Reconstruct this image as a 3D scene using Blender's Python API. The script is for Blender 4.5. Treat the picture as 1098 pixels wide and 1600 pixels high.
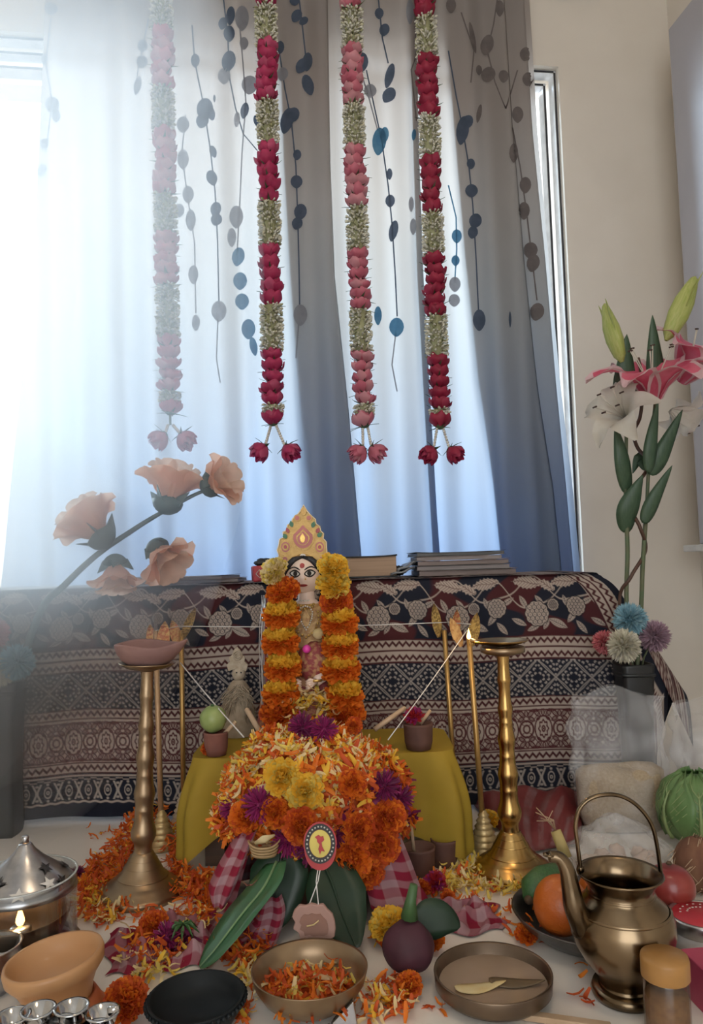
import bpy, bmesh, math, random
import numpy as np
from mathutils import Matrix, Vector, Euler

for _o in list(bpy.data.objects):
    bpy.data.objects.remove(_o)
scene = bpy.context.scene
COL = scene.collection
PI = math.pi
rnd = random.Random(7)
rng = np.random.default_rng(7)

# ------------------------------------------------------------------ camera
CAM_H, FPX, PITCH, ROLL = 0.46, 1180.0, math.atan(80 / 1180.0), -0.030
cam_data = bpy.data.cameras.new('camera')
cam_data.sensor_fit = 'VERTICAL'
cam_data.sensor_height = 36.0
cam_data.sensor_width = 36.0
cam_data.lens = FPX / 1600.0 * 36.0
cam_data.clip_start = 0.02
cam = bpy.data.objects.new('camera', cam_data)
COL.objects.link(cam)
CAM_R = Matrix.Rotation(PI / 2 + PITCH, 3, 'X') @ Matrix.Rotation(ROLL, 3, 'Z')
cam.matrix_world = Matrix.Translation((0, 0, CAM_H)) @ CAM_R.to_4x4()
scene.camera = cam
CAM_P = Vector((0, 0, CAM_H))

# ------------------------------------------------------------------ world, light, exposure
SKY_STRENGTH = 2.6
world = bpy.data.worlds.new('overcast_sky')
scene.world = world
world.use_nodes = True
_bg = world.node_tree.nodes['Background']
_bg.inputs[0].default_value = (0.96, 0.985, 1.0, 1)
_bg.inputs[1].default_value = SKY_STRENGTH
scene.view_settings.view_transform = 'Standard'
scene.view_settings.look = 'None'
scene.view_settings.gamma = 1.0
scene.view_settings.use_curve_mapping = False
scene.view_settings.exposure = 0.52
scene.cycles.max_bounces = 7
scene.cycles.diffuse_bounces = 4
scene.cycles.glossy_bounces = 4
scene.cycles.transmission_bounces = 8
scene.cycles.transparent_max_bounces = 16
scene.cycles.volume_bounces = 1
scene.cycles.adaptive_threshold = .04
scene.cycles.sample_clamp_indirect = 6.0
scene.cycles.caustics_reflective = False
scene.cycles.caustics_refractive = False

sun_d = bpy.data.lights.new('low_sun', 'SUN'); sun_d.energy = 4.4; sun_d.angle = math.radians(14); sun_d.color = (.62, .81, 1)
sun = bpy.data.objects.new('low_sun', sun_d); COL.objects.link(sun)
sun.rotation_euler = Vector((-.80, .70, .25)).to_track_quat('Z', 'Y').to_euler()
# added haze clouds standing in for the window's glare on the left: (centre, radii, density)
HAZE = [((-.98, 1.28, .72), (.58, .46, .80), 1.0), ((-.70, 1.30, 1.0), (.56, .44, 1.05), 1.0), ((-.80, 1.24, .42), (.50, .30, .34), .9)]

# the room is lit by the window in view and by wide balcony doors behind the camera
# (openings in the wall behind, see the room shell) plus one added warm fill light overhead

# ------------------------------------------------------------------ measuring helpers
def ray(px, py):
    return CAM_R @ Vector(((px - 549.0) / FPX, -(py - 800.0) / FPX, -1.0))

def P(px, py, Y):
    d = ray(px, py)
    return CAM_P + d * (Y / d.y)

def F(px, py, z=0.0):
    d = ray(px, py)
    return CAM_P + d * ((z - CAM_H) / d.z)

WALL_A = math.radians(8.0)
WALL_U = Vector((math.cos(WALL_A), math.sin(WALL_A), 0))
WALL_N = Vector((math.sin(WALL_A), -math.cos(WALL_A), 0))   # into the room
WALL_O = Vector((0, 2.06, 0))

def wpt(u, n, z):
    return WALL_O + WALL_U * u + WALL_N * n + Vector((0, 0, z))

def Wp(px, py, n):
    """(u, z) where a sight line meets the plane n in front of the window wall"""
    d = ray(px, py)
    o = WALL_O + WALL_N * n
    t = (o - CAM_P).dot(WALL_N) / d.dot(WALL_N)
    q = CAM_P + d * t
    return (q - WALL_O).dot(WALL_U), q.z

# ------------------------------------------------------------------ mesh builder
class MB:
    def __init__(self):
        self.V, self.Fs, self.M, self.n = [], [], [], 0
    def add(self, v, f, mi=0):
        v = np.asarray(v, dtype=float).reshape(-1, 3)
        k = self.n
        self.V.append(v)
        self.Fs.extend([tuple(i + k for i in q) for q in f])
        if isinstance(mi, (list, tuple, np.ndarray)):
            self.M.extend(list(mi))
        else:
            self.M.extend([mi] * len(f))
        self.n += len(v)
        return self
    def many(self, bv, bf, mats, mis=0):
        bv = np.asarray(bv, float)
        for i, m in enumerate(mats):
            m = np.asarray(m, float)
            self.add(bv @ m[:3, :3].T + m[:3, 3], bf, mis if isinstance(mis, int) else int(mis[i]))
        return self
    def box(self, c, s, mi=0, R=None):
        v = np.array([[x, y, z] for x in (-.5, .5) for y in (-.5, .5) for z in (-.5, .5)]) * np.array(s)
        if R is not None:
            v = v @ np.array(R).T
        return self.add(v + np.array(c), [(0, 1, 3, 2), (4, 6, 7, 5), (0, 4, 5, 1), (2, 3, 7, 6), (0, 2, 6, 4), (1, 5, 7, 3)], mi)
    def lathe(self, prof, seg=40, mi=0, c=(0, 0, 0), cap0=False, cap1=False, wob=None):
        v, f = [], []
        n = len(prof)
        for j in range(seg):
            a = 2 * PI * j / seg
            for i, (r, z) in enumerate(prof):
                rr = r * (wob(a, i) if wob else 1)
                v.append((c[0] + rr * math.cos(a), c[1] + rr * math.sin(a), c[2] + z))
        for j in range(seg):
            k = (j + 1) % seg
            for i in range(n - 1):
                f.append((j * n + i, k * n + i, k * n + i + 1, j * n + i + 1))
        if cap0: f.append(tuple(j * n for j in range(seg))[::-1])
        if cap1: f.append(tuple(j * n + n - 1 for j in range(seg)))
        return self.add(v, f, mi)
    def tube(self, pts, r, seg=8, mi=0, cap=True, flat=1.0):
        pts = [Vector(p) for p in pts]
        n = len(pts)
        rs = [r] * n if not hasattr(r, '__len__') else list(r)
        v, f = [], []
        t0 = (pts[1] - pts[0]).normalized()
        up = Vector((0, 0, 1)) if abs(t0.z) < .9 else Vector((1, 0, 0))
        a = t0.cross(up).normalized()
        for i in range(n):
            t = (pts[min(i + 1, n - 1)] - pts[max(i - 1, 0)]).normalized()
            a = (a - t * a.dot(t)).normalized()
            b = t.cross(a)
            for j in range(seg):
                th = 2 * PI * j / seg
                v.append(pts[i] + (a * math.cos(th) + b * (math.sin(th) * flat)) * rs[i])
        for i in range(n - 1):
            for j in range(seg):
                k = (j + 1) % seg
                f.append((i * seg + j, i * seg + k, (i + 1) * seg + k, (i + 1) * seg + j))
        if cap:
            f.append(tuple(range(seg))[::-1])
            f.append(tuple((n - 1) * seg + j for j in range(seg)))
        return self.add(v, f, mi)
    def ball(self, c, r, seg=16, rings=10, mi=0, fn=None):
        r = (r, r, r) if not hasattr(r, '__len__') else r
        v, f = [], []
        for i in range(rings + 1):
            ph = PI * i / rings
            for j in range(seg):
                th = 2 * PI * j / seg
                d = Vector((math.sin(ph) * math.cos(th), math.sin(ph) * math.sin(th), math.cos(ph)))
                k = fn(d) if fn else 1
                v.append((c[0] + d.x * r[0] * k, c[1] + d.y * r[1] * k, c[2] + d.z * r[2] * k))
        for i in range(rings):
            for j in range(seg):
                k = (j + 1) % seg
                f.append((i * seg + j, (i + 1) * seg + j, (i + 1) * seg + k, i * seg + k))
        return self.add(v, f, mi)
    def grid(self, fn, nu, nv, mi=0):
        v = [fn(i / nu, j / nv) for i in range(nu + 1) for j in range(nv + 1)]
        f = [(i * (nv + 1) + j, (i + 1) * (nv + 1) + j, (i + 1) * (nv + 1) + j + 1, i * (nv + 1) + j + 1) for i in range(nu) for j in range(nv)]
        return self.add([tuple(p) for p in v], f, mi)
    def poly_prism(self, outline, y0, y1, mi=0):
        """closed outline in xz extruded along y (fan caps)"""
        n = len(outline)
        cx = sum(p[0] for p in outline) / n; cz = sum(p[1] for p in outline) / n
        v = [(x, y0, z) for x, z in outline] + [(x, y1, z) for x, z in outline] + [(cx, y0, cz), (cx, y1, cz)]
        f = []
        for i in range(n):
            k = (i + 1) % n
            f += [(i, k, n + k, n + i), (i, 2 * n, k), (n + i, n + k, 2 * n + 1)]
        return self.add(v, f, mi)
    def mesh(self, name, mats, smooth=True):
        me = bpy.data.meshes.new(name)
        V = np.concatenate(self.V) if self.V else np.zeros((0, 3))
        me.from_pydata(V.tolist(), [], self.Fs)
        for m in (mats if isinstance(mats, (list, tuple)) else [mats]):
            me.materials.append(m)
        me.polygons.foreach_set('material_index', np.array(self.M, dtype=np.int32))
        if smooth:
            me.polygons.foreach_set('use_smooth', np.ones(len(self.Fs), dtype=bool))
        me.update()
        return me
    def build(self, name, mats, parent=None, smooth=True, loc=None, rot=None, bevel=0):
        return obj(name, self.mesh(name, mats, smooth), parent, loc, rot, bevel)

def obj(name, me, parent=None, loc=None, rot=None, bevel=0):
    o = bpy.data.objects.new(name, me)
    COL.objects.link(o)
    if parent is not None: o.parent = parent
    if loc is not None: o.location = loc
    if rot is not None: o.rotation_euler = rot
    if bevel:
        b = o.modifiers.new('bevel', 'BEVEL'); b.width = bevel; b.segments = 2; b.limit_method = 'ANGLE'
    return o

def tag(o, label=None, cat=None, group=None, kind=None):
    if label: o['label'] = label
    if cat: o['category'] = cat
    if group: o['group'] = group
    if kind: o['kind'] = kind
    return o

def thing(name, label, cat, loc=(0, 0, 0), rot=(0, 0, 0), group=None):
    o = bpy.data.objects.new(name, None)
    o.empty_display_size = 0.03
    COL.objects.link(o)
    o.location = loc; o.rotation_euler = rot
    return tag(o, label, cat, group)

def copy_tree(o, parent=None):
    c = o.copy(); COL.objects.link(c); c.parent = parent
    for ch in [x for x in o.children]:
        copy_tree(ch, c)
    return c

def TRS(loc, rot=(0, 0, 0), s=1.0):
    sc = Matrix.Diagonal((s, s, s, 1)) if not hasattr(s, '__len__') else Matrix.Diagonal((*s, 1))
    return Matrix.Translation(loc) @ Euler(rot).to_matrix().to_4x4() @ sc

def aim(d, roll=0.0):
    """rotation taking +Z to direction d"""
    d = Vector(d).normalized()
    return d.to_track_quat('Z', 'Y').to_matrix().to_4x4() @ Matrix.Rotation(roll, 4, 'Z')

def interp(x, xs, ys):
    return float(np.interp(x, xs, ys))

# ------------------------------------------------------------------ materials
def mat(name, col, rough=.6, metal=0.0, col2=None, scale=25.0, bump=0.0, bscale=None, transl=0.0, spec=.5, coat=0.0, detail=3.0, ramp=(.35, .65), sheen=0.0, emit=None, estr=0.0, stretch=None):
    m = bpy.data.materials.new(name)
    m.use_nodes = True
    nt = m.node_tree; N = nt.nodes; L = nt.links
    b = N['Principled BSDF']
    out = N['Material Output']
    b.inputs['Base Color'].default_value = (*col, 1)
    b.inputs['Roughness'].default_value = rough
    b.inputs['Metallic'].default_value = metal
    b.inputs['Specular IOR Level'].default_value = spec
    if coat: b.inputs['Coat Weight'].default_value = coat; b.inputs['Coat Roughness'].default_value = .15
    if sheen: b.inputs['Sheen Weight'].default_value = sheen
    if emit:
        b.inputs['Emission Color'].default_value = (*emit, 1); b.inputs['Emission Strength'].default_value = estr
    tc = N.new('ShaderNodeTexCoord')
    src = tc.outputs['Object']
    if stretch:
        mp = N.new('ShaderNodeMapping'); mp.inputs['Scale'].default_value = stretch
        L.new(src, mp.inputs['Vector']); src = mp.outputs['Vector']
    cout = None
    if col2 is None:
        col2 = tuple(c * .8 for c in col)
    nz = N.new('ShaderNodeTexNoise'); nz.inputs['Scale'].default_value = scale; nz.inputs['Detail'].default_value = detail
    L.new(src, nz.inputs['Vector'])
    rp = N.new('ShaderNodeValToRGB')
    rp.color_ramp.elements[0].position = ramp[0]; rp.color_ramp.elements[0].color = (*col, 1)
    rp.color_ramp.elements[1].position = ramp[1]; rp.color_ramp.elements[1].color = (*col2, 1)
    L.new(nz.outputs['Fac'], rp.inputs['Fac'])
    cout = rp.outputs['Color']
    L.new(cout, b.inputs['Base Color'])
    if bump:
        n2 = N.new('ShaderNodeTexNoise'); n2.inputs['Scale'].default_value = bscale or scale * 3; n2.inputs['Detail'].default_value = 3
        L.new(src, n2.inputs['Vector'])
        bp = N.new('ShaderNodeBump'); bp.inputs['Strength'].default_value = bump; bp.inputs['Distance'].default_value = .002
        L.new(n2.outputs['Fac'], bp.inputs['Height']); L.new(bp.outputs['Normal'], b.inputs['Normal'])
    if transl:
        t = N.new('ShaderNodeBsdfTranslucent'); L.new(cout, t.inputs['Color'])
        mx = N.new('ShaderNodeMixShader'); mx.inputs['Fac'].default_value = transl
        L.new(b.outputs['BSDF'], mx.inputs[1]); L.new(t.outputs['BSDF'], mx.inputs[2])
        L.new(mx.outputs['Shader'], out.inputs['Surface'])
    return m

def film(name, col=(1, 1, 1), clear=.8, rough=.15, scale=30.0, bump=.6, milky=.5):
    """thin clear plastic: mostly see-through, with sheen and creases"""
    m = bpy.data.materials.new(name); m.use_nodes = True
    nt = m.node_tree; N = nt.nodes; L = nt.links
    b = N['Principled BSDF']; out = N['Material Output']
    b.inputs['Base Color'].default_value = (*col, 1); b.inputs['Roughness'].default_value = rough
    tr = N.new('ShaderNodeBsdfTransparent')
    tc = N.new('ShaderNodeTexCoord'); nz = N.new('ShaderNodeTexNoise')
    nz.inputs['Scale'].default_value = scale; nz.inputs['Detail'].default_value = 5
    L.new(tc.outputs['Object'], nz.inputs['Vector'])
    bp = N.new('ShaderNodeBump'); bp.inputs['Strength'].default_value = bump; bp.inputs['Distance'].default_value = .01
    L.new(nz.outputs['Fac'], bp.inputs['Height']); L.new(bp.outputs['Normal'], b.inputs['Normal'])
    mr = N.new('ShaderNodeMapRange')
    mr.inputs['From Min'].default_value = .35; mr.inputs['From Max'].default_value = .72
    mr.inputs['To Min'].default_value = clear; mr.inputs['To Max'].default_value = clear * (1 - milky)
    L.new(nz.outputs['Fac'], mr.inputs['Value'])
    mx = N.new('ShaderNodeMixShader')
    L.new(mr.outputs['Result'], mx.inputs['Fac'])
    L.new(b.outputs['BSDF'], mx.inputs[1]); L.new(tr.outputs['BSDF'], mx.inputs[2])
    L.new(mx.outputs['Shader'], out.inputs['Surface'])
    return m

def glass(name, tint=(1, 1, 1), refl=.08, rough=.02):
    m = bpy.data.materials.new(name); m.use_nodes = True
    nt = m.node_tree; N = nt.nodes; L = nt.links
    for n in list(N):
        if n.type != 'OUTPUT_MATERIAL': N.remove(n)
    out = [n for n in N if n.type == 'OUTPUT_MATERIAL'][0]
    tr = N.new('ShaderNodeBsdfTransparent'); tr.inputs['Color'].default_value = (*tint, 1)
    gl = N.new('ShaderNodeBsdfGlossy'); gl.inputs['Roughness'].default_value = rough
    lw = N.new('ShaderNodeLayerWeight'); lw.inputs['Blend'].default_value = .25
    ma = N.new('ShaderNodeMath'); ma.operation = 'MULTIPLY_ADD'; ma.inputs[1].default_value = .5; ma.inputs[2].default_value = refl * .5
    L.new(lw.outputs['Fresnel'], ma.inputs[0])
    mx = N.new('ShaderNodeMixShader')
    L.new(ma.outputs[0], mx.inputs['Fac']); L.new(tr.outputs[0], mx.inputs[1]); L.new(gl.outputs[0], mx.inputs[2])
    L.new(mx.outputs[0], out.inputs['Surface'])
    return m
# ================================================================== THE ROOM
M_wall = mat('wall_paint', (.70, .645, .57), .9, col2=(.67, .615, .54), scale=6, bump=.05, bscale=200)
M_ceil = mat('ceiling_paint', (.75, .74, .72), .9)
M_floor = mat('marble_floor', (.80, .745, .67), .32, col2=(.75, .69, .62), scale=4, detail=6)
M_alu = mat('window_aluminium', (.82, .83, .84), .4, 0)
M_groove_shade = mat('window_groove_shade', (.03, .03, .035), .7)
M_glass = glass('window_glass', (.97, .99, .985))

# window opening measured in the wall plane
u_r, z_top = Wp(872, 104, 0)
WIN_L, WIN_R, WIN_B, WIN_T = -1.55, u_r, 0.30, z_top
UL, UR, ZC = -1.80, 1.02, 2.75            # room extent along the window wall, ceiling height
DEPTH = 3.9                                # room depth

def wall_box(mb, u0, u1, n0, n1, z0, z1, mi=0):
    pts = [wpt(u, n, z) for u in (u0, u1) for n in (n0, n1) for z in (z0, z1)]
    mb.add([tuple(p) for p in pts], [(0, 1, 3, 2), (4, 6, 7, 5), (0, 4, 5, 1), (2, 3, 7, 6), (0, 2, 6, 4), (1, 5, 7, 3)], mi)
    return mb

w = MB()
wall_box(w, UL - .1, WIN_L, -.16, 0, 0, ZC)
wall_box(w, WIN_R, UR + .1, -.16, 0, 0, ZC)
wall_box(w, WIN_L, WIN_R, -.16, 0, 0, WIN_B)
wall_box(w, WIN_L, WIN_R, -.16, 0, WIN_T, ZC)
tag(w.build('wall_back', M_wall, smooth=False), 'beige painted wall around the curtained window', kind='structure')
w = wall_box(MB(), UR, UR + .12, 0, DEPTH, 0, ZC)
tag(w.build('wall_right', M_wall, smooth=False), 'beige side wall at the right edge', kind='structure')
w = wall_box(MB(), UL - .12, UL, 0, DEPTH, 0, ZC)
tag(w.build('wall_left', M_wall, smooth=False), 'beige side wall on the window side', kind='structure')
# the wall behind the camera with its wide balcony opening
w = MB()
BO0, BO1, BOT = UL + .12, UR - .82, 2.2
wall_box(w, UL, BO0, DEPTH, DEPTH + .12, 0, ZC)
wall_box(w, BO1, UR, DEPTH, DEPTH + .12, 0, ZC)
wall_box(w, BO0, BO1, DEPTH, DEPTH + .12, BOT, ZC)
tag(w.build('wall_front', M_wall, smooth=False), 'wall behind the viewer with a wide balcony opening', kind='structure')
w = wall_box(MB(), UL - .12, UR + .12, -.16, DEPTH + .12, ZC, ZC + .1)
tag(w.build('ceiling', M_ceil, smooth=False), 'plain white ceiling', kind='structure')
w = wall_box(MB(), UL - .12, UR + .12, -.16, DEPTH + .12, -.05, 0)
tag(w.build('floor', M_floor, smooth=False), 'pale beige polished floor', kind='structure')

# added warm fill light, shaped as a round lamp above the viewer
cl_ = thing('added_ceiling_fill', 'added warm fill light above the viewer, out of sight', 'lamp', (.25, .35, ZC))
MB().lathe([(0, -.05), (.12, -.05), (.16, -.035), (.17, -.005), (.17, 0)], 36).build('shade', mat('fill_light_cover', (.8, .75, .68), .5), cl_)
ld = bpy.data.lights.new('added_fill_light', 'AREA'); ld.shape = 'DISK'; ld.size = .3; ld.energy = 4; ld.color = (1, .74, .48)
lo_ = bpy.data.objects.new('added_fill_light', ld); COL.objects.link(lo_); lo_.parent = cl_; lo_.location = (0, 0, -.06)

# window: fixed outer frame with three sliding tracks, two sashes with panes
win = tag(thing('window_1', 'sliding window with a pale triple-track frame behind the curtain', None), kind='structure')
FT = .052
for k in range(3):                      # three nested tracks, groove shade painted as dark strips on their faces
    n0 = -.02 - k * .034
    ins = k * .019
    fr = MB()
    wall_box(fr, WIN_R - ins - .0095, WIN_R - ins, n0 - .034, n0, WIN_B, WIN_T - ins)
    wall_box(fr, WIN_L + ins, WIN_L + ins + .0095, n0 - .034, n0, WIN_B, WIN_T - ins)
    wall_box(fr, WIN_L, WIN_R - ins, n0 - .034, n0, WIN_T - ins - .0095, WIN_T - ins)
    wall_box(fr, WIN_L, WIN_R, n0 - .034, n0, WIN_B, WIN_B + .012)
    fr.build('track', M_alu, win, smooth=False)
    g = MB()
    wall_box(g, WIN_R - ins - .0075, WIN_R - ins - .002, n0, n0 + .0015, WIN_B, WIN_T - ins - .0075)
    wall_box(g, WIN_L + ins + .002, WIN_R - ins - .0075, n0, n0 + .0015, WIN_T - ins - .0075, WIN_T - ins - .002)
    g.build('groove_shade', M_groove_shade, win, smooth=False)
um = Wp(505, 500, 0)[0]
for (a, b2, n0) in ((WIN_L + .05, um + .02, -.10), (um - .02, WIN_R - .055, -.13)):
    s = MB()
    for (x0, x1, z0, z1) in ((a, a + .03, WIN_B + .012, WIN_T - .055), (b2 - .03, b2, WIN_B + .012, WIN_T - .055),
                             (a + .03, b2 - .03, WIN_B + .012, WIN_B + .045), (a + .03, b2 - .03, WIN_T - .085, WIN_T - .055)):
        wall_box(s, x0, x1, n0, n0 + .025, z0, z1)
    so = s.build('sash', M_alu, win, smooth=False)
    wall_box(MB(), a + .03, b2 - .03, n0 + .01, n0 + .014, WIN_B + .045, WIN_T - .085).build('pane', M_glass, so, smooth=False)

# pale pink balcony beam of the house outside, seen past the curtain
M_out = mat('outside_render', (.26, .20, .18), .9)
w = wall_box(MB(), -4.0, -.8, -2.0, -1.75, 0, .28)
ob = thing('balcony_beam', 'pale pink concrete beam outside the window, seen at the left edge', 'beam')
bb = MB(); zb = P(20, 140, 3.6).z; zt = P(20, 108, 3.6).z
wall_box(bb, -4.2, .4, -1.85, -1.6, zb, zt)
bb.build('beam', M_out, ob, smooth=False)
bb = MB()
wall_box(bb, -3.6, -3.4, -1.8, -1.65, -.3, zb)
wall_box(bb, 0.15, 0.35, -1.8, -1.65, -.3, zb)
bb.build('post', M_out, ob, smooth=False)

# wall cupboard on the right wall: its grey side fills the right edge of the picture
M_cup = mat('grey_laminate', (.38, .365, .39), .6, col2=(.35, .34, .37), scale=3)
M_pale = mat('pale_laminate', (.62, .60, .57), .6)
# ================================================================== CURTAIN
def curtain_material():
    m = bpy.data.materials.new('ombre_curtain_fabric'); m.use_nodes = True
    nt = m.node_tree; N = nt.nodes; L = nt.links
    b = N['Principled BSDF']; out = N['Material Output']
    b.inputs['Roughness'].default_value = .85; b.inputs['Specular IOR Level'].default_value = .15
    ge = N.new('ShaderNodeNewGeometry')
    sx = N.new('ShaderNodeSeparateXYZ'); L.new(ge.outputs['Position'], sx.inputs[0])
    mr = N.new('ShaderNodeMapRange'); mr.inputs['From Min'].default_value = .30; mr.inputs['From Max'].default_value = 1.75
    L.new(sx.outputs['Z'], mr.inputs['Value'])
    rp = N.new('ShaderNodeValToRGB')
    cr = rp.color_ramp
    cr.elements[0].position = 0.0; cr.elements[0].color = (.19, .26, .43, 1)
    cr.elements[1].position = 1.0; cr.elements[1].color = (.44, .40, .375, 1)
    for p, c in ((.18, (.27, .345, .48)), (.38, (.385, .43, .50)), (.58, (.47, .485, .50)), (.78, (.50, .485, .475))):
        e = cr.elements.new(p); e.color = (*c, 1)
    L.new(mr.outputs['Result'], rp.inputs['Fac'])
    # woven threads: fine relief only
    nz = N.new('ShaderNodeTexNoise'); nz.inputs['Scale'].default_value = 600
    bp = N.new('ShaderNodeBump'); bp.inputs['Strength'].default_value = .08; bp.inputs['Distance'].default_value = .001
    L.new(nz.outputs['Fac'], bp.inputs['Height']); L.new(bp.outputs['Normal'], b.inputs['Normal'])
    L.new(rp.outputs['Color'], b.inputs['Base Color'])
    t = N.new('ShaderNodeBsdfTranslucent'); L.new(rp.outputs['Color'], t.inputs['Color'])
    mx = N.new('ShaderNodeMixShader'); mx.inputs['Fac'].default_value = .54
    L.new(b.outputs[0], mx.inputs[1]); L.new(t.outputs[0], mx.inputs[2]); L.new(mx.outputs[0], out.inputs['Surface'])
    return m
M_curtain = curtain_material()
CUR_N = .085
Z0, Z1 = .24, 2.14
def edge(pts):
    """list of (px, py) along an edge of the curtain -> (zs, us) rising"""
    q = sorted([Wp(x, y, CUR_N)[::-1] for x, y in pts])
    return [a for a, _ in q], [b for _, b in q]
E = {
 'L':   edge([(76, -110), (72, -20), (66, 120), (52, 350), (30, 640), (10, 860), (-6, 1000)]),
 'f1L': edge([(428, -20), (436, 250), (446, 430), (459, 620), (471, 780), (480, 900)]),
 'f1R': edge([(512, -20), (517, 250), (524, 430), (544, 640), (557, 800), (566, 900)]),
 'f2L': edge([(634, -20), (640, 250), (645, 430), (654, 600), (666, 800), (672, 900)]),
 'f2R': edge([(650, -20), (656, 250), (662, 430), (672, 600), (684, 800), (692, 900)]),
 'f3L': edge([(690, -20), (702, 150), (722, 400), (742, 600), (768, 760), (783, 880), (790, 950)]),
 'f3R': edge([(786, -20), (800, 200), (818, 400), (842, 600), (866, 760), (880, 900)]),
 'f4L': edge([(742, -20), (760, 200), (776, 400), (798, 600), (820, 760), (834, 900)]),
 'f4R': edge([(822, -20), (837, 200), (857, 400), (875, 600), (892, 760), (905, 900)]),
 'R':   edge([(832, -20), (846, 200), (866, 420), (884, 600), (902, 760), (914, 900), (920, 960)]),
}
def eu(k, z):
    return interp(z, *E[k])
def ripple(u, z):
    g = .6 + .4 * max(0.0, min(1.0, (1.7 - z) / 1.3))
    a = .014 * math.sin(u * 41 + .8 * math.sin(z * 1.3)) + 0.010 * math.sin(u * 67 + 1.3 + .5 * z) + .006 * math.sin(u * 23 + 2.0)
    if u < -.45: a *= 1.25
    return a * g
def front_n(u, z):
    """distance of the front layer from the wall"""
    n = CUR_N + ripple(u, z)
    for kL, kR in (('f1L', 'f1R'), ('f2L', 'f2R'), ('f3L', 'f3R'), ('f4L', 'f4R')):
        xr = eu(kR, z)
        if u > xr:
            n -= (.034 if kL == 'f4L' else .016) * math.exp(-(u - xr) / .10)
    return n
SEQ = ['L', 'f1R', 'f1L', 'f2R', 'f2L', 'f3R', 'f3L', 'f4R', 'f4L', 'R']
COUNT = [150, 14, 60, 8, 40, 12, 34, 10, 30]
def curtain_grid():
    rows = 90
    verts = []
    for r in range(rows + 1):
        z = Z0 + (Z1 - Z0) * r / rows
        line = []
        for s in range(9):
            a, b2 = eu(SEQ[s], z), eu(SEQ[s + 1], z)
            for i in range(COUNT[s] + (1 if s == 8 else 0)):
                t = i / COUNT[s]
                u = a + (b2 - a) * t
                n = CUR_N + ripple(u, z)
                if s % 2 == 0:
                    if s > 0:
                        # layer lies behind until it clears the fold, then comes forward
                        xr = eu(SEQ[s - 1], z)
                        dep = .034 if s == 8 else .016
                        if u <= xr: n -= dep
                        else: n -= dep * math.exp(-(u - xr) / .10)
                else:
                    n -= .025 if s == 7 else .008
                line.append(tuple(wpt(u, n, z)))
        verts += line
    nc = len(verts) // (rows + 1)
    f = [(r * nc + c, r * nc + c + 1, (r + 1) * nc + c + 1, (r + 1) * nc + c) for r in range(rows) for c in range(nc - 1)]
    return MB().add(verts, f)
curt = thing('curtain', 'pale ombre curtain fading to slate blue, printed with leafy vines', 'curtain', tuple(wpt(0, CUR_N, Z1)))
cinv = Matrix.Translation(-Vector(curt.location))
def cl(mb):
    for i, v in enumerate(mb.V):
        mb.V[i] = v - np.array(curt.location)
    return mb
cl(curtain_grid()).build('fabric', M_curtain, curt)
M_print = mat('leaf_print_slate', (.10, .13, .18), .9, col2=(.12, .15, .21), transl=.5, scale=40, spec=.1)
M_print_teal = mat('leaf_print_blue', (.08, .20, .33), .9, col2=(.11, .25, .38), transl=.55, scale=40, spec=.1)
M_print_faint = mat('leaf_print_grey', (.30, .31, .34), .9, col2=(.34, .35, .38), transl=.5, scale=40, spec=.1)
M_print_tan = mat('leaf_print_tan', (.20, .175, .17), .9, col2=(.24, .21, .20), transl=.5, scale=40, spec=.1)
def on_curtain(px, py, lift=.003):
    u, z = Wp(px, py, CUR_N)
    u, z = Wp(px, py, front_n(u, z))
    return wpt(u, front_n(u, z) + lift, z)
def leaf_print(px, py, w, h, ang, m):
    c = math.cos(ang); s = math.sin(ang)
    mb = MB()
    rings, seg = 4, 16
    vs = [on_curtain(px, py)]
    for k in range(1, rings + 1):
        for j in range(seg):
            a = 2 * PI * j / seg
            x = math.cos(a) * w * .5 * k / rings; y = math.sin(a) * h * .5 * k / rings
            if math.sin(a) > 0: x *= 1 - .35 * math.sin(a) ** 2
            vs.append(on_curtain(px + x * c - y * s, py + x * s + y * c))
    f = [(0, 1 + j, 1 + (j + 1) % seg) for j in range(seg)]
    for k in range(rings - 1):
        o = 1 + k * seg
        f += [(o + j, o + seg + j, o + seg + (j + 1) % seg, o + (j + 1) % seg) for j in range(seg)]
    mb.add([tuple(v) for v in vs], f)
    cl(mb).build('leaf_print', m, curt)
def vine(pts, m, w=2.2):
    q = []
    for i in range(len(pts) - 1):
        n = max(2, int(abs(pts[i + 1][1] - pts[i][1]) / 10))
        for k in range(n):
            t = k / n
            q.append((pts[i][0] + (pts[i + 1][0] - pts[i][0]) * t, pts[i][1] + (pts[i + 1][1] - pts[i][1]) * t))
    q.append(pts[-1])
    v = []
    for x, y in q:
        v += [tuple(on_curtain(x - w / 2, y, .0022)), tuple(on_curtain(x + w / 2, y, .0022))]
    f = [(2 * i, 2 * i + 1, 2 * i + 3, 2 * i + 2) for i in range(len(q) - 1)]
    cl(MB().add(v, f)).build('vine_print', m, curt)
S_, B_, G_, T_ = M_print, M_print_teal, M_print_faint, M_print_tan
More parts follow.
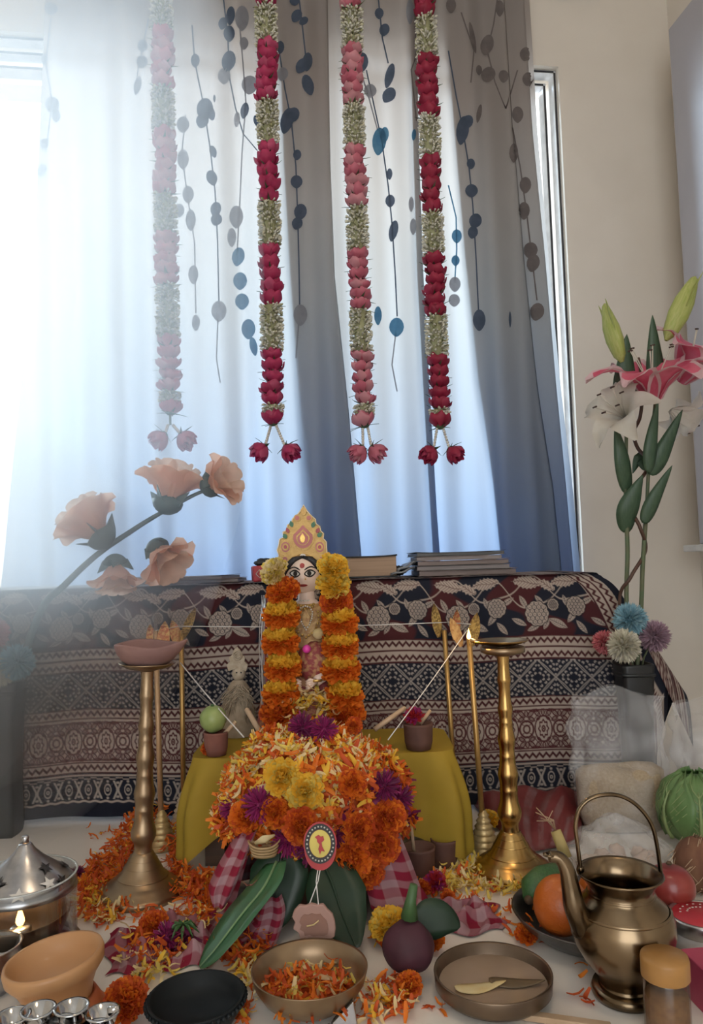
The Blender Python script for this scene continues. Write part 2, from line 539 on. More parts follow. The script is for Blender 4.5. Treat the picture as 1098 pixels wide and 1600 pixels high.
VINES = [
 (S_, [(300, 40), (304, 95), (318, 165), (328, 230), (336, 300), (340, 380), (342, 480)]), (G_, [(341, 490), (338, 560), (344, 598)]),
 (S_, [(466, -10), (472, 40), (478, 95)]), (S_, [(436, 80), (445, 140), (455, 190), (462, 260), (465, 340), (467, 420), (468, 485)]), (G_, [(467, 500), (462, 560)]),
 (S_, [(348, -10), (356, 60), (358, 120), (368, 170), (380, 210), (402, 236)]), (G_, [(372, 20), (378, 80), (384, 160), (378, 240), (374, 330), (370, 400)]),
 (S_, [(590, -10), (597, 60), (606, 100)]), (S_, [(572, 110), (585, 170), (596, 220), (606, 290), (612, 350), (617, 430), (620, 495)]), (G_, [(618, 520), (612, 570), (620, 612)]),
 (S_, [(700, 80), (712, 150), (722, 200), (732, 260), (738, 320), (743, 400), (747, 485)]),
 (T_, [(778, -10), (770, 40), (760, 80), (772, 130), (790, 170), (808, 110)]), (T_, [(800, 200), (812, 260), (822, 330), (830, 400), (838, 470)]),
 (G_, [(232, 30), (222, 80), (214, 120)]), (G_, [(290, 180), (284, 240), (292, 300), (304, 380), (306, 490)]),
 (B_, [(700, 290), (712, 340), (713, 390), (710, 440)]), (G_, [(80, 30), (72, 100), (82, 160), (72, 240)]),
 (G_, [(540, 30), (556, 90), (575, 150), (590, 205)]), (T_, [(660, 60), (642, 110), (650, 190)]), (T_, [(720, 20), (740, 80), (735, 130)]),
]
for m, pts in VINES: vine(pts, m)
LEAVES = [
 (S_, 320, 172, 26, 36, .1), (S_, 316, 190, 20, 24, .3), (S_, 329, 178, 14, 24, -.3), (S_, 333, 238, 11, 20, -.3), (S_, 331, 279, 17, 25, -.3), (S_, 337, 328, 17, 24, .2), (S_, 338, 344, 18, 20, .3), (G_, 342, 487, 24, 33, 0),
 (S_, 305, 96, 14, 22, 0), (S_, 335, 155, 4, 12, 0),
 (S_, 463, 26, 16, 22, .5), (S_, 474, 34, 12, 16, .9), (S_, 471, 104, 18, 26, .5), (S_, 480, 98, 16, 30, .1), (S_, 481, 134, 18, 34, -.3), (S_, 460, 3, 16, 14, 0),
 (S_, 448, 190, 20, 42, .25), (S_, 457, 181, 20, 26, .5), (S_, 464, 243, 13, 17, .1), (S_, 463, 285, 19, 21, 0), (S_, 469, 332, 20, 26, .2), (S_, 464, 350, 17, 20, .3), (G_, 469, 493, 22, 34, 0),
 (S_, 438, 75, 12, 20, 0), (G_, 441, 117, 18, 22, .2),
 (S_, 348, 38, 14, 20, .2), (S_, 360, 26, 14, 30, .1), (S_, 358, 54, 18, 26, 0), (S_, 357, 97, 22, 34, .2), (G_, 350, 120, 20, 26, 0), (G_, 378, 30, 22, 40, 0), (G_, 381, 69, 14, 20, 0),
 (S_, 382, 174, 13, 26, .2), (G_, 390, 134, 26, 30, .1), (G_, 370, 188, 10, 24, .1), (S_, 400, 190, 8, 18, -.2), (G_, 369, 340, 22, 36, 0), (G_, 362, 372, 14, 30, 0), (B_, 372, 402, 20, 30, .2), (B_, 375, 440, 22, 28, 0), (B_, 378, 472, 22, 26, 0), (B_, 388, 515, 22, 32, 0), (B_, 396, 542, 12, 30, -.2),
 (S_, 608, 120, 14, 40, .25), (S_, 607, 150, 20, 26, .6), (S_, 600, 48, 16, 20, .2), (S_, 592, 22, 14, 18, 0), (S_, 566, 98, 18, 30, 0), (G_, 578, 143, 20, 22, 0),
 (B_, 592, 222, 22, 44, .1), (B_, 600, 212, 14, 26, .1), (S_, 608, 273, 9, 18, 0), (S_, 609, 315, 15, 20, 0), (S_, 614, 362, 14, 34, .2), (B_, 590, 494, 12, 30, 0), (B_, 619, 512, 23, 30, 0), (G_, 555, 170, 14, 20, 0), (G_, 642, 320, 8, 24, 0), (G_, 645, 355, 10, 26, 0),
 (S_, 722, 205, 20, 46, .15), (S_, 729, 192, 18, 24, .5), (S_, 735, 257, 13, 17, 0), (S_, 736, 299, 20, 21, 0), (S_, 742, 346, 20, 24, .3), (S_, 738, 364, 16, 20, .2), (S_, 748, 501, 20, 34, 0),
 (B_, 713, 370, 16, 22, 0), (B_, 711, 408, 13, 17, 0), (G_, 710, 445, 18, 24, 0), (G_, 709, 470, 18, 20, 0), (B_, 646, 212, 7, 18, .1),
 (T_, 760, 72, 20, 32, .2), (T_, 762, 118, 22, 24, 0), (T_, 748, 110, 10, 16, 0), (T_, 820, 86, 18, 22, .2), (T_, 824, 125, 18, 22, .1), (T_, 786, 120, 16, 20, 0), (T_, 808, 180, 18, 26, 0), (T_, 820, 290, 18, 26, 0), (T_, 818, 330, 18, 28, 0), (T_, 828, 392, 22, 26, 0), (T_, 832, 412, 20, 28, .2), (T_, 838, 488, 22, 28, .2), (T_, 780, 14, 14, 26, 0), (T_, 704, 10, 16, 24, 0), (T_, 802, 240, 14, 30, 0), (S_, 796, 500, 5, 26, 0), (T_, 748, 178, 8, 30, .2), (T_, 738, 60, 8, 50, -.2),
 (G_, 223, 73, 16, 20, 0), (G_, 222, 98, 18, 20, .1), (G_, 215, 135, 12, 30, .2), (G_, 80, 15, 22, 20, 0), (G_, 70, 94, 10, 18, 0), (G_, 82, 165, 22, 26, .1), (G_, 88, 182, 14, 20, 0), (G_, 70, 226, 14, 18, .3), (G_, 66, 268, 16, 22, .2),
 (G_, 286, 196, 20, 26, 0), (G_, 286, 250, 18, 32, 0), (G_, 294, 305, 18, 28, 0), (G_, 280, 330, 16, 22, 0), (G_, 298, 345, 16, 34, 0), (G_, 302, 430, 16, 30, 0), (G_, 306, 505, 13, 26, 0), (G_, 640, 20, 12, 40, 0), (G_, 538, 80, 8, 20, 0),
]
for m, px, py, w_, h_, a_ in LEAVES: leaf_print(px, py, w_, h_, a_, m)
# curtain rod with its brackets, just above the picture
M_steel = mat('brushed_steel', (.55, .55, .56), .28, 1.0, col2=(.42, .42, .44), scale=60)
rod = thing('curtain_rod', 'metal curtain rod above the window, just out of sight', 'rod', tuple(wpt(0, .09, Z1 + .02)))
rp_ = MB().tube([wpt(-1.2, .09, Z1 + .02) - rod.location, wpt(.75, .09, Z1 + .02) - rod.location], .011, 14)
rp_.build('pole', M_steel, rod)
for u in (-1.1, .7):
    MB().tube([wpt(u, 0, Z1 + .02) - rod.location, wpt(u, .09, Z1 + .02) - rod.location], .008, 10).build('bracket', M_steel, rod)

# cupboard
cu = .99
pA = P(1041, 46, 2.02)          # far top edge of the grey side
pB = P(1096, 850, 2.02)
cb = thing('wall_cupboard', 'grey laminate wall cupboard filling the right edge', 'cupboard', (0, 0, 0))
ua = (pA - WALL_O).dot(WALL_U); ub_ = (pB - WALL_O).dot(WALL_U)
ucu = (ua + ub_) / 2
na = (pA - WALL_O).dot(WALL_N)
ztop, zbot = pA.z, pB.z
wall_box(MB(), ucu, UR - .002, na, na + 1.1, zbot, ztop).build('body', M_cup, cb, smooth=False, bevel=.003)
wall_box(MB(), ucu - .012, UR - .002, na - .06, na + 1.1, zbot - .02, zbot - .001).build('ledge', M_pale, cb, smooth=False, bevel=.003)
# ================================================================== TABLE AND PRINTED CLOTH
YT, ZT, XL, XR, TD = 1.43, .428, -.84, .485, .36
M_wood_dark = mat('dark_table_wood', (.06, .035, .022), .5, col2=(.09, .05, .03), scale=8, stretch=(1, 12, 12))
tb = thing('low_table', 'low dark wooden table hidden under the block-printed cloth', 'table', (-.18, YT + TD / 2, 0))
cx_, cy_ = tb.location.x, tb.location.y
MB().box((0, 0, ZT - .02), (XR - XL - .02, TD - .02, .03)).build('tabletop', M_wood_dark, tb, smooth=False, bevel=.003)
for sx in (-1, 1):
    for sy in (-1, 1):
        MB().box((sx * (XR - XL - .12) / 2, sy * (TD - .12) / 2, (ZT - .035) / 2), (.05, .05, ZT - .035)).build('leg', M_wood_dark, tb, smooth=False, bevel=.003)

CREAM = np.array([.36, .30, .26]); MAROON = np.array([.058, .016, .018]); NAVY = np.array([.014, .016, .026]); BLACK = np.array([.010, .010, .014])
AA = .0007
def st(d):                      # coverage from a signed distance in metres (inside < 0)
    return np.clip(.5 - d / (2 * AA), 0, 1)
def mixc(c, col, k):
    return c * (1 - k[..., None]) + col * k[..., None]
def zigzag(x, d, mid, per=.0125, amp=.0046, w=.0022):
    t = np.abs((x / per) % 1 - .5) * 2
    return st(np.abs(d - mid - (t - .5) * 2 * amp * .8) * .75 - w)
def lens(x, y, l, w):           # pointed oval half-length l half-width w
    return np.abs(y) - w * (1 - np.clip(np.abs(x) / l, 0, 1.2) ** 2)
def rot(x, y, a):
    return x * math.cos(a) + y * math.sin(a), -x * math.sin(a) + y * math.cos(a)
def floral(x, d, c):
    per, h = .148, .113
    # ground: soft maroon and navy patches that follow the vine
    g = np.sin(x * 2 * PI / per + 1.2 * np.sin(d * 40)) + .8 * np.sin(d * 60 + x * 21)
    c = mixc(c, MAROON, np.clip(g * 4 + .5, 0, 1))
    def wrap(cx):
        return (x - cx + per / 2) % per - per / 2
    # vine
    for ph, dy, am in ((0, .040, .026), (.074, .030, .020)):
        vy = dy + am * np.sin((x + ph) * 2 * PI / per) + .006 * np.sin((x + ph) * 4 * PI / per + 1)
        c = mixc(c, CREAM * .95, st(np.abs(d - vy) * .8 - .0011))
    # leaves
    for (cx, cy, l, w, a) in ((.010, .088, .015, .0050, .5), (.036, .100, .013, .0044, -.4), (.126, .098, .015, .005, .9), (.110, .078, .016, .0055, -.9), (.020, .052, .014, .0048, 1.1),
                              (.060, .094, .011, .004, -1.0), (.138, .050, .014, .005, -.5), (.082, .092, .019, .0070, .45), (.050, .050, .012, .0044, .9), (.098, .050, .011, .004, 1.3)):
        lx, ly = rot(wrap(cx), d - cy, a)
        e = lens(lx, ly, l, w)
        k = st(e)
        vein = np.maximum(st(np.abs(ly) - .0005), st(np.abs((lx + np.abs(ly) * .9) % .0042 - .0021) - .00045) * (np.abs(ly) > .0006))
        c = mixc(c, CREAM, k)
        c = mixc(c, NAVY, vein * st(e + .001))
    # leafy sprays on the upper edge
    for (cx, cy, l, w, a) in ((.030, .016, .030, .0130, .12), (.100, .014, .029, .012, -.15), (.066, .022, .020, .010, .5)):
        lx, ly = rot(wrap(cx), d - cy, a)
        e = lens(lx, ly, l, w) + .0028 * np.abs(np.sin(lx * 420))
        k = st(e)
        c = mixc(c, CREAM, k)
        vein = np.maximum(st(np.abs(ly - .002 * np.sin(lx * 120)) - .0006), st(np.abs((lx * 1.0 + np.abs(ly) * 1.1) % .0062 - .0031) - .0006))
        c = mixc(c, MAROON, vein * st(e + .0012))
    # round blossoms of scale-like petals
    for (cx, cy, R) in ((.044, .074, .021), (.118, .060, .0165), (.075, .058, .010)):
        dx, dy = wrap(cx), d - cy
        th = np.arctan2(dy, dx); r = np.hypot(dx * 1.05, dy)
        rr = R * (1 + .09 * np.abs(np.cos(th * 5)))
        c = mixc(c, BLACK, st(r - rr - .0018))
        c = mixc(c, CREAM, st(r - rr))
        pit = R * .40
        row = np.floor(dy / (pit * .8)); oy = dy - (row + .5) * pit * .8
        ox = (dx + (row % 2) * pit / 2) % pit - pit / 2
        cell = np.hypot(ox, oy + pit * .16)
        c = mixc(c, NAVY, st(np.abs(cell - pit * .47) - .0006) * st(r - rr + .0016))
        c = mixc(c, MAROON, st(cell - pit * .10) * st(r - rr + .002))
    return c
def tile(x, d, d0, d1, per):
    a = np.abs(((x / per) % 1) - .5) * 2            # 0 at motif centre .. 1 at border
    b = np.abs((d - (d0 + d1) / 2)) / ((d1 - d0) / 2)
    return a, b
def sc(e, s):                    # normalised distance to coverage
    return st(e * s)
def navy_band(x, d, d0, d1, c):
    per = .067; s = (d1 - d0) / 2
    a, b = tile(x, d, d0, d1, per)
    k = np.zeros_like(a)
    dg = np.abs(a - b) * .7
    k = np.maximum(k, sc(dg - .075 * (1 - .6 * np.abs(2 * a - 1)), s) - sc(dg - .028 * (1 - np.abs(2 * a - 1) * 1.5), s))
    for (p, q, r) in ((.10, .42, .085), (.10, .70, .075), (.28, .58, .08), (.22, .88, .075), (.46, .82, .085), (.66, .93, .06),
                      (.42, .10, .085), (.70, .10, .075), (.58, .28, .08), (.88, .22, .075), (.82, .46, .085), (.93, .66, .06), (.94, .94, .10), (.0, .14, .07)):
        e = np.hypot(a - p, b - q) - r
        cut = np.hypot(a - p - .05, b - q + .05) - r * .62
        k = np.maximum(k, sc(e, s) * (1 - sc(cut, s)))
    return mixc(c, CREAM * np.array([.86, .92, .98]), np.clip(k, 0, 1))
def medal_band(x, d, d0, d1, c):
    """lobed medallions, leaf scrolls and eyes in heavy maroon line"""
    per = .062; s = (d1 - d0) / 2
    a, b = tile(x, d, d0, d1, per)
    k = np.zeros_like(a)
    def ln(e, w): return sc(np.abs(e) - w, s)
    r1 = np.hypot(a * 1.55, b)
    lob = .40 + .05 * np.cos(np.arctan2(b, a * 1.5) * 8)
    for e, w in ((r1 - .14, .050), (r1 - lob, .060), (np.hypot(a * 1.3, b) - .66, .050)):
        k = np.maximum(k, ln(e, w))
    k = np.maximum(k, ln(np.hypot((a - 1) * 1.1, b) - .20, .05)); k = np.maximum(k, ln(np.hypot((a - 1) * 1.05, b) - .42, .055))
    for ang, cx, cy, l, w_ in ((.75, .34, .80, .26, .10), (-.75, .72, .80, .26, .10), (.5, .70, .52, .22, .09), (-.5, .30, .52, .12, .05), (1.57, 0, .84, .15, .09), (1.57, 1.0, .80, .17, .10), (0, .5, .95, .26, .05)):
        lx = (a - cx) * math.cos(ang) + (b - cy) * math.sin(ang); ly = -(a - cx) * math.sin(ang) + (b - cy) * math.cos(ang)
        e = np.abs(ly) - w_ * (1 - np.clip(np.abs(lx) / l, 0, 1.3) ** 2)
        k = np.maximum(k, ln(e, .040)); k = np.maximum(k, sc(np.maximum(np.abs(ly) - .018, np.abs(lx) - l * .6), s))
    for dia in (.98, 1.32):
        k = np.maximum(k, ln(a + b * .9 - dia, .034) * (b > .2))
    k = np.maximum(k, ln(b - .985, .035)); k = np.maximum(k, sc(np.hypot(a * 1.4, b) - .055, s))
    return mixc(c, MAROON * 1.25, np.clip(k, 0, 1))
def eye_band(x, d, d0, d1, c):
    per = .037; s = (d1 - d0) / 2
    a, b = tile(x, d, d0, d1, per)
    k = np.zeros_like(a)
    def ln(e, w): return sc(np.abs(e) - w, s)
    e1 = np.hypot(a * 1.9, b * 1.15) - .62
    k = np.maximum(k, ln(e1, .09)); k = np.maximum(k, sc(np.hypot(a * 1.2, b) - .20, s) - sc(np.hypot(a * 1.2, b) - .08, s))
    k = np.maximum(k, ln((1 - a) - (1 - b) * .0 - .42 * b, .10) * (b < .95))
    k = np.maximum(k, sc(np.hypot(a - 1, b) - .16, s)); k = np.maximum(k, sc(np.hypot(a, b - .85) - .13, s)); k = np.maximum(k, sc(np.hypot(a - .95, b - .72) - .12, s))
    return mixc(c, CREAM * np.array([.9, .95, .97]), np.clip(k, 0, 1))
def cloth_colour(x, d, xr=None):
    """printed pattern; x metres along the table, d metres below the table edge"""
    x = np.asarray(x, float); d = np.asarray(d, float)
    c = np.zeros(x.shape + (3,)) + NAVY
    c = np.where((d < .113)[..., None], floral(x, d, c), c)
    def band(lo, hi, col):
        return np.where(((d >= lo) & (d < hi))[..., None], col, c)
    c = band(.113, .157, CREAM)
    z = np.maximum(np.maximum(zigzag(x, d, .1225), zigzag(x, d, .1475)), np.maximum(st(np.abs(d - .1345) - .0016), st(np.abs(d - .156) - .0016)))
    z = np.maximum(z, st(np.abs(d - .114) - .0016))
    c = np.where(((d >= .1125) & (d < .158))[..., None], mixc(c, MAROON, z), c)
    c = np.where(((d >= .158) & (d < .224))[..., None], navy_band(x, d, .158, .224, c), c)
    c = band(.224, .247, CREAM)
    z = np.maximum(np.maximum(zigzag(x, d, .2335), st(np.abs(d - .2425) - .0013)), st(np.abs(d - .225) - .0014))
    c = np.where(((d >= .224) & (d < .247))[..., None], mixc(c, MAROON, z), c)
    c = band(.247, .320, CREAM)
    c = np.where(((d >= .247) & (d < .320))[..., None], medal_band(x, d, .249, .319, c), c)
    c = band(.320, .341, CREAM)
    z = np.maximum(np.maximum(zigzag(x, d, .3315), st(np.abs(d - .3225) - .0013)), st(np.abs(d - .341) - .0015))
    c = np.where(((d >= .320) & (d < .342))[..., None], mixc(c, MAROON, z), c)
    c = mixc(c, CREAM * .95, st(np.abs(d - .3455) - .0017))
    c = mixc(c, CREAM * .9, st(np.abs(d - .3512 - .0012 * np.sign(np.sin(x * 260))) - .0009))
    c = np.where(((d >= .354) & (d < .389))[..., None], eye_band(x, d, .354, .389, c), c)
    c = mixc(c, CREAM * .95, st(np.abs(d - .3925 - .0010 * np.sin(x * 300)) - .0018))
    if xr is not None:           # woven border down the right edge: q = distance from that edge
        q = np.asarray(xr, float)
        b_ = np.zeros_like(c) + NAVY
        b_ = np.where(((q > .016) & (q < .060))[..., None], CREAM, b_)
        z = np.maximum(zigzag(d, q, .026), zigzag(d, q, .050))
        z = np.maximum(z, np.maximum(st(np.abs(q - .038) - .002), st(np.abs(q - .059) - .0016)))
        b_ = np.where(((q > .016) & (q < .061))[..., None], mixc(b_, MAROON, z), b_)
        c = np.where((q < .061)[..., None], b_, c)
    return c
def cloth_material():
    m = bpy.data.materials.new('block_printed_cotton'); m.use_nodes = True
    nt = m.node_tree; N = nt.nodes; L = nt.links
    b = N['Principled BSDF']; b.inputs['Roughness'].default_value = .9; b.inputs['Specular IOR Level'].default_value = .15
    at = N.new('ShaderNodeAttribute'); at.attribute_name = 'print'
    nz = N.new('ShaderNodeTexNoise'); nz.inputs['Scale'].default_value = 9; nz.inputs['Detail'].default_value = 5
    mr = N.new('ShaderNodeMapRange'); mr.inputs['To Min'].default_value = .82; mr.inputs['To Max'].default_value = 1.15
    L.new(nz.outputs['Fac'], mr.inputs['Value'])
    mu = N.new('ShaderNodeVectorMath'); mu.operation = 'SCALE'
    L.new(at.outputs['Color'], mu.inputs[0]); L.new(mr.outputs['Result'], mu.inputs['Scale'])
    L.new(mu.outputs[0], b.inputs['Base Color'])
    return m
M_cloth = cloth_material()
def colour_grid(X, Y, Z, C):
    """numpy grid -> (verts, faces, colours)"""
    r, k = X.shape
    v = np.stack([X, Y, Z], -1).reshape(-1, 3)
    idx = np.arange(r * k).reshape(r, k)
    f = np.stack([idx[:-1, :-1], idx[:-1, 1:], idx[1:, 1:], idx[1:, :-1]], -1).reshape(-1, 4)
    return v, f, C.reshape(-1, 3)
def coloured_mesh(name, parts, material):
    V = np.concatenate([p[0] for p in parts]); off = 0; Fs = []
    for p in parts:
        Fs.append(p[1] + off); off += len(p[0])
    Fq = np.concatenate(Fs); C = np.concatenate([p[2] for p in parts])
    me = bpy.data.meshes.new(name)
    me.vertices.add(len(V)); me.vertices.foreach_set('co', V.ravel())
    me.loops.add(Fq.size); me.loops.foreach_set('vertex_index', Fq.ravel().astype(np.int32))
    me.polygons.add(len(Fq))
    me.polygons.foreach_set('loop_start', np.arange(0, Fq.size, 4, dtype=np.int32))
    me.polygons.foreach_set('loop_total', np.full(len(Fq), 4, dtype=np.int32))
    me.polygons.foreach_set('use_smooth', np.ones(len(Fq), dtype=bool))
    a = me.color_attributes.new('print', 'FLOAT_COLOR', 'POINT')
    a.data.foreach_set('color', np.concatenate([C, np.ones((len(C), 1))], 1).ravel().astype(np.float32))
    me.materials.append(material)
    me.update(calc_edges=True); me.validate()
    return me
parts = []
# front fall
nx, nz = 1060, 340
s = np.linspace(0, 1, nx)[None, :].repeat(nz, 0); v = np.linspace(0, 1, nz)[:, None].repeat(nx, 1)
d = v * .418
xr = XR + .005 + .105 * np.clip((d - .01) / .32, 0, 1) ** .8 - .03 * np.exp(-(d / .018))
X = XL + (XR - .07 - XL) * s
kk = np.clip((s - .93) / .07, 0, 1)
X = XL + (XR - .06 - XL) * np.minimum(s / .93, 1) + (xr - (XR - .06)) * kk
drop = 1 - .42 * np.clip((X - (XR + .02)) / .10, 0, 1) ** 1.2      # the corner hangs shorter
dd = d * drop
fold = .006 * np.sin(X * 17 + 1) * v + .004 * np.sin(X * 41 + 2 * v) * v + .003 * np.sin(X * 7)
Y = YT - .012 * np.clip(v * 4, 0, 1) - fold - .035 * kk * v * np.sin(kk * PI * .9) + .06 * kk ** 2 * v
edge_r = .010
Z = ZT - dd - 0.0
Y = Y + .012 * np.exp(-dd / .008)
sag = .0012 * np.sin(X * 23) 
C = cloth_colour(X, d + sag * 2, (xr - X) * 1.0 + .0)
parts.append(colour_grid(X, Y, Z, C))
# top
tx, ty = 300, 40
s = np.linspace(0, 1, tx)[None, :].repeat(ty, 0); v = np.linspace(0, 1, ty)[:, None].repeat(tx, 1)
X2 = XL + (XR - .025 - XL) * s; Y2 = YT + v * TD; Z2 = np.full_like(X2, ZT) + .001 * np.sin(X2 * 30) - .006 * (1 - np.clip(v * 12, 0, 1)) ** 2 * 0
parts.append(colour_grid(X2, Y2, Z2, cloth_colour(X2, .113 - np.clip(v * TD, 0, .1))))
# right fall behind the corner fold, with the navy hem
rx, rz = 90, 110
s = np.linspace(0, 1, rx)[None, :].repeat(rz, 0); v = np.linspace(0, 1, rz)[:, None].repeat(rx, 1)
fl = .145 * np.clip(v, 0, 1) ** .9 * (1 - .35 * s)
X3 = XR - .02 + fl + .02 * np.clip(v * 6, 0, 1) + .012 * np.sin(s * 16) * v
Y3 = YT + .02 + s * (TD - .03)
dr = .40 - .14 * np.exp(-((s - .12) / .14) ** 2) - .03 * np.sin(s * 8)
Z3 = ZT - v * dr
q3 = (1 - v) * dr
C3 = cloth_colour(Y3 * 1.0, .40 - q3 * .9, q3)
parts.append(colour_grid(X3, Y3, Z3, C3))
tc_me = coloured_mesh('tablecloth', parts, M_cloth)
tcl = obj('tablecloth', tc_me)
tag(tcl, 'maroon and navy block-printed cotton cloth draped over the low table', 'tablecloth')

# ================================================================== HANGING ROSE AND JASMINE GARLANDS
def petal_surface(r, h, span, t_curl=.25, nu=4, nv=4, base=.35, phase=0.0, wav=.06, r0=None):
    """one cupped petal round the z axis, centred on angle 'phase'"""
    def fn(a, b):
        s = a * 2 - 1; t = b
        wd = span * (math.sin(min(1, t * 1.15 + .18) * PI * .62)) 
        R = r * (base + (1 - base) * math.sin(t * PI * .55)) + r * t_curl * max(0, t - .6) ** 1.5 * 2.2
        R *= 1 + wav * math.cos(s * 5 + phase * 3) * t
        hh = h * t * (1 - .12 * s * s * t)
        an = phase + s * wd
        return (R * math.cos(an), R * math.sin(an), hh)
    return fn
def rose_mesh(name, mats, r=.030, h=.030, seed=0, sepals=True, full=True):
    """plump blown rose: rounded overlapping petals round a tight centre"""
    q = random.Random(seed)
    mb = MB()
    layers = [(6, 1.0, .95, .62, .10), (5, .84, 1.04, .70, .06), (5, .64, 1.08, .72, .03), (4, .44, 1.10, .9, .0), (3, .24, 1.08, 1.1, 0)]
    for n, rk, hk, sp, cu in layers:
        off = q.random() * 6
        for i in range(n):
            ph = off + 2 * PI * i / n + q.uniform(-.15, .15)
            R0 = r * rk * q.uniform(.92, 1.08); H0 = h * hk * q.uniform(.88, 1.08); tl = q.uniform(-.12, .12)
            def fn(a_, b_):
                s_ = a_ * 2 - 1; t = b_
                wd = sp * math.sin(PI * min(.5, .14 + t * .46)) * math.sqrt(max(.02, 1 - max(0, (t - .62) / .40) ** 2))
                R = R0 * (.40 + .62 * math.sin(min(1, t * 1.25) * PI * .5)) * (1 - .16 * max(0, t - .55) * 2) + R0 * cu * max(0, t - .7) * 3
                R *= 1 - .10 * s_ * s_ * t + .03 * math.sin(s_ * 4 + ph * 5)
                an = ph + s_ * wd
                return (R * math.cos(an), R * math.sin(an), H0 * t * (1 + tl * s_) - .10 * H0 * s_ * s_ * t)
            mb.grid(fn, 5, 5, q.choice((0, 0, 1)))
    if sepals:
        for i in range(5):
            a = 2 * PI * i / 5 + q.uniform(-.3, .3)
            L = r * q.uniform(.9, 1.35); dz = q.uniform(-.25, .35) * r
            c, s_ = math.cos(a), math.sin(a)
            pts = [(c * L * t - s_ * wd * (1 - t) * r * .20, s_ * L * t + c * wd * (1 - t) * r * .20, .001 + dz * t * t - .001 * wd * wd) for t in (0.1, .5, .8, 1.0) for wd in (-1, 0, 1)]
            mb.add(pts, [(k * 3 + j, k * 3 + j + 1, k * 3 + j + 4, k * 3 + j + 3) for k in range(3) for j in range(2)], 2)
        mb.ball((0, 0, .001), (r * .42, r * .42, r * .2), 8, 5, 2)
    return mb.mesh(name, mats)
M_sepal = mat('sepal_green', (.06, .11, .05), .7, col2=(.10, .14, .07), transl=.2)
ROSE_COL = {
 'magenta': (mat('rose_magenta', (.55, .045, .14), .55, col2=(.40, .02, .09), transl=.35), mat('rose_magenta_light', (.62, .09, .20), .55, transl=.35)),
 'pink': (mat('rose_pink', (.66, .20, .26), .55, col2=(.58, .14, .20), transl=.35), mat('rose_pink_light', (.72, .32, .36), .55, transl=.35)),
 'crimson': (mat('rose_crimson', (.40, .022, .065), .55, col2=(.30, .012, .045), transl=.33), mat('rose_crimson_light', (.48, .04, .10), .55, transl=.33)),
}
ROSES = {k: [rose_mesh('rose', [a, b2, M_sepal], seed=i * 7 + len(k)) for i in range(4)] for k, (a, b2) in ROSE_COL.items()}
TIPS = {k: rose_mesh('rose', [a, b2, M_sepal], r=.027, h=.038, seed=31 + len(k)) for k, (a, b2) in ROSE_COL.items()}
M_jas = [mat('jasmine_bud', (.72, .68, .50), .6, col2=(.78, .76, .64), transl=.25), mat('jasmine_bud_green', (.46, .46, .26), .6, transl=.25), mat('jasmine_bud_cream', (.82, .80, .70), .6, transl=.25)]
def bud():
    v, f = [], []
    prof = [(0, 0), (.0011, .001), (.0012, .006), (.0024, .0078), (.0020, .0105), (0, .0125)]
    mb = MB().lathe(prof, 5)
    return np.concatenate(mb.V), mb.Fs
BUD = bud()
def jasmine_mesh(h, r, seed):
    q = random.Random(seed); mb = MB()
    mb.lathe([(r * .60, 0), (r * .66, h * .5), (r * .60, h)], 10, 1, cap0=True, cap1=True)
    n = int(h * 3000)
    for i in range(n):
        a = q.uniform(0, 2 * PI); z = q.uniform(.0, h)
        d_ = Vector((math.cos(a), math.sin(a), q.uniform(-.6, .6)))
        m = Matrix.Translation((math.cos(a) * r * .60, math.sin(a) * r * .60, z)) @ aim(d_, q.uniform(0, 6)) @ Matrix.Scale(q.uniform(1.0, 1.4), 4)
        mb.many(BUD[0], BUD[1], [m], [q.choice((0, 0, 1, 2, 2, 2, 2))])
    return mb.mesh('jasmine_buds', M_jas)
M_pearl = mat('pearl_bead', (.72, .68, .60), .3, coat=.4)
GAR_N = .155
GARLANDS = [
 ('pink', [(251, -40), (254, 120), (258, 300), (262, 500), (266, 650)], [(-40, 48, 'j'), (48, 140, 'r'), (140, 205, 'j'), (205, 305, 'r'), (305, 368, 'j'), (368, 447, 'r'), (447, 527, 'j'), (527, 612, 'r'), (612, 628, 'j'), (628, 646, 'r')], [(258, 690), (283, 690)], 'faint pink rose and jasmine garland, leftmost of the four hanging before the curtain'),
 ('magenta', [(414, -40), (417, 120), (420, 300), (424, 500), (427, 665)], [(-40, 12, 'r'), (12, 68, 'j'), (68, 160, 'r'), (160, 225, 'j'), (225, 317, 'r'), (317, 385, 'j'), (385, 478, 'r'), (478, 547, 'j'), (547, 633, 'r'), (633, 644, 'j'), (644, 663, 'r')], [(414, 709), (446, 709)], 'bright magenta rose and jasmine garland hanging before the curtain, second from the left'),
 ('pink', [(548, -40), (551, 120), (556, 300), (563, 500), (570, 665)], [(-40, 16, 'r'), (16, 76, 'j'), (76, 165, 'r'), (165, 232, 'j'), (232, 325, 'r'), (325, 392, 'j'), (392, 485, 'r'), (485, 550, 'j'), (550, 632, 'r'), (632, 646, 'j'), (646, 666, 'r')], [(567, 711), (581, 710)], 'salmon pink rose and jasmine garland hanging before the curtain, third from the left'),
 ('crimson', [(663, -40), (668, 120), (674, 300), (681, 500), (687, 665)], [(-40, 28, 'r'), (28, 90, 'j'), (90, 185, 'r'), (185, 246, 'j'), (246, 335, 'r'), (335, 400, 'j'), (400, 495, 'r'), (495, 558, 'j'), (558, 640, 'r'), (640, 648, 'j'), (648, 668, 'r')], [(677, 713), (703, 712)], 'deep crimson rose and jasmine garland hanging before the curtain, rightmost of the four'),
]
M_string = mat('white_thread', (.75, .73, .70), .8)
M_green_thread = mat('green_stem_thread', (.16, .20, .08), .8)
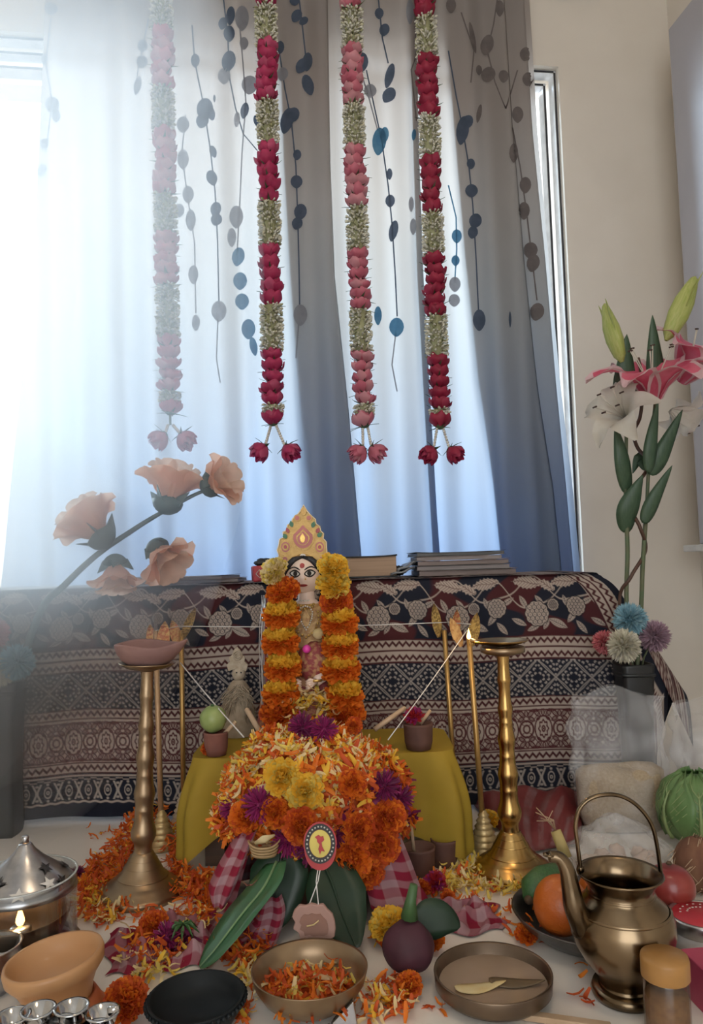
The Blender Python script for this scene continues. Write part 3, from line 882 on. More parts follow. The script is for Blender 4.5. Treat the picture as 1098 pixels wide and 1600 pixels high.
for gi, (colk, path, secs, tips, lab) in enumerate(GARLANDS):
    def gp(py):
        px = interp(py, [p[1] for p in path], [p[0] for p in path])
        u, z = Wp(px, py, GAR_N); return wpt(u, GAR_N, z)
    top = gp(-40)
    g = thing('hanging_garland', lab, 'garland', tuple(top), group='rose and jasmine garlands before the curtain')
    # hanging cord from the rod to the first flowers, running on as the core
    core = [wpt((top - WALL_O).dot(WALL_U), .115, Z1 + .03), top] + [gp(y) for y in range(0, 660, 60)] + [gp(664)]
    MB().tube([p - top for p in core], .003, 6).build('cord', M_green_thread, g)
    q = random.Random(gi)
    for (y0, y1, k) in secs:
        a, b2 = gp(y0), gp(y1)
        L = (a - b2).length
        if k == 'r':
            n = max(1, round(L / .0285))
            for i in range(n):
                c = b2 + (a - b2) * ((i + .02) / n)
                o = obj('rose', q.choice(ROSES[colk]), g, c - top, (q.uniform(-.2, .2), q.uniform(-.2, .2), q.uniform(0, 6)))
                sc_ = q.uniform(.94, 1.08); o.scale = (sc_, sc_, (L / n) / .0285 * q.uniform(.98, 1.1))
        else:
            o = tag(obj('jasmine_buds', jasmine_mesh(L, .027 if L > .03 else .024, gi * 20 + y0), g, b2 - top), kind='stuff')
            dv = (a - b2).normalized(); o.rotation_euler = dv.to_track_quat('Z', 'Y').to_euler()
    end = gp(664)
    for ti, (tx_, ty_) in enumerate(tips):
        u, z = Wp(tx_, ty_, GAR_N); tp = wpt(u, GAR_N + .004 * (1 - 2 * ti), z) + Vector((0, 0, .018))
        st_ = end + Vector((.006 * (2 * ti - 1), 0, 0))
        mb = MB(); nb = 9
        for i in range(nb):
            c = st_ + (tp - st_) * ((i + .5) / nb) - top
            mb.ball(c, .0042, 8, 6)
        mb.tube([st_ - top, tp - top], .0008, 4)
        mb.build('bead_string', M_pearl, g)
        dirv = Vector(((ti * 2 - 1) * .75, -.35, -.8)) if len(tips) == 2 else Vector((0, 0, -1))
        o = obj('end_rose', TIPS[colk], g, tp - top); o.rotation_euler = dirv.to_track_quat('Z', 'Y').to_euler()
# ================================================================== FLOWERS AND PETALS (shared shapes)
def petal_strip(L, W, curl=.3, seg=3, cup=.25):
    """narrow loose petal lying along +x"""
    v, f = [], []
    for i in range(seg + 1):
        t = i / seg
        w = W * (.35 + .65 * math.sin(PI * (.12 + .80 * t)))
        for s in (-.5, 0, .5):
            v.append((L * t, w * s, curl * L * (t - .5) ** 2 * 1.6 + cup * W * abs(s) * 2))
    for i in range(seg):
        for j in range(2):
            f.append((i * 3 + j, i * 3 + j + 1, i * 3 + j + 4, i * 3 + j + 3))
    return np.array(v), f
PETALS = [petal_strip(1, .26, c, 3, k) for c, k in ((.5, .2), (-.4, .3), (.9, .15))]
M_or = mat('marigold_orange', (.88, .27, .025), .65, col2=(.80, .19, .015), transl=.38, scale=60)
M_do = mat('marigold_deep_orange', (.70, .14, .025), .65, col2=(.58, .085, .018), transl=.38, scale=60)
M_ye = mat('marigold_yellow', (.95, .66, .08), .65, col2=(.92, .55, .05), transl=.38, scale=60)
M_cr = mat('petal_cream', (.86, .74, .44), .65, col2=(.84, .66, .32), transl=.35, scale=60)
M_pu = mat('chrysanthemum_purple', (.20, .012, .085), .6, col2=(.13, .008, .055), transl=.25, scale=60)
M_ma = mat('chrysanthemum_magenta', (.34, .02, .135), .6, transl=.25, scale=60)
M_py = mat('petal_pale_yellow', (.88, .70, .16), .65, transl=.38, scale=60)
M_red = mat('petal_red', (.45, .02, .03), .6, transl=.25)
M_leaf = mat('leaf_green', (.045, .12, .035), .4, col2=(.07, .16, .05), transl=.15, scale=30)
PET = [M_or, M_do, M_ye, M_cr, M_pu, M_py]
def bloom_mesh(name, r, mats, n=120, seed=0, pol=1.75, squash=.8, w=.5, two=None, core=.45, lo=None, root=.25):
    """dense ball-like bloom (marigold, chrysanthemum) facing +z"""
    q = random.Random(seed); mb = MB()
    mb.ball((0, 0, 0), (r * core, r * core, r * core * squash), 10, 6, lo if lo is not None else 0)
    bv, bf = petal_strip(1, w, .35, 2, .3)
    for i in range(n):
        cz = 1 - (1 - math.cos(pol)) * (i + .5) / n
        th = i * 2.39996 + q.uniform(-.2, .2)
        sr = math.sqrt(max(0, 1 - cz * cz))
        d = Vector((sr * math.cos(th), sr * math.sin(th), cz))
        k = q.uniform(.85, 1.12)
        tip = Vector((d.x, d.y, d.z * squash)) * r * k
        base = tip * root
        ax = (tip - base)
        L = ax.length; ax.normalize()
        up = (Vector((0, 0, 1)) + Vector((q.uniform(-.4, .4), q.uniform(-.4, .4), 0)))
        side = up.cross(ax)
        if side.length < 1e-4: side = Vector((1, 0, 0))
        side.normalize(); nn = ax.cross(side)
        m = np.eye(4)
        m[:3, 0] = np.array(ax) * L; m[:3, 1] = np.array(side) * L; m[:3, 2] = np.array(nn) * L; m[:3, 3] = np.array(base)
        if two is None: mi = q.choice((0, 0, 1)) if len(mats) > 1 else 0
        else: mi = 1 if (cz < two) else 0
        mb.many(bv, bf, [m], [mi])
    return mb.mesh(name, mats)
BL = {
 'orange': [bloom_mesh('marigold', .027, [M_or, M_do], 230, s, w=.85, core=.62, root=.5) for s in (1, 2)],
 'deep': [bloom_mesh('marigold', .027, [M_do, M_or], 230, s, w=.85, core=.62, root=.5) for s in (3, 4)],
 'yellow': [bloom_mesh('marigold', .027, [M_ye, M_py], 230, s, w=.85, core=.62, root=.5) for s in (5, 6)],
 'pale': [bloom_mesh('marigold', .027, [M_cr, M_py], 200, 8, w=.85, core=.62, root=.5)],
 'two': [bloom_mesh('marigold', .027, [M_ye, M_or], 260, s, two=.28, pol=2.25, w=.85, core=.6, squash=.95, root=.5) for s in (9, 10, 11)],
 'purple': [bloom_mesh('chrysanthemum', .027, [M_pu, M_ma], 100, s, w=.22, squash=.7) for s in (12, 13)],
 'magenta': [bloom_mesh('chrysanthemum', .027, [M_ma, M_pu], 110, s, w=.20, squash=.75) for s in (14,)],
 'red': [bloom_mesh('red_blossom', .027, [M_red, M_ma], 60, s, w=.5) for s in (15,)],
}
def flower(name, kind, loc, r, label, cat='flower', face=(0, -.6, .8), i=0, group=None):
    me = BL[kind][i % len(BL[kind])]
    o = obj(name, me, None, loc)
    s = r / .027; o.scale = (s, s, s)
    o.rotation_euler = (Vector(face).to_track_quat('Z', 'Y').to_matrix() @ Matrix.Rotation(i * 1.7, 3, 'Z')).to_euler()
    return tag(o, label, cat, group)

# ================================================================== STOOL UNDER THE YELLOW CLOTH
SX0, SX1, SY0, SY1, SZ = -.262, .150, 1.185, 1.36, .163
M_yel = mat('sheer_yellow_cotton', (.46, .31, .03), .75, col2=(.41, .27, .025), transl=.3, scale=14, bump=.15, bscale=500)
stl = thing('wooden_stool', 'low wooden stool under the yellow cloth, carrying the goddess figure', 'stool', ((SX0 + SX1) / 2, (SY0 + SY1) / 2, 0))
MB().box((0, 0, SZ - .015), (SX1 - SX0 - .02, SY1 - SY0 - .02, .022)).build('seat', M_wood_dark, stl, smooth=False, bevel=.002)
for sx in (-1, 1):
    for sy in (-1, 1):
        MB().box((sx * (SX1 - SX0 - .07) / 2, sy * (SY1 - SY0 - .06) / 2, (SZ - .026) / 2), (.03, .03, SZ - .026)).build('leg', M_wood_dark, stl, smooth=False)
def yellow_drape():
    n, rows = 200, 22
    cx, cy = (SX0 + SX1) / 2, (SY0 + SY1) / 2
    hx, hy = (SX1 - SX0) / 2, (SY1 - SY0) / 2
    V, Fc = [], []
    for r in range(rows + 1):
        v = r / rows
        for i in range(n):
            a = 2 * PI * i / n
            c, s = math.cos(a), math.sin(a)
            e = .22
            x = hx * math.copysign(abs(c) ** e, c); y = hy * math.copysign(abs(s) ** e, s)
            corner = (abs(c * s) * 2) ** 3
            fl = .010 * v + (.030 * corner + .008 * math.sin(a * 11)) * math.sin(min(1, v * 1.25) * PI * .62)
            nl = math.hypot(c, s)
            x += c * fl; y += s * fl * .8
            hem = .012 + .030 * (1 - corner) * (1 + .6 * math.sin(a * 3 + 1)) 
            z = SZ + .003 - v * (SZ + .003 - hem)
            if r == 0: z = SZ + .003
            V.append((cx + x, cy + y, z))
    for r in range(rows):
        for i in range(n):
            k = (i + 1) % n
            Fc.append((r * n + i, (r + 1) * n + i, (r + 1) * n + k, r * n + k))
    mb = MB().add(V, Fc)
    top = [(cx, cy, SZ + .003)] + V[:n]
    mb.add(top, [(0, 1 + i, 1 + (i + 1) % n) for i in range(n)])
    return mb
tag(yellow_drape().build('yellow_cloth', M_yel), 'yellow cotton cloth draped over the stool under the goddess figure', 'cloth')

# ================================================================== GODDESS FIGURE
IY = 1.275
IO = P(482, 1180, IY); IO = Vector((IO.x, IY, SZ + .004))
def ip(px, py, dy=0.0):
    return P(px, py, IY + dy) - IO
M_skin = mat('painted_clay_skin', (.76, .60, .50), .45, col2=(.72, .55, .45), scale=20)
M_hair = mat('black_hair', (.012, .012, .016), .5, scale=80, bump=.4, bscale=300)
M_gold = mat('gold_foil', (.62, .42, .13), .38, .75, col2=(.52, .32, .09), scale=120, bump=.3, bscale=400)
M_goldc = mat('gold_painted_card', (.55, .36, .12), .45, .3, col2=(.46, .28, .09), scale=90, bump=.3, bscale=500)
M_pinkc = mat('rose_paint', (.50, .17, .16), .55)
M_grn = mat('green_gem', (.010, .13, .04), .4)
M_rubi = mat('red_gem', (.34, .025, .03), .4)
M_white = mat('white_paint', (.72, .68, .63), .5)
M_blackp = mat('black_paint', (.012, .010, .010), .5)
M_lip = mat('lip_red', (.36, .05, .05), .5)
M_sari = mat('red_brocade', (.26, .045, .045), .65, col2=(.42, .22, .10), scale=110, bump=.4, ramp=(.45, .6))
M_brown = mat('gold_brocade', (.36, .20, .08), .55, .2, col2=(.50, .33, .14), scale=160, bump=.5, ramp=(.4, .6))
M_pinkb = mat('hot_pink_bead', (.75, .06, .40), .4)
idol = thing('goddess_figure', 'painted clay goddess figure with a tall gold crown behind the petal mound', 'figurine', tuple(IO))
hc = ip(474, 899); HR = 30.0 / 1180 * IY
# torso, lap and base in one body
zc = hc.z
mb = MB()
def body_ring(z, rx, ry, y=0.0): return (z, rx, ry, y)
rings = [body_ring(0, .085, .055), body_ring(.03, .088, .058), body_ring(.075, .080, .052), body_ring(.11, .055, .040), body_ring(.15, .046, .034), body_ring(zc - .125, .046, .034), body_ring(zc - .080, .056, .034), body_ring(zc - .057, .050, .028), body_ring(zc - .047, .024, .020), body_ring(zc - .040, .0145, .0145), body_ring(zc - .02, .0130, .0130, -.002)]
seg = 28; V = []; Fc = []
for (z, rx, ry, y) in rings:
    for j in range(seg):
        a = 2 * PI * j / seg
        V.append((hc.x + .004 + rx * math.cos(a), y + ry * math.sin(a), z))
for i in range(len(rings) - 1):
    for j in range(seg):
        k = (j + 1) % seg
        Fc.append((i * seg + j, i * seg + k, (i + 1) * seg + k, (i + 1) * seg + j))
mi = []
for i in range(len(rings) - 1):
    mi += [1 if rings[i][0] < .10 else (2 if rings[i][0] < zc - .05 else 0)] * seg
mb.add(V, Fc, mi)
mb.add([V[j] for j in range(seg)], [tuple(range(seg))[::-1]], 1)
mb.build('body', [M_skin, M_sari, M_brown], idol)
for sx in (-1, 1):
    sh = Vector((hc.x + sx * .044, -.004, zc - .078)); el = Vector((hc.x + sx * .050, -.020, zc - .15)); wr = Vector((hc.x + sx * .020, -.056, zc - .168))
    a = MB().tube([sh, sh.lerp(el, .5) + Vector((sx * .004, 0, 0)), el, el.lerp(wr, .5), wr], [.015, .013, .011, .010, .008], 12)
    ao = a.build('arm', M_skin, idol)
    for k in range(4):
        p0 = wr + Vector((-sx * .002, -.004, .004 - k * .004))
        MB().tube([wr, p0 + Vector((-sx * .008, -.006, 0)), p0 + Vector((-sx * .014, -.004, -.003))], [.0035, .003, .002], 6).build('finger', M_skin, ao)
    MB().lathe([(.0095, 0), (.011, .002), (.0095, .004)], 14, c=tuple(wr)).build('bangle', M_gold, ao)
# head: egg shape, chin, cheeks, nose
def headfn(d):
    k = 1.0
    if d.z < 0: k *= 1 - .10 * (-d.z) ** 1.5 * (1 - abs(d.x) * .3)
    f = max(0, -d.y)
    k += .13 * math.exp(-((d.x / .12) ** 2 + ((d.z + .10) / .20) ** 2)) * (f > .5)         # nose
    k += .035 * math.exp(-((d.x / .22) ** 2 + ((d.z + .42) / .10) ** 2)) * (f > .4)        # lips
    k -= .035 * (math.exp(-(((abs(d.x) - .34) / .18) ** 2 + ((d.z - .10) / .14) ** 2))) * (f > .4)   # eye sockets
    k += .03 * math.exp(-((d.x / .2) ** 2 + ((d.z + .82) / .15) ** 2))                     # chin
    return k
HRX, HRY, HRZ = HR * .96, HR * .95, HR * 1.10
mb = MB().ball(hc, (HRX, HRY, HRZ), 48, 36, fn=headfn)
head = mb.build('head', M_skin, idol)
def face_pt(sx, sz, lift=.0006):
    """point on the face; sx, sz in units of head radii"""
    y2 = max(0.02, 1 - sx * sx - sz * sz)
    d = Vector((sx, -math.sqrt(y2), sz)).normalized()
    k = headfn(d)
    return Vector((hc.x + d.x * HRX * k, hc.y + d.y * HRY * k - lift, hc.z + d.z * HRZ * k))
def face_patch(cx, cz, pts, m, name, lift=.0006, parent=None):
    v = [tuple(face_pt(cx, cz, lift))]; n = len(pts)
    for k in (.5, 1.0):
        v += [tuple(face_pt(cx + x * k, cz + z * k, lift)) for x, z in pts]
    f = [(0, 1 + i, 1 + (i + 1) % n) for i in range(n)] + [(1 + i, 1 + n + i, 1 + n + (i + 1) % n, 1 + (i + 1) % n) for i in range(n)]
    return MB().add(v, f).build(name, m, parent or head)
def oval(w, h, n=20, tilt=0.0, pinch=0.0):
    r = []
    for i in range(n):
        a = 2 * PI * i / n
        x = math.cos(a) * w; z = math.sin(a) * h * (1 - pinch * abs(math.cos(a)) ** 2)
        r.append((x * math.cos(tilt) - z * math.sin(tilt), x * math.sin(tilt) + z * math.cos(tilt)))
    return r
for sx in (-1, 1):
    face_patch(sx * .40, .10, oval(.31, .19, tilt=sx * .10, pinch=.45), M_blackp, 'eye_outline', .0006)
    face_patch(sx * .40, .10, oval(.23, .115, tilt=sx * .10, pinch=.4), M_white, 'eye_white', .0011)
    face_patch(sx * .38, .10, oval(.115, .115), M_blackp, 'iris', .0016)
    bro = []
    for i in range(9):
        t = i / 8; x = sx * (.12 + .58 * t); z = .26 + .17 * math.sin(t * PI * .8) - .05 * t
        bro.append(face_pt(x, z, .0008))
    MB().tube(bro, [.0006, .0010, .0012, .0012, .0012, .0011, .001, .0008, .0005], 6).build('eyebrow', M_blackp, head)
    # earring
    e = Vector((hc.x + sx * HRX * 1.02, hc.y + .002, hc.z - HRZ * .45))
    MB().ball(e, (.004, .004, .007), 10, 8).build('earring', M_gold, head)
face_patch(0, .46, oval(.13, .12), M_lip, 'forehead_mark', .0007)
face_patch(0, -.46, oval(.27, .075, pinch=.3), M_lip, 'lips', .0009)
MB().ball(face_pt(.16, -.16, .0006), .0014, 8, 6).build('nose_ring', M_gold, head)
# hair: cap with a parting and locks down both shoulders
mb = MB()
def hairfn(d): return 1.0
for (dx, dz, rx, ry, rz) in ((0, .004, 1.10, 1.02, 1.10),):
    mb.ball((hc.x, hc.y + HRY * .30, hc.z + HRZ * .16), (HRX * rx, HRY * ry, HRZ * rz), 32, 22)
for sx in (-1, 1):
    pts = [face_pt(0, .86, .001), face_pt(sx * .45, .74, .0025), face_pt(sx * .78, .45, .003), Vector((hc.x + sx * HRX * 1.0, hc.y - .004, hc.z)), Vector((hc.x + sx * HRX * 1.06, hc.y + .002, hc.z - HRZ * .7)),
           Vector((hc.x + sx * HRX * 1.15, hc.y - .004, hc.z - HRZ * 1.5)), Vector((hc.x + sx * (HRX * 1.35), hc.y - .028, hc.z - HRZ * 2.3)), Vector((hc.x + sx * HRX * 1.25, hc.y - .030, hc.z - HRZ * 3.0))]
    mb.tube(pts, [.003, .0055, .0065, .007, .007, .009, .009, .003], 10)
mb.build('hair', M_hair, idol)
# crown: scalloped plate with raised jewels
def cpt(px, py): return ip(px, py)
outl = [(441, 893), (436, 886), (434, 877), (437, 868), (434, 860), (437, 851), (438, 843), (444, 840), (443, 832), (449, 829), (450, 821), (456, 818), (458, 811), (463, 808), (467, 803), (470, 799), (475, 790), (480, 799), (484, 804), (488, 808), (493, 812), (494, 819), (500, 823), (501, 830), (506, 834), (505, 842), (510, 847), (510, 855), (511, 863), (511, 872), (510, 882), (505, 893), (499, 889), (494, 880), (486, 873), (474, 870), (462, 873), (454, 880), (449, 889)]
co = [(cpt(x, y).x, cpt(x, y).z) for x, y in outl]
crown = thing('crown_tmp', None, None)
bpy.data.objects.remove(crown)
bm = bmesh.new()
yf = hc.y - HRY * .35
vs0 = [bm.verts.new((x, yf, z)) for x, z in co]; vs1 = [bm.verts.new((x, yf + .009, z)) for x, z in co]
bm.faces.new(vs0); bm.faces.new(vs1[::-1])
for i in range(len(co)):
    k = (i + 1) % len(co); bm.faces.new((vs0[i], vs1[i], vs1[k], vs0[k]))
bmesh.ops.recalc_face_normals(bm, faces=bm.faces); bmesh.ops.triangulate(bm, faces=[f for f in bm.faces if len(f.verts) > 4])
me = bpy.data.meshes.new('crown'); bm.to_mesh(me); bm.free(); me.materials.append(M_goldc)
crown = obj('crown', me, idol)
MB().tube([(x, yf - .001, z) for x, z in co] + [(co[0][0], yf - .001, co[0][1])], .0013, 6).build('edge_beading', mat('pale_gold_edge', (.78, .62, .38), .4, .3), crown)
crown['label'] = 'tall scalloped gold crown set with coloured drops'
def jewel(pts, m, name, t=.003, off=0.0):
    q = [(cpt(x, y).x, cpt(x, y).z) for x, y in pts]
    MB().poly_prism(q, yf - t - off, yf - off + .001).build(name, m, crown, smooth=False)
def drop(cx, cy, w, h, ang=0.0, n=18):
    r = []
    for i in range(n):
        a = 2 * PI * i / n
        x = math.sin(a) * w * (1 - .5 * max(0, math.cos(a))) * (1 if math.cos(a) < .95 else .6); y = -math.cos(a) * h
        if math.cos(a) > 0: x *= (1 - math.cos(a)) ** .5 + .15
        r.append((cx + x * math.cos(ang) - y * math.sin(ang), cy + x * math.sin(ang) + y * math.cos(ang)))
    return r
jewel(drop(474, 838, 18, 22), M_goldc, 'raised_drop', .0025)
jewel(drop(474, 839, 15.5, 18), M_pinkc, 'rose_drop', .004)
jewel(drop(474, 840, 10.5, 12.5), M_goldc, 'inner_drop', .0052)
jewel(drop(474, 841, 8.5, 10.5), M_pinkc, 'inner_rose_drop', .006)
jewel(drop(473.5, 841, 4, 7.5), M_gold, 'gold_seed', .0075)
for (x, y, w, h, a, m) in ((456, 819, 3.2, 5, -.25, M_grn), (490, 820, 3.2, 5, .3, M_grn), (450, 829, 2.8, 4.5, -.35, M_rubi), (497, 829, 3, 4.5, .45, M_rubi), (446, 838, 3.4, 4.5, -.6, M_grn), (500, 836, 3.4, 4.5, .9, M_grn)):
    jewel(drop(x, y, w, h, a), m, 'gem', .0035)
for (x, y) in ((465, 810), (483, 810)):
    jewel([(x + 5.5 * math.cos(a * .5236), y + 5.5 * math.sin(a * .5236)) for a in range(12)], M_goldc, 'rosette', .003)
    jewel([(x + 3.6 * math.cos(a * .5236), y + 3.6 * math.sin(a * .5236)) for a in range(12)], M_pinkc, 'rosette_centre', .0042)
jewel(drop(475, 799, 4.5, 7.5), M_goldc, 'crest_leaf', .0035)
for (x, y) in ((447, 855), (500, 855)):
    for k, (r_, m) in enumerate(((10, M_goldc), (8, M_pinkc), (5.5, M_goldc), (3, M_rubi))):
        jewel([(x + r_ * .85 * math.cos(a * .3927), y + r_ * math.sin(a * .3927)) for a in range(16)], m, 'side_scroll', .002 + k * .0013)
for (x, y) in ((446, 874), (503, 874)):
    for k, (r_, m) in enumerate(((6, M_goldc), (4, M_pinkc))):
        jewel([(x + r_ * math.cos(a * .5236), y + r_ * math.sin(a * .5236)) for a in range(12)], m, 'side_rosette', .002 + k * .0013)
jewel([(474 + 4.5 * math.cos(a * .5236), 869 + 3.6 * math.sin(a * .5236)) for a in range(12)], M_white, 'brow_pendant', .006)
arc = [ip(x, y) + Vector((0, yf - ip(x, y).y - .002, 0)) for x, y in ((447, 890), (451, 881), (460, 872), (474, 867.5), (488, 872), (496, 881), (502, 890))]
MB().tube(arc, .0026, 8).build('brow_band', M_goldc, crown)
# necklaces
def necklace(pts, r, m, name, dy):
    mb = MB()
    for i in range(len(pts) - 1):
        a, b2 = Vector(pts[i]), Vector(pts[i + 1]); n = max(1, int((b2 - a).length / (r * 2.3)))
        for k in range(n): mb.ball(a.lerp(b2, k / n), r, 8, 6)
    mb.build(name, m, idol)
def chest(px, py, dy=-.042): return ip(px, py, dy)
necklace([chest(x, y, -.02) for x, y in ((463, 934), (468, 938), (475, 939), (482, 938), (487, 934))], .0016, M_pearl, 'choker', 0)
necklace([chest(x, y) for x, y in ((470, 950), (466, 958), (469, 968), (474, 978), (478, 984), (483, 976), (487, 966), (488, 956), (484, 949), (477, 947), (470, 950))], .0015, M_pearl, 'pearl_necklace', 0)
for k, yy in enumerate((942, 946)):
    necklace([chest(462 - k * 2 + i * 4, yy + 6 - abs(i - 3.5) * 1.2, -.036) for i in range(9)], .0022, M_gold, 'gold_necklace', 0)
necklace([chest(x, y) for x, y in ((460, 950), (459, 970), (466, 988), (478, 996), (492, 986), (498, 968), (496, 950))], .0022, M_gold, 'long_gold_necklace', 0)
MB().poly_prism([(chest(x, y).x, chest(x, y).z) for x, y in drop(478, 965, 6, 14)], chest(478, 965).y - .001, chest(478, 965).y + .004).build('pendant', M_brown, idol, smooth=False)
MB().ball(chest(479, 1014, -.062), .0068, 14, 10).build('pink_bead', M_pinkb, idol)
MB().ball(chest(492, 1035, -.035), (.030, .022, .034), 20, 14, fn=lambda d: 1 + .06 * math.sin(d.x * 18) * math.cos(d.z * 14)).build('lap_bundle', M_sari, idol)
MB().ball(chest(497, 990, -.04), (.010, .008, .009), 12, 8).build('flower_charm', M_cr, idol)

# marigold garland round the figure: two falls of blooms
mg = thing('marigold_garland', 'thick orange and yellow marigold garland round the goddess figure', 'garland', tuple(IO))
LEFTC = [(430, 894, 'pale', .021, (-.5, -.7, .5)), (443, 926, 'orange', .024, (-.2, -.6, .8)), (440, 962, 'two', .0255, (0, -.3, .9)), (438, 1003, 'two', .0255, (0, -.2, .9)), (442, 1043, 'two', .026, (0, -.3, .9)), (439, 1082, 'two', .0255, (0, -.3, .9)), (437, 1116, 'orange', .026, (0, -.5, .8))]
RIGHTC = [(520, 889, 'yellow', .0225, (.2, -.7, .6)), (521, 915, 'yellow', .0235, (0, -.7, .7)), (525, 939, 'deep', .0225, (0, -.9, .3)), (530, 972, 'two', .0255, (0, -.3, .9)), (531, 1009, 'two', .026, (0, -.3, .9)), (532, 1046, 'two', .0265, (0, -.2, .9)), (538, 1085, 'two', .0265, (.1, -.4, .9)), (541, 1118, 'orange', .026, (0, -.5, .8))]
for colm in (LEFTC, RIGHTC):
    pl_ = []
    for i, (px, py, k, r, fc) in enumerate(colm):
        p = ip(px, py, -.068); pl_.append(p)
        o = obj('marigold', BL[k][i % len(BL[k])], mg, p)
        s_ = r / .027; o.scale = (s_ * 1.14, s_ * 1.14, s_ * 1.14)
        o.rotation_euler = (Vector(fc).to_track_quat('Z', 'Y').to_matrix() @ Matrix.Rotation(i * 1.3, 3, 'Z')).to_euler()
    MB().tube(pl_, .0015, 6).build('string', M_string, mg)
# yellow petals in the lap between the two falls
q = random.Random(5); mb = MB()
for i in range(170):
    px = q.uniform(446, 526); py = 1120 - (q.random() ** .6) * 45 + abs(px - 486) * .3
    p = ip(px, py, -.075 + q.uniform(-.02, .02) + (1120 - py) * .0004)
    m = TRS(p, (q.uniform(-.8, .8), q.uniform(-.8, .8), q.uniform(0, 6)), q.uniform(.014, .024))
    mb.many(*q.choice(PETALS), [m], [q.choice((0, 1, 1, 2))])
tag(mb.build('lap_petals', [M_ye, M_cr, M_py], mg), kind='stuff')
# tinsel strands at the garland's left edge
M_tin = mat('silver_tinsel', (.6, .56, .54), .3, .8); M_tinr = mat('red_tinsel', (.42, .06, .09), .4, .3)
mb = MB()
for i in range(16):
    x0 = q.uniform(411, 420); pts = [ip(x0 + q.uniform(-3, 3) - 4 * math.sin(t * .8), 930 + t * 42, -.03 + q.uniform(-.01, .01)) for t in range(6)]
    mb.tube(pts, .0007, 4, mi=i % 3 == 0)
mb.build('tinsel', [M_tin, M_tinr], mg)

# ================================================================== PETAL MOUND ON ITS POT
MY = 1.075
mc = P(488, 1245, MY); mtop = P(488, 1132, MY).z
MRX = 147 / 1180 * MY; MRY = .085
zc_m = P(488, 1262, MY).z; MRZ = mtop - zc_m
M_clayd = mat('dark_clay', (.09, .04, .03), .7, col2=(.12, .055, .04), scale=30, bump=.2)
M_clay = mat('red_clay', (.22, .085, .06), .8, col2=(.17, .065, .05), scale=30, bump=.2)
pot = MB().lathe([(.0, .002), (.05, .002), (.066, .02), (.075, .05), (.070, .085), (.05, .105), (.048, .112), (.058, .118), (.056, .122), (.044, .116)], 36, c=(0, 0, 0))
tag(pot.build('ritual_pot', M_clayd, loc=(mc.x, MY + .005, 0)), 'dark round clay pot buried under the petal mound', 'pot')
# the heap: a solid bed of flowers plus loose petals over it
heap = thing('petal_mound', 'heaped mound of orange, yellow and cream petals covering the pot', 'petals', (mc.x, MY, zc_m))
def moundfn(d): return 1 + .05 * math.sin(d.x * 9 + d.y * 5) + .04 * math.sin(d.z * 11 + d.x * 4)
bed = MB().ball((0, .0, 0), (MRX * .90, MRY * .92, MRZ * .90), 40, 26, fn=moundfn)
bd = bed.mesh('flower_bed', [M_do])
V = np.zeros(len(bd.vertices) * 3); bd.vertices.foreach_get('co', V); V = V.reshape(-1, 3)
V[:, 2] = np.where(V[:, 2] < 0, V[:, 2] * .42, V[:, 2]); bd.vertices.foreach_set('co', V.ravel()); bd.update()
obj('flower_bed', bd, heap)
q = random.Random(11); mb = MB()
for i in range(4200):
    th = q.uniform(0, 2 * PI); cz = q.uniform(-.55, 1)
    if math.sin(th) > .5 and cz < .5: continue                     # far side
    sr = math.sqrt(1 - cz * cz)
    d = Vector((sr * math.cos(th), sr * math.sin(th), cz)); k = moundfn(d)
    zz = d.z * MRZ * .93 * k if d.z > 0 else d.z * MRZ * .62
    p = Vector((d.x * MRX * .94 * k, d.y * MRY * .97 * k, zz))
    nrm = Vector((d.x / MRX, d.y / MRY, d.z / MRZ)).normalized()
    R = aim(nrm, q.uniform(0, 6.28)) @ Euler((q.gauss(0, .35), q.gauss(0, .35), 0)).to_matrix().to_4x4()
    L = q.uniform(.013, .028)
    m = Matrix.Translation(p + nrm * q.uniform(.0, .006)) @ R @ Matrix.Scale(L, 4) @ Matrix.Translation((-.5, 0, 0))
    w = [5, 3, 3, 4, 0, 2] if cz > .25 else [7, 5, 1, 1, 0, 1]
    if d.x > .35 and cz < .5: w = [5, 6, 1, 1, 2, 0]
    mb.many(*q.choice(PETALS), [m], [q.choices(range(6), w)[0]])
tag(mb.build('loose_petals', PET, heap), kind='stuff')
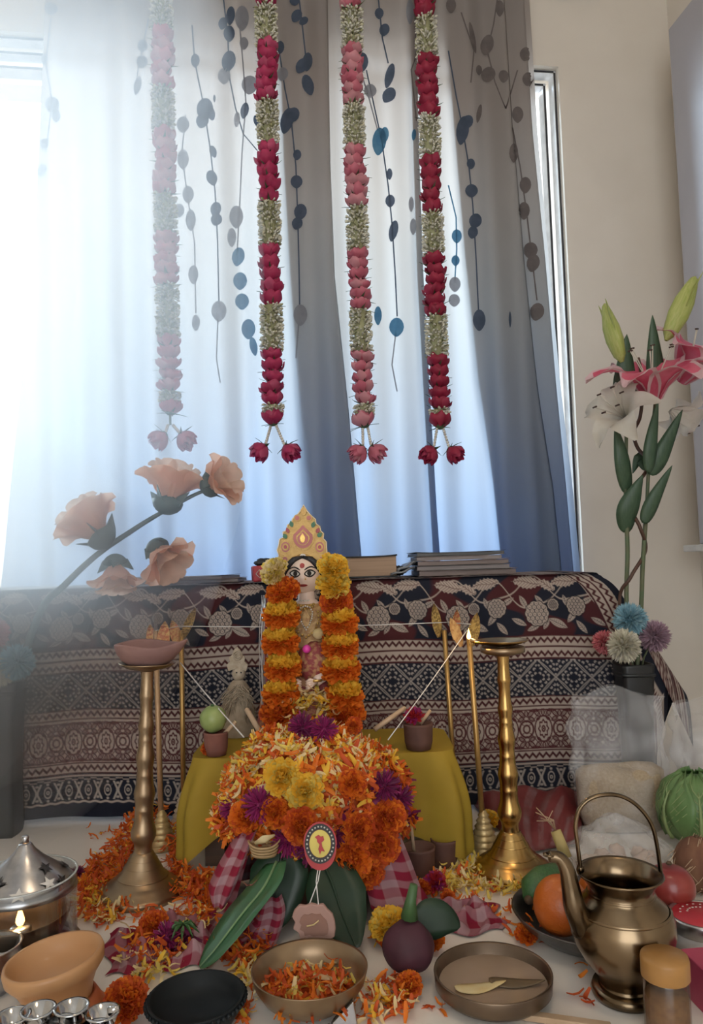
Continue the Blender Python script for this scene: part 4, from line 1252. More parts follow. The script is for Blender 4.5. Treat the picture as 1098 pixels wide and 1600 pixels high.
# separate blooms tucked into the mound: (px, py, kind, radius, depth before mound centre, words)
def on_mound(px, py, lift=.0):
    """front of the mound on a sight line"""
    d = ray(px, py); o = CAM_P - Vector((mc.x, MY, zc_m))
    zz = MRZ if py < 1262 else MRZ * .5
    A = (d.x / MRX) ** 2 + (d.y / MRY) ** 2 + (d.z / zz) ** 2
    B = 2 * (o.x * d.x / MRX ** 2 + o.y * d.y / MRY ** 2 + o.z * d.z / zz ** 2)
    Cc = (o.x / MRX) ** 2 + (o.y / MRY) ** 2 + (o.z / zz) ** 2 - 1
    ds = B * B - 4 * A * Cc
    t = (-B - math.sqrt(ds)) / (2 * A) if ds > 0 else -B / (2 * A)
    return CAM_P + d * t - d.normalized() * lift
for i, (px, py, k, r, lab) in enumerate((
    (472, 1137, 'purple', .021, 'dark purple chrysanthemum crowning the petal mound, left of a pair'),
    (506, 1140, 'magenta', .019, 'purple chrysanthemum crowning the petal mound, right of a pair'),
    (441, 1214, 'yellow', .024, 'yellow marigold on the front of the petal mound, upper of two'),
    (476, 1238, 'yellow', .024, 'yellow marigold on the front of the petal mound, lower of two'),
    (405, 1258, 'magenta', .023, 'magenta chrysanthemum at the lower left of the petal mound'),
    (362, 1262, 'magenta', .017, 'small magenta chrysanthemum at the far left rim of the petal mound'),
    (430, 1268, 'orange', .020, 'orange marigold beside the magenta chrysanthemum on the mound'),
    (384, 1276, 'orange', .021, 'orange marigold at the left lower rim of the petal mound'),
    (600, 1228, 'purple', .021, 'dark purple chrysanthemum on the right shoulder of the mound'),
    (604, 1278, 'deep', .025, 'deep orange marigold at the right lower rim of the mound'),
    (550, 1225, 'orange', .018, 'orange marigold half sunk in the right of the mound'),
    (552, 1134, 'deep', .012, 'small orange marigold on the top right of the mound'),
    (625, 1247, 'purple', .018, 'purple chrysanthemum at the far right rim of the mound'))):
    p = on_mound(px, py, .006)
    flower('chrysanthemum' if k in ('purple', 'magenta') else 'marigold', k, p, r, lab, face=(p.x * 1.5 + .1, -1, .5), i=i, group='blooms set in the petal mound')
for i, (px, py, k, r, dy, lab) in enumerate((
    (470, 1290, 'deep', .022, -.105, 'orange marigold behind the red painted disc'),
    (488, 1322, 'purple', .024, -.085, 'dark purple chrysanthemum half hidden behind the red painted disc'),
    (450, 1312, 'magenta', .022, -.08, 'dim magenta chrysanthemum left of the red painted disc'),
    (560, 1300, 'deep', .024, -.075, 'orange marigold right of the red painted disc'),
    (592, 1318, 'deep', .026, -.070, 'large deep orange marigold hanging at the right below the mound'),
    (552, 1342, 'orange', .025, -.080, 'orange marigold below the mound, above the dark leaf'),
    (575, 1362, 'deep', .020, -.075, 'small orange marigold lowest of the cluster below the mound'),
    (534, 1385, 'yellow', .021, -.085, 'yellow marigold beside the dark leaf below the mound'),
    (520, 1300, 'purple', .020, -.08, 'dark chrysanthemum above right of the red painted disc'))):
    p = P(px, py, MY + dy)
    flower('chrysanthemum' if k in ('purple', 'magenta') else 'marigold', k, p, r, lab, face=(.1, -1, .25), i=i, group='blooms hanging below the petal mound')
# ================================================================== STANDING LAMPS
def ppm(p):
    """metres per picture pixel at a point"""
    return -(CAM_R.transposed() @ (Vector(p) - CAM_P)).z / FPX
M_brass = mat('aged_brass', (.36, .26, .16), .36, .9, col2=(.26, .18, .11), scale=22, bump=.08, bscale=60)
M_brassg = mat('bright_brass', (.54, .35, .13), .26, 1.0, col2=(.38, .23, .08), scale=18, bump=.05, bscale=50)
M_diya = mat('pinkish_clay', (.27, .15, .13), .8, col2=(.22, .12, .11), scale=20, bump=.15)
M_flame = mat('flame', (1, .6, .2), .5, emit=(1.0, .50, .13), estr=5.0)
M_wick = mat('wick', (.25, .22, .18), .9)
def flame(parent, loc, h=.02):
    prof = [(0.0, 0), (.16, .06), (.25, .20), (.23, .36), (.14, .60), (.06, .82), (0.0, 1.0)]
    MB().lathe([(r * h * .8, z * h) for r, z in prof], 14).build('flame', M_flame, parent, loc=loc)
    l = bpy.data.lights.new('flame_light', 'POINT'); l.energy = .25; l.color = (1, .62, .28); l.shadow_soft_size = .006
    lo = bpy.data.objects.new('flame_light', l); COL.objects.link(lo); lo.parent = parent; lo.location = Vector(loc) + Vector((0, 0, h * .5))
COLUMN = [(1470, 0), (1470, 222), (1440, 226), (1432, 208), (1408, 182), (1396, 160), (1392, 152), (1350, 112), (1300, 84), (1264, 63), (1250, 55), (1246, 48), (1225, 46), (1200, 50), (1188, 58), (1165, 66), (1140, 67), (1118, 60), (1090, 52), (1060, 49), (1032, 49), (1026, 51), (1018, 48), (985, 49), (960, 54), (942, 57), (925, 54), (890, 46), (848, 43), (840, 45), (832, 42), (800, 42), (770, 47), (748, 50), (728, 46), (690, 39), (662, 37), (654, 39), (646, 36), (620, 37), (592, 42), (576, 43), (558, 38), (510, 33), (455, 33), (432, 38), (416, 39), (398, 35), (330, 32), (290, 36)]
def lamp_stand(name, label, base, k, mat_, tilt=0.0):
    t = thing(name, label, 'lamp stand', tuple(base), (0, tilt, 0))
    prof = [(r * k, (1470 - y) * k) for y, r in COLUMN]
    ib = 12
    MB().lathe(prof[:ib], 56, wob=lambda a, i: 1 + (.012 * math.cos(a * 14) if 1 <= i <= 3 else 0)).build('base', mat_, t)
    MB().lathe(prof[ib - 1:], 40).build('column', mat_, t)
    for y in (1372, 1318, 1282):
        r = interp(1470 - y, [1470 - a for a, _ in COLUMN][1:], [b for _, b in COLUMN][1:])
        MB().lathe([((r - 2) * k, (1470 - y - 4) * k), ((r + 3.5) * k, (1470 - y) * k), ((r - 4) * k, (1470 - y + 4) * k)], 48).build('ring', mat_, t)
    return t, prof[-1][1]
# left stand with the clay lamp bowl
bL = F(222, 1397); kL = ppm(bL) / 3.43
ls, zt_ = lamp_stand('lamp_stand', 'dull brass lamp stand with a clay bowl, left of the yellow cloth', bL, kL, M_brass, .035)
MB().lathe([(36 * kL, zt_), (60 * kL, zt_ + 10 * kL), (112 * kL, zt_ + 20 * kL), (150 * kL, zt_ + 42 * kL), (152 * kL, zt_ + 48 * kL), (140 * kL, zt_ + 46 * kL), (60 * kL, zt_ + 26 * kL), (0, zt_ + 24 * kL)], 40).build('drip_plate', M_brass, ls)
def clay_bowl():
    mb = MB()
    prof = [(0, .0), (.024, .0), (.036, .009), (.044, .020), (.0475, .031), (.0465, .0335), (.0435, .031), (.036, .016), (.02, .008), (0, .007)]
    mb.lathe(prof, 44)
    V = mb.V[0]
    th = np.arctan2(V[:, 1], V[:, 0]); r = np.hypot(V[:, 0], V[:, 1])
    lip = np.exp(-(th / .42) ** 2) * np.clip(V[:, 2] / .03, 0, 1) ** 1.5
    V[:, 0] *= 1 + .30 * lip; V[:, 2] += .006 * lip
    V[:, 2] += .0015 * np.sin(th * 3 + 1) * (V[:, 2] / .03)
    return mb
cbw = clay_bowl().build('clay_oil_lamp', M_diya)
cbw.location = Vector(bL) + Vector((math.sin(.035) * (zt_ + .013), 0, zt_ + 26 * kL)); cbw.rotation_euler = (0, .035, -.25)
tag(cbw, 'pinkish clay oil lamp with a pinched lip on the left brass stand', 'oil lamp')
# right stand, golden, with a shallow dish and burning wick
bR = F(800, 1362); kR = ppm(bR) / 3.43 * .97
rs, zr_ = lamp_stand('lamp_stand', 'shiny golden brass lamp stand with a burning wick, right of the yellow cloth', bR, kR, M_brassg)
MB().lathe([(36 * kR, zr_), (100 * kR, zr_ + 14 * kR), (124 * kR, zr_ + 24 * kR), (124 * kR, zr_ + 52 * kR), (112 * kR, zr_ + 54 * kR), (30 * kR, zr_ + 50 * kR)], 40).build('cup', M_brass, rs)
d_ = MB().lathe([(0, zr_ + 56 * kR), (70 * kR, zr_ + 60 * kR), (118 * kR, zr_ + 74 * kR), (146 * kR, zr_ + 86 * kR), (147 * kR, zr_ + 90 * kR), (138 * kR, zr_ + 88 * kR), (60 * kR, zr_ + 68 * kR), (0, zr_ + 66 * kR)], 48)
V = d_.V[0]; th = np.arctan2(V[:, 1], -V[:, 0]); r = np.hypot(V[:, 0], V[:, 1])
V[:, 0] -= .011 * np.exp(-((th + .2) / .25) ** 2) * (r > 110 * kR)
d_.build('dish', M_brassg, rs)
fz = zr_ + 90 * kR
MB().tube([(-.035, -.008, fz - .004), (-.044, -.010, fz + .002), (-.0515, -.011, fz + .005)], .0018, 6).build('wick', M_wick, rs)
flame(rs, Vector((-.0515, -.011, fz + .003)), .017)

# ================================================================== GOLD ARROWS IN THEIR CONE BASES, WITH THREAD
M_goldrod = mat('gold_paper_rod', (.55, .34, .12), .35, .7, col2=(.45, .27, .09), scale=40)
M_rodp = mat('peach_gold_rod', (.52, .33, .18), .45, .4)
M_foil = mat('gold_foil_leaf', (.66, .46, .16), .3, .8, col2=(.34, .22, .08), scale=260, bump=.8, bscale=300, ramp=(.42, .58))
M_foilr = mat('red_gold_foil', (.50, .16, .08), .35, .5, col2=(.62, .40, .16), scale=220, bump=.6, ramp=(.42, .58))
M_conebase = mat('gold_ribbed_cone', (.62, .47, .24), .4, .55, col2=(.48, .34, .15), scale=80)
M_conew = mat('ivory_ribbed_cone', (.62, .54, .40), .5, .2, col2=(.50, .42, .28), scale=80)
def arrow(label, foot, top, vanes, rodm, conem, r=.0045):
    """foot on the floor, top = rod tip; vanes = list of (dx, dz0, length, width, tilt, material)"""
    foot = Vector(foot); top = Vector(top)
    t = thing('ritual_arrow', label, 'arrow', tuple(foot), group='gold arrows at the corners of the yellow cloth')
    ax = top - foot
    MB().tube([ax * .08, ax * .5, ax], r, 10).build('rod', rodm, t)
    prof = []
    for i in range(7):
        rr = .024 * (1 - i / 8.5); z = i * .0085
        prof += [(rr, z), (rr + .002, z + .003), (rr * .86, z + .007)]
    MB().lathe([(0, 0)] + prof + [(.004, .062)], 20).build('ribbed_cone', conem, t)
    for (dx, dz, L, w, tl, m) in vanes:
        mb = MB(); n = 8
        vs = []
        for yo in (-.0012, .0012):
            for i in range(n + 1):
                tt = i / n; ww = w * math.sin(PI * min(1, .08 + tt * .92)) ** .7
                for s_ in (-.5, .5):
                    x = s_ * ww; z = L * tt
                    vs.append((x * math.cos(tl) + z * math.sin(tl), yo + .004 * math.sin(s_ * 3), -x * math.sin(tl) + z * math.cos(tl)))
        k = (n + 1) * 2; fc = []
        for i in range(n):
            a = i * 2
            fc += [(a, a + 1, a + 3, a + 2), (k + a + 2, k + a + 3, k + a + 1, k + a), (a, a + 2, k + a + 2, k + a), (a + 1, k + a + 1, k + a + 3, a + 3)]
        fc += [(0, k, k + 1, 1), (k - 2, k - 1, 2 * k - 1, 2 * k - 2)]
        mb.add(vs, fc)
        mb.build('foil_vane', m, t, smooth=False, loc=ax + Vector((dx, 0, dz)))
    return t
aLN_f = F(253, 1325); aLN_t = P(243, 985, aLN_f.y)
aLF_f = Vector((P(286, 1200, 1.385).x, 1.385, 0)); aLF_t = P(283, 985, 1.385)
aRF_f = Vector((P(711, 1200, 1.385).x, 1.385, 0)); aRF_t = P(694, 985, 1.385)
aRN_f = F(757, 1328); aRN_t = P(732, 990, aRN_f.y)
arrow('peach-gold arrow standing just behind the left lamp stand', aLN_f, aLN_t, [(-.004, -.045, .055, .016, -.1, M_foilr), (.010, -.045, .060, .020, .10, M_foilr), (0, -.03, .055, .004, 0, M_tin)], M_rodp, M_conebase)
arrow('gold arrow with a glittering tip between the left lamp stand and the yellow cloth', aLF_f, aLF_t, [(.002, -.015, .060, .014, .42, M_foil), (-.004, -.030, .050, .018, -.25, M_foilr)], M_goldrod, M_conew)
arrow('gold arrow standing furthest back on the right, by the tablecloth', aRF_f, aRF_t, [(-.010, -.012, .062, .018, -.12, M_foil), (.018, -.018, .056, .018, .12, M_foilr)], M_goldrod, M_conew)
arrow('gold arrow in a ribbed cone just left of the golden lamp stand', aRN_f, aRN_t, [(.004, -.02, .055, .020, .20, M_foil), (-.012, -.02, .050, .017, -.35, M_brown)], M_goldrod, M_conebase)
th = thing('sacred_thread', 'thin white thread strung between the gold arrows and down to the mound', 'thread')
def th_seg(a, b2, sag=.004, r=.0008):
    pts = [Vector(a).lerp(Vector(b2), i / 12) - Vector((0, 0, sag * math.sin(PI * i / 12))) for i in range(13)]
    MB().tube(pts, r, 5).build('strand', M_string, th)
off = Vector((0, -.006, 0))
th_seg(P(283, 978, 1.385) + off, P(697, 972, 1.385) + off)
th_seg(P(697, 972, 1.385) + off, P(734, 975, aRN_f.y) + off, 0)
th_seg(P(283, 1035, 1.385) + off, P(381, 1152, MY + .03), .002, .0011)
th_seg(P(283, 978, 1.385) + off, P(245, 985, aLN_f.y) + off, 0)
th_seg(P(728, 985, aRN_f.y) + off, P(606, 1156, MY + .02), .002)

# ================================================================== CUPS, LIME, REEDS ON AND BY THE STOOL
def cup(label, base, r, h, m, group=None):
    mb = MB().lathe([(0, 0), (r * .82, 0), (r * .95, h * .3), (r, h * .9), (r * 1.02, h), (r * .92, h), (r * .85, h * .4), (0, h * .3)], 28)
    return tag(mb.build('clay_cup', m, loc=base), label, 'cup', group)
zs = SZ + .004
def on_stool(px, py): return F(px, py, zs)
c1 = on_stool(338, 1212); c1.y = max(c1.y, SY0 + .022); c1.x = P(338, 1195, c1.y).x
cup('small brown clay cup holding the lime, left corner of the yellow cloth', c1, 19 * ppm(c1), .036, M_clay)
lm = MB().ball((0, 0, .0), 21 * ppm(c1), 24, 16, fn=lambda d: 1 + .02 * math.sin(d.x * 7 + d.z * 5) + .05 * max(0, d.z - .93) * 8)
lime = thing('lime', 'round green lime resting on the clay cup at the left', 'lime', tuple(c1 + Vector((-.004, 0, .036 + 19 * ppm(c1)))))
M_lime = mat('lime_skin', (.24, .32, .10), .4, col2=(.30, .36, .13), scale=40, bump=.1, bscale=200)
lm.build('fruit', M_lime, lime)
MB().lathe([(0, 0), (.003, 0), (.002, .003), (0, .003)], 8).build('stem_scar', M_leaf, lime, loc=(0, -.004, 21 * ppm(c1) * .99))
c2 = on_stool(655, 1200); c2.y = max(c2.y, SY0 + .022); c2.x = P(655, 1190, c2.y).x
cup('dark clay cup with a red blossom, right corner of the yellow cloth', c2, 23 * ppm(c2), .040, M_clayd)
flower('red_blossom', 'red', c2 + Vector((-.006, -.006, .050)), .016, 'red blossom lying in the cup on the right of the yellow cloth', i=1, face=(-.3, -.6, .7))
M_reed = mat('pale_reed', (.50, .36, .24), .7, col2=(.42, .29, .18), scale=30)
def reed(label, a, b2, r=.004, name='reed_pen'):
    a = Vector(a); b2 = Vector(b2); L = b2 - a
    t = thing(name, label, 'reed pen', tuple(a), group='reed pens round the mound')
    MB().tube([(0, 0, 0), L * .5, L], [r, r, r * .9], 10).build('shaft', M_reed, t)
    MB().tube([L, L * 1.03], [r * .92, r * .3], 10).build('cut_tip', M_cr, t)
reed('thin pale reed pen leaning out of the cup with the lime', c1 + Vector((.012, 0, .030)), P(368, 1128, c1.y), .0035)
reed('short pale reed pen left of the goddess, above the mound', P(410, 1150, 1.2), P(385, 1108, 1.22), .0045)
reed('pale reed pen leaning right of the goddess, above the mound', P(585, 1140, 1.2), P(632, 1106, 1.22), .004)
reed('pale reed pen leaning out of the cup with the red blossom', c2 + Vector((.004, .008, .036)), P(672, 1110, 1.22), .003)
f1 = F(655, 1368); f2 = F(695, 1352)
cup('dark clay cup on the floor in front of the yellow cloth, with a reed', f1, 26 * ppm(f1), .042, M_clayd)
cup('smaller dark clay cup on the floor beside the golden cone', f2, 21 * ppm(f2), .040, M_clayd)
reed('pale reed pen standing in the floor cup below the mound', f1 + Vector((-.006, 0, .03)), f1 + Vector((-.010, -.004, .075)), .0025)
# yellowed scraps of petal on the cups
for i, (px, py, dy, lab) in enumerate(((304, 1198, 0, 'withered orange blossom at the left cup with the lime'), (668, 1188, 0, 'withered orange blossom beside the cup with the red blossom'))):
    p = on_stool(px, py + 10); p.y = max(p.y, SY0 + .02)
    flower('marigold', 'deep', p + Vector((0, 0, .009)), .011, lab, i=i)

# ================================================================== PALE FIBRE DOLL BEHIND THE LIME
M_fib = mat('pale_raffia', (.36, .29, .21), .85, col2=(.28, .22, .15), scale=70, bump=.4, bscale=240)
M_fibl = mat('pale_shola_pith', (.46, .39, .30), .85, col2=(.38, .31, .22), scale=120, bump=.5)
dY = 1.345
do = P(368, 1150, dY); doll = thing('fibre_doll', 'small pale raffia doll with a tall crown, behind the lime', 'doll', (do.x, dY, zs))
def dp(px, py, dy=0): return P(px, py, dY + dy) - Vector(doll.location)
zb_ = 0
mb = MB()
h1 = dp(372, 1060)
mb.lathe([(.030, 0), (.032, .02), (.026, .05), (.018, dp(372, 1085).z), (.020, dp(372, 1075).z), (.012, dp(372, 1065).z), (.008, dp(372, 1062).z)], 24)
V = mb.V[0]; V[:, 0] += h1.x
mb.build('body', M_fib, doll)
MB().ball(dp(373, 1052), (.012, .012, .014), 20, 14).build('head', M_fibl, doll)
for sx in (-3.5, 3.5):
    MB().ball(dp(373 + sx, 1051, -.0115), .0014, 8, 6).build('eye', M_blackp, doll)
cr = [(358, 1048), (355, 1038), (360, 1033), (359, 1026), (364, 1022), (366, 1015), (371, 1010), (376, 1015), (379, 1022), (383, 1026), (383, 1033), (388, 1038), (385, 1048), (372, 1042)]
MB().poly_prism([(dp(x, y).x, dp(x, y).z) for x, y in cr], -.008, -.003).build('crown', M_fibl, doll, smooth=False)
for rr in (4, 7):
    MB().tube([dp(371 + rr * math.cos(a * .52), 1024 + rr * math.sin(a * .52), -.010) for a in range(13)], .0011, 5).build('crown_ring', M_fibl, doll)
q = random.Random(3); mb = MB()
for i in range(130):                     # frayed fibre skirt and arms
    s_ = q.choice((-1, 1)); a0 = dp(372 + q.uniform(-10, 10), 1070 + q.uniform(0, 20), -.018)
    a1 = dp(372 + s_ * q.uniform(2, 30), 1105 + q.uniform(-15, 30), -.024 + q.uniform(-.006, .006))
    mb.tube([a0, a0.lerp(a1, .5) + Vector((s_ * .004, -.004, 0)), a1], [.0011, .0010, .0004], 4)
for s_ in (-1, 1):
    for i in range(40):
        a0 = dp(372 + s_ * 12, 1068, -.012); a1 = dp(372 + s_ * (16 + q.uniform(-3, 4)), 1075 + i * 1.3, -.014)
        mb.ball(a1, .0014, 5, 4)
tag(mb.build('fibre_fringe', M_fib, doll), kind='stuff')
mb = MB()
for i in range(7):
    for j in range(4): mb.ball(dp(368 + j * 3.2 + (i % 2) * 1.5, 1072 + i * 5, -.022), .0011, 6, 4)
mb.build('bead_front', M_fibl, doll)

# ================================================================== BOOKS AND PAPERS ON THE TABLE
M_page = mat('yellowed_pages', (.44, .30, .20), .85, col2=(.36, .24, .16), scale=6, stretch=(1, 1, 60))
M_cover = mat('black_book_cover', (.016, .017, .018), .5)
M_mag = [mat('magazine_grey', (.30, .26, .25), .6, col2=(.24, .20, .19), stretch=(1, 1, 40)), mat('magazine_dark', (.10, .10, .10), .5), mat('magazine_brown', (.26, .20, .18), .6, stretch=(1, 1, 40))]
zt2 = ZT + .0015
def slab_book(name, label, x0, x1, y0, y1, z0, z1, pages, cover, rz=0.0, cat='book', group=None, ct=.0015, tilt=0.0):
    c = Vector(((x0 + x1) / 2, (y0 + y1) / 2, z0))
    t = thing(name, label, cat, tuple(c), (0, tilt, rz), group)
    w, dd_, h = x1 - x0, y1 - y0, z1 - z0
    MB().box((0, .002, h / 2), (w - .004, dd_ - .006, h - 2 * ct)).build('pages', pages, t, smooth=False, bevel=.0006)
    MB().box((0, 0, ct / 2), (w, dd_, ct)).build('back_cover', cover, t, smooth=False)
    tp = MB().grid(lambda a, b2: ((a - .5) * w, (b2 - .5) * dd_, h - ct / 2 + .002 * (abs(a - .5) * 2) ** 4), 12, 2)
    o = tp.build('front_cover', cover, t); so = o.modifiers.new('thick', 'SOLIDIFY'); so.thickness = ct
    return t
bx0, bx1 = P(508, 890, 1.55).x, P(621, 890, 1.55).x
zb1 = P(560, 868, 1.55).z
slab_book('thick_book', 'thick brown-paged book with a black cover beside the crown', bx0, bx1, 1.55, 1.70, zt2, zb1, M_page, M_cover, ct=.003)
zz = zt2
rows = [(652, 806, .0105, 2), (651, 798, .0095, 0), (650, 795, .009, 2), (650, 786, .0085, 0), (648, 788, .0075, 1)]
names = ['lowest magazine of the stack on the table', 'second magazine from the bottom of the stack on the table', 'middle magazine of the stack on the table', 'fourth magazine from the bottom of the stack on the table', 'dark topmost magazine of the stack on the table']
for i, (a, b2, hgt, mi_) in enumerate(rows):
    xa, xb = P(a, 890, 1.54).x, P(b2, 890, 1.54).x
    slab_book('magazine', names[i], xa, xb, 1.53, 1.72, zz, zz + hgt, M_mag[mi_], M_mag[1] if i in (1, 4) else M_mag[mi_], rz=(.01, -.02, .015, -.01, .03)[i], cat='magazine', group='magazines stacked on the table', ct=.0007)
    zz += hgt + .0006
# sloping plastic sleeves left of the stack
M_sleeve = mat('grey_plastic_sleeve', (.22, .23, .24), .35, col2=(.10, .10, .11), scale=30)
for i, (a, b2, z0_, z1_, lab) in enumerate(((610, 648, .004, .018, 'grey plastic sleeve leaning on the magazine stack, lower one'), (620, 650, .012, .030, 'grey plastic sleeve leaning on the magazine stack, upper one'))):
    xa, xb = P(a, 890, 1.53).x, P(b2, 890, 1.53).x
    mb = MB().grid(lambda u_, v_: (xa + (xb - xa) * u_, 1.53 + .12 * v_, zt2 + .002 + z0_ + (z1_ - z0_) * u_ + .002 * math.sin(u_ * 9 + v_ * 3)), 8, 5)
    o = mb.build('plastic_sleeve', M_sleeve); so = o.modifiers.new('thick', 'SOLIDIFY'); so.thickness = .004
    tag(o, lab, 'sleeve', 'plastic sleeves by the magazines')
# a crumpled dark bag behind the sleeves
mb = MB().ball((0, 0, 0), (.018, .02, .010), 24, 16, fn=lambda d: 1 + .18 * math.sin(d.x * 9) * math.cos(d.y * 7 + d.z * 5))
tag(mb.build('crumpled_bag', M_cover, loc=(P(622, 893, 1.57).x, 1.59, zt2 + .012)), 'small crumpled dark bag between the book and the magazines', 'bag')
# left: two flat booklets
for i, (a, b2, h0, h1_, lab) in enumerate(((178, 372, 0, .006, 'flat grey booklet on the left of the table, lower of two'), (205, 355, .0065, .013, 'flat grey booklet on the left of the table, upper of two'))):
    xa, xb = P(a, 905, 1.56).x, P(b2, 905, 1.56).x
    slab_book('booklet', lab, xa, xb, 1.54, 1.72, zt2 + h0, zt2 + h1_, M_mag[0], M_mag[2], rz=.04 - .1 * i, cat='booklet', group='booklets on the left of the table', ct=.0006)
# red patterned packet behind the head
M_redp = mat('red_patterned_card', (.42, .035, .05), .5, col2=(.30, .02, .03), scale=30)
rp0, rp1 = P(392, 880, 1.52).x, P(440, 880, 1.52).x
pk = thing('red_packet', 'red patterned packet on the table left of the crown', 'packet', ((rp0 + rp1) / 2, 1.54, zt2), (0, -.05, .2))
MB().box((0, 0, .016), (rp1 - rp0, .05, .032)).build('box', M_redp, pk, smooth=False, bevel=.003)
for k in range(3):
    mb = MB(); s0 = .013 - k * .004
    x_ = -.018 + k * .016
    mb.tube([(x_ - .007, -.0262, .016), (x_, -.0262, .024), (x_ + .007, -.0262, .016), (x_, -.0262, .008), (x_ - .007, -.0262, .016)], .0007, 4)
    mb.build('diamond_print', M_white, pk)
MB().ball((-.005, 0, .038), (.018, .015, .008), 14, 8, fn=lambda d: 1 + .2 * math.sin(d.x * 11 + d.y * 6)).build('dark_bow', M_cover, pk)

# ================================================================== VASES WITH POMPON FLOWERS, LILIES AND PEACH BLOSSOM
VY = 1.372
M_vase = mat('black_glazed_vase', (.012, .014, .016), .35)
def vase(label, x):
    ztop_ = P(990, 1036, VY).z
    t = thing('floor_vase', label, 'vase', (x, VY, 0))
    MB().lathe([(0, 0), (.024, 0), (.026, .01), (.024, .1), (.026, .2), (.030, ztop_ - .004), (.030, ztop_), (.025, ztop_), (.022, .2), (0, .19)], 4 * 8, wob=lambda a, i: 1 / max(abs(math.cos(a)), abs(math.sin(a))) ** .75).build('body', M_vase, t)
    MB().lathe([(.0285, ztop_ - .022), (.0315, ztop_ - .02), (.0315, ztop_ - .016), (.0285, ztop_ - .014)], 32, wob=lambda a, i: 1 / max(abs(math.cos(a)), abs(math.sin(a))) ** .75).build('collar', M_vase, t)
    return t, ztop_
xv = P(990, 1060, VY).x
vase('square black vase on the floor at the right end of the table', xv)
def pompon_mesh(name, r, mats, seed):
    q = random.Random(seed); mb = MB()
    mb.ball((0, 0, 0), r * .45, 12, 8, 0)
    n = 800
    for i in range(n):
        z = 1 - 2 * (i + .5) / n; a = i * 2.39996; s_ = math.sqrt(1 - z * z)
        d = Vector((s_ * math.cos(a), s_ * math.sin(a), z)) + Vector((q.gauss(0, .1), q.gauss(0, .1), q.gauss(0, .1))); d.normalize()
        L = r * q.uniform(.88, 1.05)
        sd = d.orthogonal().normalized() * r * .045; sd.rotate(Matrix.Rotation(q.uniform(0, 6), 3, d))
        p0 = d * r * .4; p1 = d * L * .8; p2 = d * L
        mb.add([p0 - sd, p0 + sd, p1 + sd * 1.3, p1 - sd * 1.3, p2], [(0, 1, 2, 3), (3, 2, 4)], 0 if q.random() < .7 else 1)
    return mb.mesh(name, mats)
PC = {'blue': (mat('pompon_blue', (.28, .50, .60), .7, transl=.2), mat('pompon_blue_light', (.38, .58, .66), .7, transl=.2)),
      'white': (mat('pompon_cream', (.70, .66, .52), .7, transl=.2), mat('pompon_white', (.76, .72, .62), .7, transl=.2)),
      'pink': (mat('pompon_coral', (.62, .16, .18), .7, transl=.2), mat('pompon_coral_light', (.68, .26, .27), .7, transl=.2)),
      'mauve': (mat('pompon_mauve', (.42, .27, .34), .7, transl=.2), mat('pompon_mauve_light', (.48, .33, .40), .7, transl=.2))}
PM = {k: pompon_mesh('pompon_head', .03, list(v), i) for i, (k, v) in enumerate(PC.items())}
M_stem = mat('artificial_stem', (.06, .10, .045), .6, col2=(.10, .10, .05), scale=40)
def pompon(label, px, py, rpx, col, dy, vx, group):
    c = P(px, py, VY + dy); r = rpx * ppm(c)
    t = thing('pompon_flower', label, 'flower', (vx, VY, .20), group=group)
    b = Vector(t.location)
    o = obj('pompon_head', PM[col], t, c - b); s_ = r / .03; o.scale = (s_, s_, s_)
    MB().tube([(0, 0, 0), (c - b) * .5 + Vector((0, 0, .02)), c - b], .0016, 6).build('stem', M_stem, t)
for lab, px, py, rp, col, dy in (('light blue pompon flower, topmost in the vase at the right', 984, 968, 28, 'blue', -.01), ('cream white pompon flower in front in the vase at the right', 974, 1009, 28, 'white', -.036), ('coral pink pompon flower half hidden left in the right vase', 944, 1004, 20, 'pink', -.012), ('mauve pompon flower at the right side of the right vase', 1022, 994, 26, 'mauve', -.018)):
    pompon(lab, px, py, rp, col, dy, xv, 'pompon flowers in the right vase')
xl = P(8, 1060, VY).x
vase('square black vase in the haze at the left edge', xl)
for lab, px, py, rp, col, dy in (('pale blue pompon flower in the hazy vase at the left edge', 26, 1035, 30, 'blue', -.036), ('coral pompon flower in the hazy vase at the left edge', -10, 990, 26, 'pink', -.01), ('cream pompon flower in the hazy vase at the left edge', 2, 1048, 26, 'white', -.04)):
    pompon(lab, px, py, rp, col, dy, xl, 'pompon flowers in the left vase')

def blade(pts, widths, m, name, parent, fold=.25, side=None, roll=0.0):
    """leaf or petal blade along a path; widths per point; creased along the middle"""
    pts = [Vector(p) for p in pts]; n = len(pts)
    V, Fc = [], []
    for i in range(n):
        t = (pts[min(i + 1, n - 1)] - pts[max(i - 1, 0)]).normalized()
        s_ = (side or t.cross(Vector((0, 1, 0)))).copy()
        s_ = (s_ - t * s_.dot(t)).normalized(); nn = s_.cross(t)
        w = widths[i] if hasattr(widths, '__len__') else widths
        for k in (-1, -.5, 0, .5, 1):
            V.append(pts[i] + s_ * (w * .5 * k) + nn * (fold * w * .5 * abs(k)))
    for i in range(n - 1):
        for k in range(4):
            a = i * 5 + k
            Fc.append((a, a + 1, a + 6, a + 5))
    o = MB().add([tuple(v) for v in V], Fc).build(name, m, parent)
    so = o.modifiers.new('thick', 'SOLIDIFY'); so.thickness = .0006; so.offset = 0
    return o
